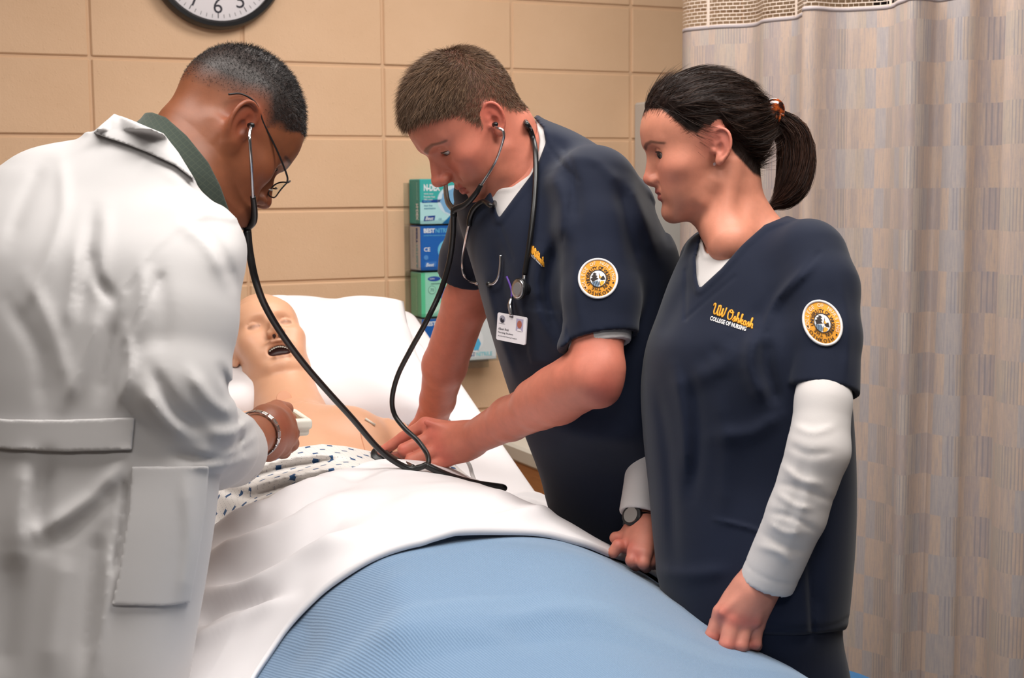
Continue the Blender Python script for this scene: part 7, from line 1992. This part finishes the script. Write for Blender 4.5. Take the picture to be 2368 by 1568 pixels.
# ---- name badge
bd = empty('name_badge', tuple(W(1183, 760, 2.17))); tag(bd, 'white photo identity badge clipped to the chest of the young man', 'badge')
dsurf = project(on_chest([(1183, 735)], 0.))[2][0]
K = [W(1151, 722, dsurf-.004), W(1218, 734, dsurf-.050), W(1217, 797, dsurf-.052), W(1147, 785, dsurf-.006)]
eu = (K[1]-K[0]); ev = (K[3]-K[0]); nb = np.cross(ev, eu); nb /= np.linalg.norm(nb); nb = nb if nb @ FWD < 0 else -nb
def bpt(u, v, o=0.): return K[0]+eu*u+ev*v+nb*o
rp = []
for (cu, cv, a0) in ((.06, .07, 180), (.94, .07, 270), (.94, .93, 0), (.06, .93, 90)):
    for k in range(5): a = math.radians(a0+k*22.5); rp.append((cu+.06*math.cos(a), cv+.07*math.sin(a)))
for j, o0 in enumerate((0.0, -.0016)):
    n = len(rp); V = [bpt(u, v, o0) for u, v in rp]+[bpt(u, v, o0-.0009) for u, v in rp]
    mesh_obj('card', V, [tuple(range(n)), tuple(range(n, 2*n))[::-1]]+[(i, i+n, (i+1) % n+n, (i+1) % n) for i in range(n)], M['card'], bd, False)
def btext(s, u, v, h, w, m=None): 
    T, TF, tw, th = text_geo(s, .01, 2); mesh_obj('lettering', [bpt(u+x/tw*w, v-y/th*h, .0003) for x, y in T], TF, m or M['ink'], bd, False)
btext('Albert Rozi', .06, .62, .085, .36); btext('Nursing Student', .06, .76, .085, .52); btext('Accelerated Nursing Program', .06, .87, .055, .66); btext('OSHKOSH', .06, .40, .03, .22)
mesh_obj('badge_emblem', [bpt(.18+.10*math.cos(a), .22+.14*math.sin(a), .0003) for a in np.linspace(0, 2*math.pi, 25)[:-1]], [tuple(range(24))], ink((150, 146, 160)), bd, False)
mesh_obj('badge_emblem', [bpt(.18+x*.10, .24+y*.12, .0006) for x, y in ((-.7, -.2), (-.2, -.6), (.1, .0), (.5, -.3), (.7, .5), (.2, .9), (-.5, .7))], [tuple(range(7))], M['ink'], bd, False)
mesh_obj('photo', [bpt(u, v, .0003) for u, v in ((.66, .10), (.90, .10), (.90, .54), (.66, .54))], [(0, 1, 2, 3)], M['photo_bg'], bd, False)
mesh_obj('photo', [bpt(.78+.08*math.cos(a), .30+.14*math.sin(a), .0006) for a in np.linspace(0, 2*math.pi, 21)[:-1]], [tuple(range(20))], M['photo_skin'], bd, False)
mesh_obj('photo', [bpt(u, v, .0006) for u, v in ((.70, .54), (.73, .47), (.83, .47), (.88, .54))], [(0, 1, 2, 3)], M['card'], bd, False)
mesh_obj('slot', [bpt(u, v, .0003) for u, v in ((.42, .06), (.55, .06), (.55, .10), (.42, .10))], [(0, 1, 2, 3)], M['ink'], bd, False)
mb = MB(); cs = [W(1183, 688, dsurf-.020), W(1180, 705, dsurf-.026), W(1182, 722, dsurf-.028), W(1184, 731, dsurf-.028)]
mb.tube(spline(cs, 10), [.003, .0045, .004, .003], 8); mb.build('clip', M['chrome'], bd)
mb = MB(); mb.tube(spline(list(on_chest([(1172, 640), (1178, 655), (1183, 672)], .004))+[cs[0]], 12), .0018, 6); mb.build('lanyard', ink((92, 60, 150)), bd)

# ---- spectacles
gl = empty('spectacles', tuple(to_world(FR_D, (0, .10, 0)))); tag(gl, 'thin dark-framed spectacles worn low by the man in the white coat', 'glasses')
GZ, GY = -.004, .106
for s_ in (-1, 1):
    rim = [(s_*(.033+.0245*math.copysign(abs(math.cos(a))**.7, math.cos(a))), GY-.010*abs(math.cos(a)+s_*.0)*(.5 if math.cos(a)*1 < 0 else .9), GZ+.0155*math.copysign(abs(math.sin(a))**.8, math.sin(a))) for a in np.linspace(0, 2*math.pi, 41)]
    Wr = to_world(FR_D, np.array(rim)); mb = MB(); mb.tube(Wr, .0011, 8, cap=False); mb.build('rim', M['black_plastic'], gl)
    Lv = np.vstack([Wr[:-1].mean(0)[None], Wr[:-1]]); mesh_obj('lens', Lv, [(0, 1+k, 1+(k+1) % 40) for k in range(40)], M['lens'], gl)
    arm = to_world(FR_D, np.array([(s_*.0575, GY-.009, GZ+.006), (s_*.066, GY-.020, GZ+.010), (s_*.0735, .050, .016), (s_*.0765, .010, .026), (s_*.0780, -.018, .036), (s_*.0765, -.040, .030), (s_*.0745, -.052, .016)]))
    mb = MB(); mb.tube(spline(arm, 40), .0014, 8); mb.build('temple', M['black_plastic'], gl)
    mb = MB(); mb.tube(to_world(FR_D, np.array([(s_*.010, GY-.002, GZ-.002), (s_*.009, GY-.010, GZ-.008)])), .0012, 6); mb.build('nose_pad', M['clear'] or M['white_plastic'], gl)
mb = MB(); mb.tube(spline(to_world(FR_D, np.array([(-.010, GY-.001, GZ+.004), (0, GY+.004, GZ+.007), (.010, GY-.001, GZ+.004)])), 10), .0011, 8); mb.build('bridge', M['black_plastic'], gl)

# ---- watches
def ring_frame(axis):
    axis = np.array(axis, float)/np.linalg.norm(axis); xa = np.cross(axis, UP); xa /= np.linalg.norm(xa); return np.stack([xa, np.cross(axis, xa), axis], 1)
wd_ = empty('wristwatch', tuple(W(596, 1003, 2.19))); tag(wd_, 'steel bracelet wristwatch at the cuff of the man in the white coat', 'watch')
Rf = ring_frame(W(622, 985, 2.24)-W(560, 1030, 2.10)); c = W(593, 1004, 2.187)
for k in range(22):
    a = 2*math.pi*k/22; p = c+Rf @ np.array([.0358*math.cos(a), .0358*math.sin(a), 0]); Rl = Rf @ np.array([[math.cos(a), -math.sin(a), 0], [math.sin(a), math.cos(a), 0], [0, 0, 1]])
    for dz in (-.0046, 0, .0046):
        mb = MB(); mb.box(p+Rf[:, 2]*dz, (.0026, .0092, .0042), Rl, .0006); mb.build('link', M['chrome'] if dz else M['dull_metal'], wd_, False)
mb = MB(); p = c+Rf @ np.array([-.039, 0, 0]); mb.lathe([(.012, -.003), (.0135, .0), (.0135, .004), (.012, .006)], p, Rf @ np.array([[0, 0, -1.0], [0, 1, 0], [1, 0, 0]]), 24); mb.build('case', M['chrome'], wd_)
ww = empty('wristwatch', tuple(W(1483, 1208, 2.23))); tag(ww, 'black sports watch on the far wrist of the woman', 'watch')
Rf = ring_frame(W(1478, 1240, 2.22)-W(1490, 1130, 2.25)); c = W(1483, 1206, 2.23)
mb = MB(); mb.lathe([(.0258, -.009), (.0285, -.008), (.0285, .008), (.0258, .009)], c, Rf, 36); mb.build('strap', M['black_rubber'], ww)
fd_ = (W(1465, 1204, 2.21)-c); fd_ -= (fd_ @ Rf[:, 2])*Rf[:, 2]; fd_ /= np.linalg.norm(fd_); xw = np.cross(Rf[:, 2], fd_)
mb = MB(); mb.lathe([(.014, .024), (.0165, .026), (.0165, .033), (.0145, .0345), (.0, .035)], c, np.stack([xw, Rf[:, 2], fd_], 1), 24); smooth_by_angle(mb.build('case', M['black_plastic'], ww))
mb = MB(); mb.lathe([(.0125, .0346), (.0120, .0354)], c, np.stack([xw, Rf[:, 2], fd_], 1), 24); mb.build('dial', M['dull_metal'], ww, False)

# ---- earring, claw clip
er = trace(lambda P: HF_W(to_local(FR_W, P))*F32(FR_W['s']), [(1652, 379)], 1.9, 2.2)[0]
mb = MB(); mb.lathe([(.0, -.0025), (.0026, -.001), (.0030, .0008), (.0018, .0022), (.0, .0024)], er-FWD*.001, np.stack([RGT, -DWN, -FWD], 1), 9); eo = mb.build('earring', M['gem'], None, False); tag(eo, 'tiny clear stud earring in the ear of the woman', 'earring')
clp = empty('hair_clip', tuple(W(1779, 262, 2.12))); tag(clp, 'tortoiseshell claw clip holding the ponytail of the woman', 'hair clip')
def claw(sgn, name):
    cc_ = W(1786, 259, 2.105)-FWD*.010*sgn
    e1 = (RGT*.94+DWN*.34); e1 /= np.linalg.norm(e1); e2 = -DWN*.94+RGT*.34; e2 /= np.linalg.norm(e2); e3 = -FWD
    Mx = np.stack([e1, e2, e3], 1)
    def fn(P):
        q = (P-A(cc_)) @ A(Mx)
        d = np.abs(ell(q, (0, .002, -.004*sgn), (.0155, .0165, .008)))-F32(.0014)
        d = np.maximum(d, F32(-.001)-q[:, 1]); d = np.maximum(d, -q[:, 2]*sgn-F32(.003))
        d = np.minimum(d, rbox(q, (0, -.002, .002*sgn), (.0170, .0019, .0019), .001))
        for k in range(5):
            x = -.011+.0055*k; d = smin(d, chain(q, [(x, -.002, .002*sgn), (x+.001, -.009, .004*sgn), (x+.002, -.016, .0*sgn)], [.0017, .0015, .0009]), F32(.001))
        return d
    lo_, hi_ = bbox([cc_], .03); v, f = polygonize(fn, lo_, hi_, .0009, band=2.0); mesh_obj(name, v, f, M['tortoise'], clp)
claw(1, 'jaw'); claw(-1, 'jaw')
mb = MB(); mb.tube([W(1766, 253, 2.105), W(1802, 266, 2.105)], .0020, 8); mb.build('hinge', M['dull_metal'], clp)

# ---- hand-held controller
dv = empty('handheld_controller', tuple(W(700, 985, 2.34))); tag(dv, 'cream hand-held controller with a small screen gripped over the chest of the mannequin', 'controller')
C0 = W(724, 969, 2.31); a_ = np.array([-.925, -.38, .02]); a_ /= np.linalg.norm(a_); b_ = np.array([-.38, .915, .02]); b_ -= (b_ @ a_)*a_; b_ /= np.linalg.norm(b_); c_ = np.cross(a_, b_); c_ = c_ if c_[2] > 0 else -c_
DMx = np.stack([a_, b_, c_], 1)
def dev(u, v, w): return C0+a_*u+b_*v+c_*w
def ctl(P):
    d = rbox(P, dev(.038, .055, -.009), (.038, .055, .009), .006, DMx)
    d = smin(d, rbox(P, dev(.040, .057, -.021), (.036, .051, .008), .005, DMx), F32(.0012))
    d = smin(d, rbox(P, dev(.044, .060, -.032), (.026, .038, .006), .004, DMx), F32(.002))
    return smax(d, -rbox(P, dev(.038, .055, .0), (.027, .042, .0022), .001, DMx), F32(.0008))
lo_, hi_ = bbox([dev(x, y, z) for x in (0, .08) for y in (0, .115) for z in (.005, -.04)], .006); v, f = polygonize(ctl, lo_, hi_, .0016); mesh_obj('case', v, f, M['white_plastic'], dv)
mb = MB(); mb.box(dev(.038, .055, -.0019), (.053, .083, .0006), DMx); mb.build('screen', M['dark_screen'], dv, False)
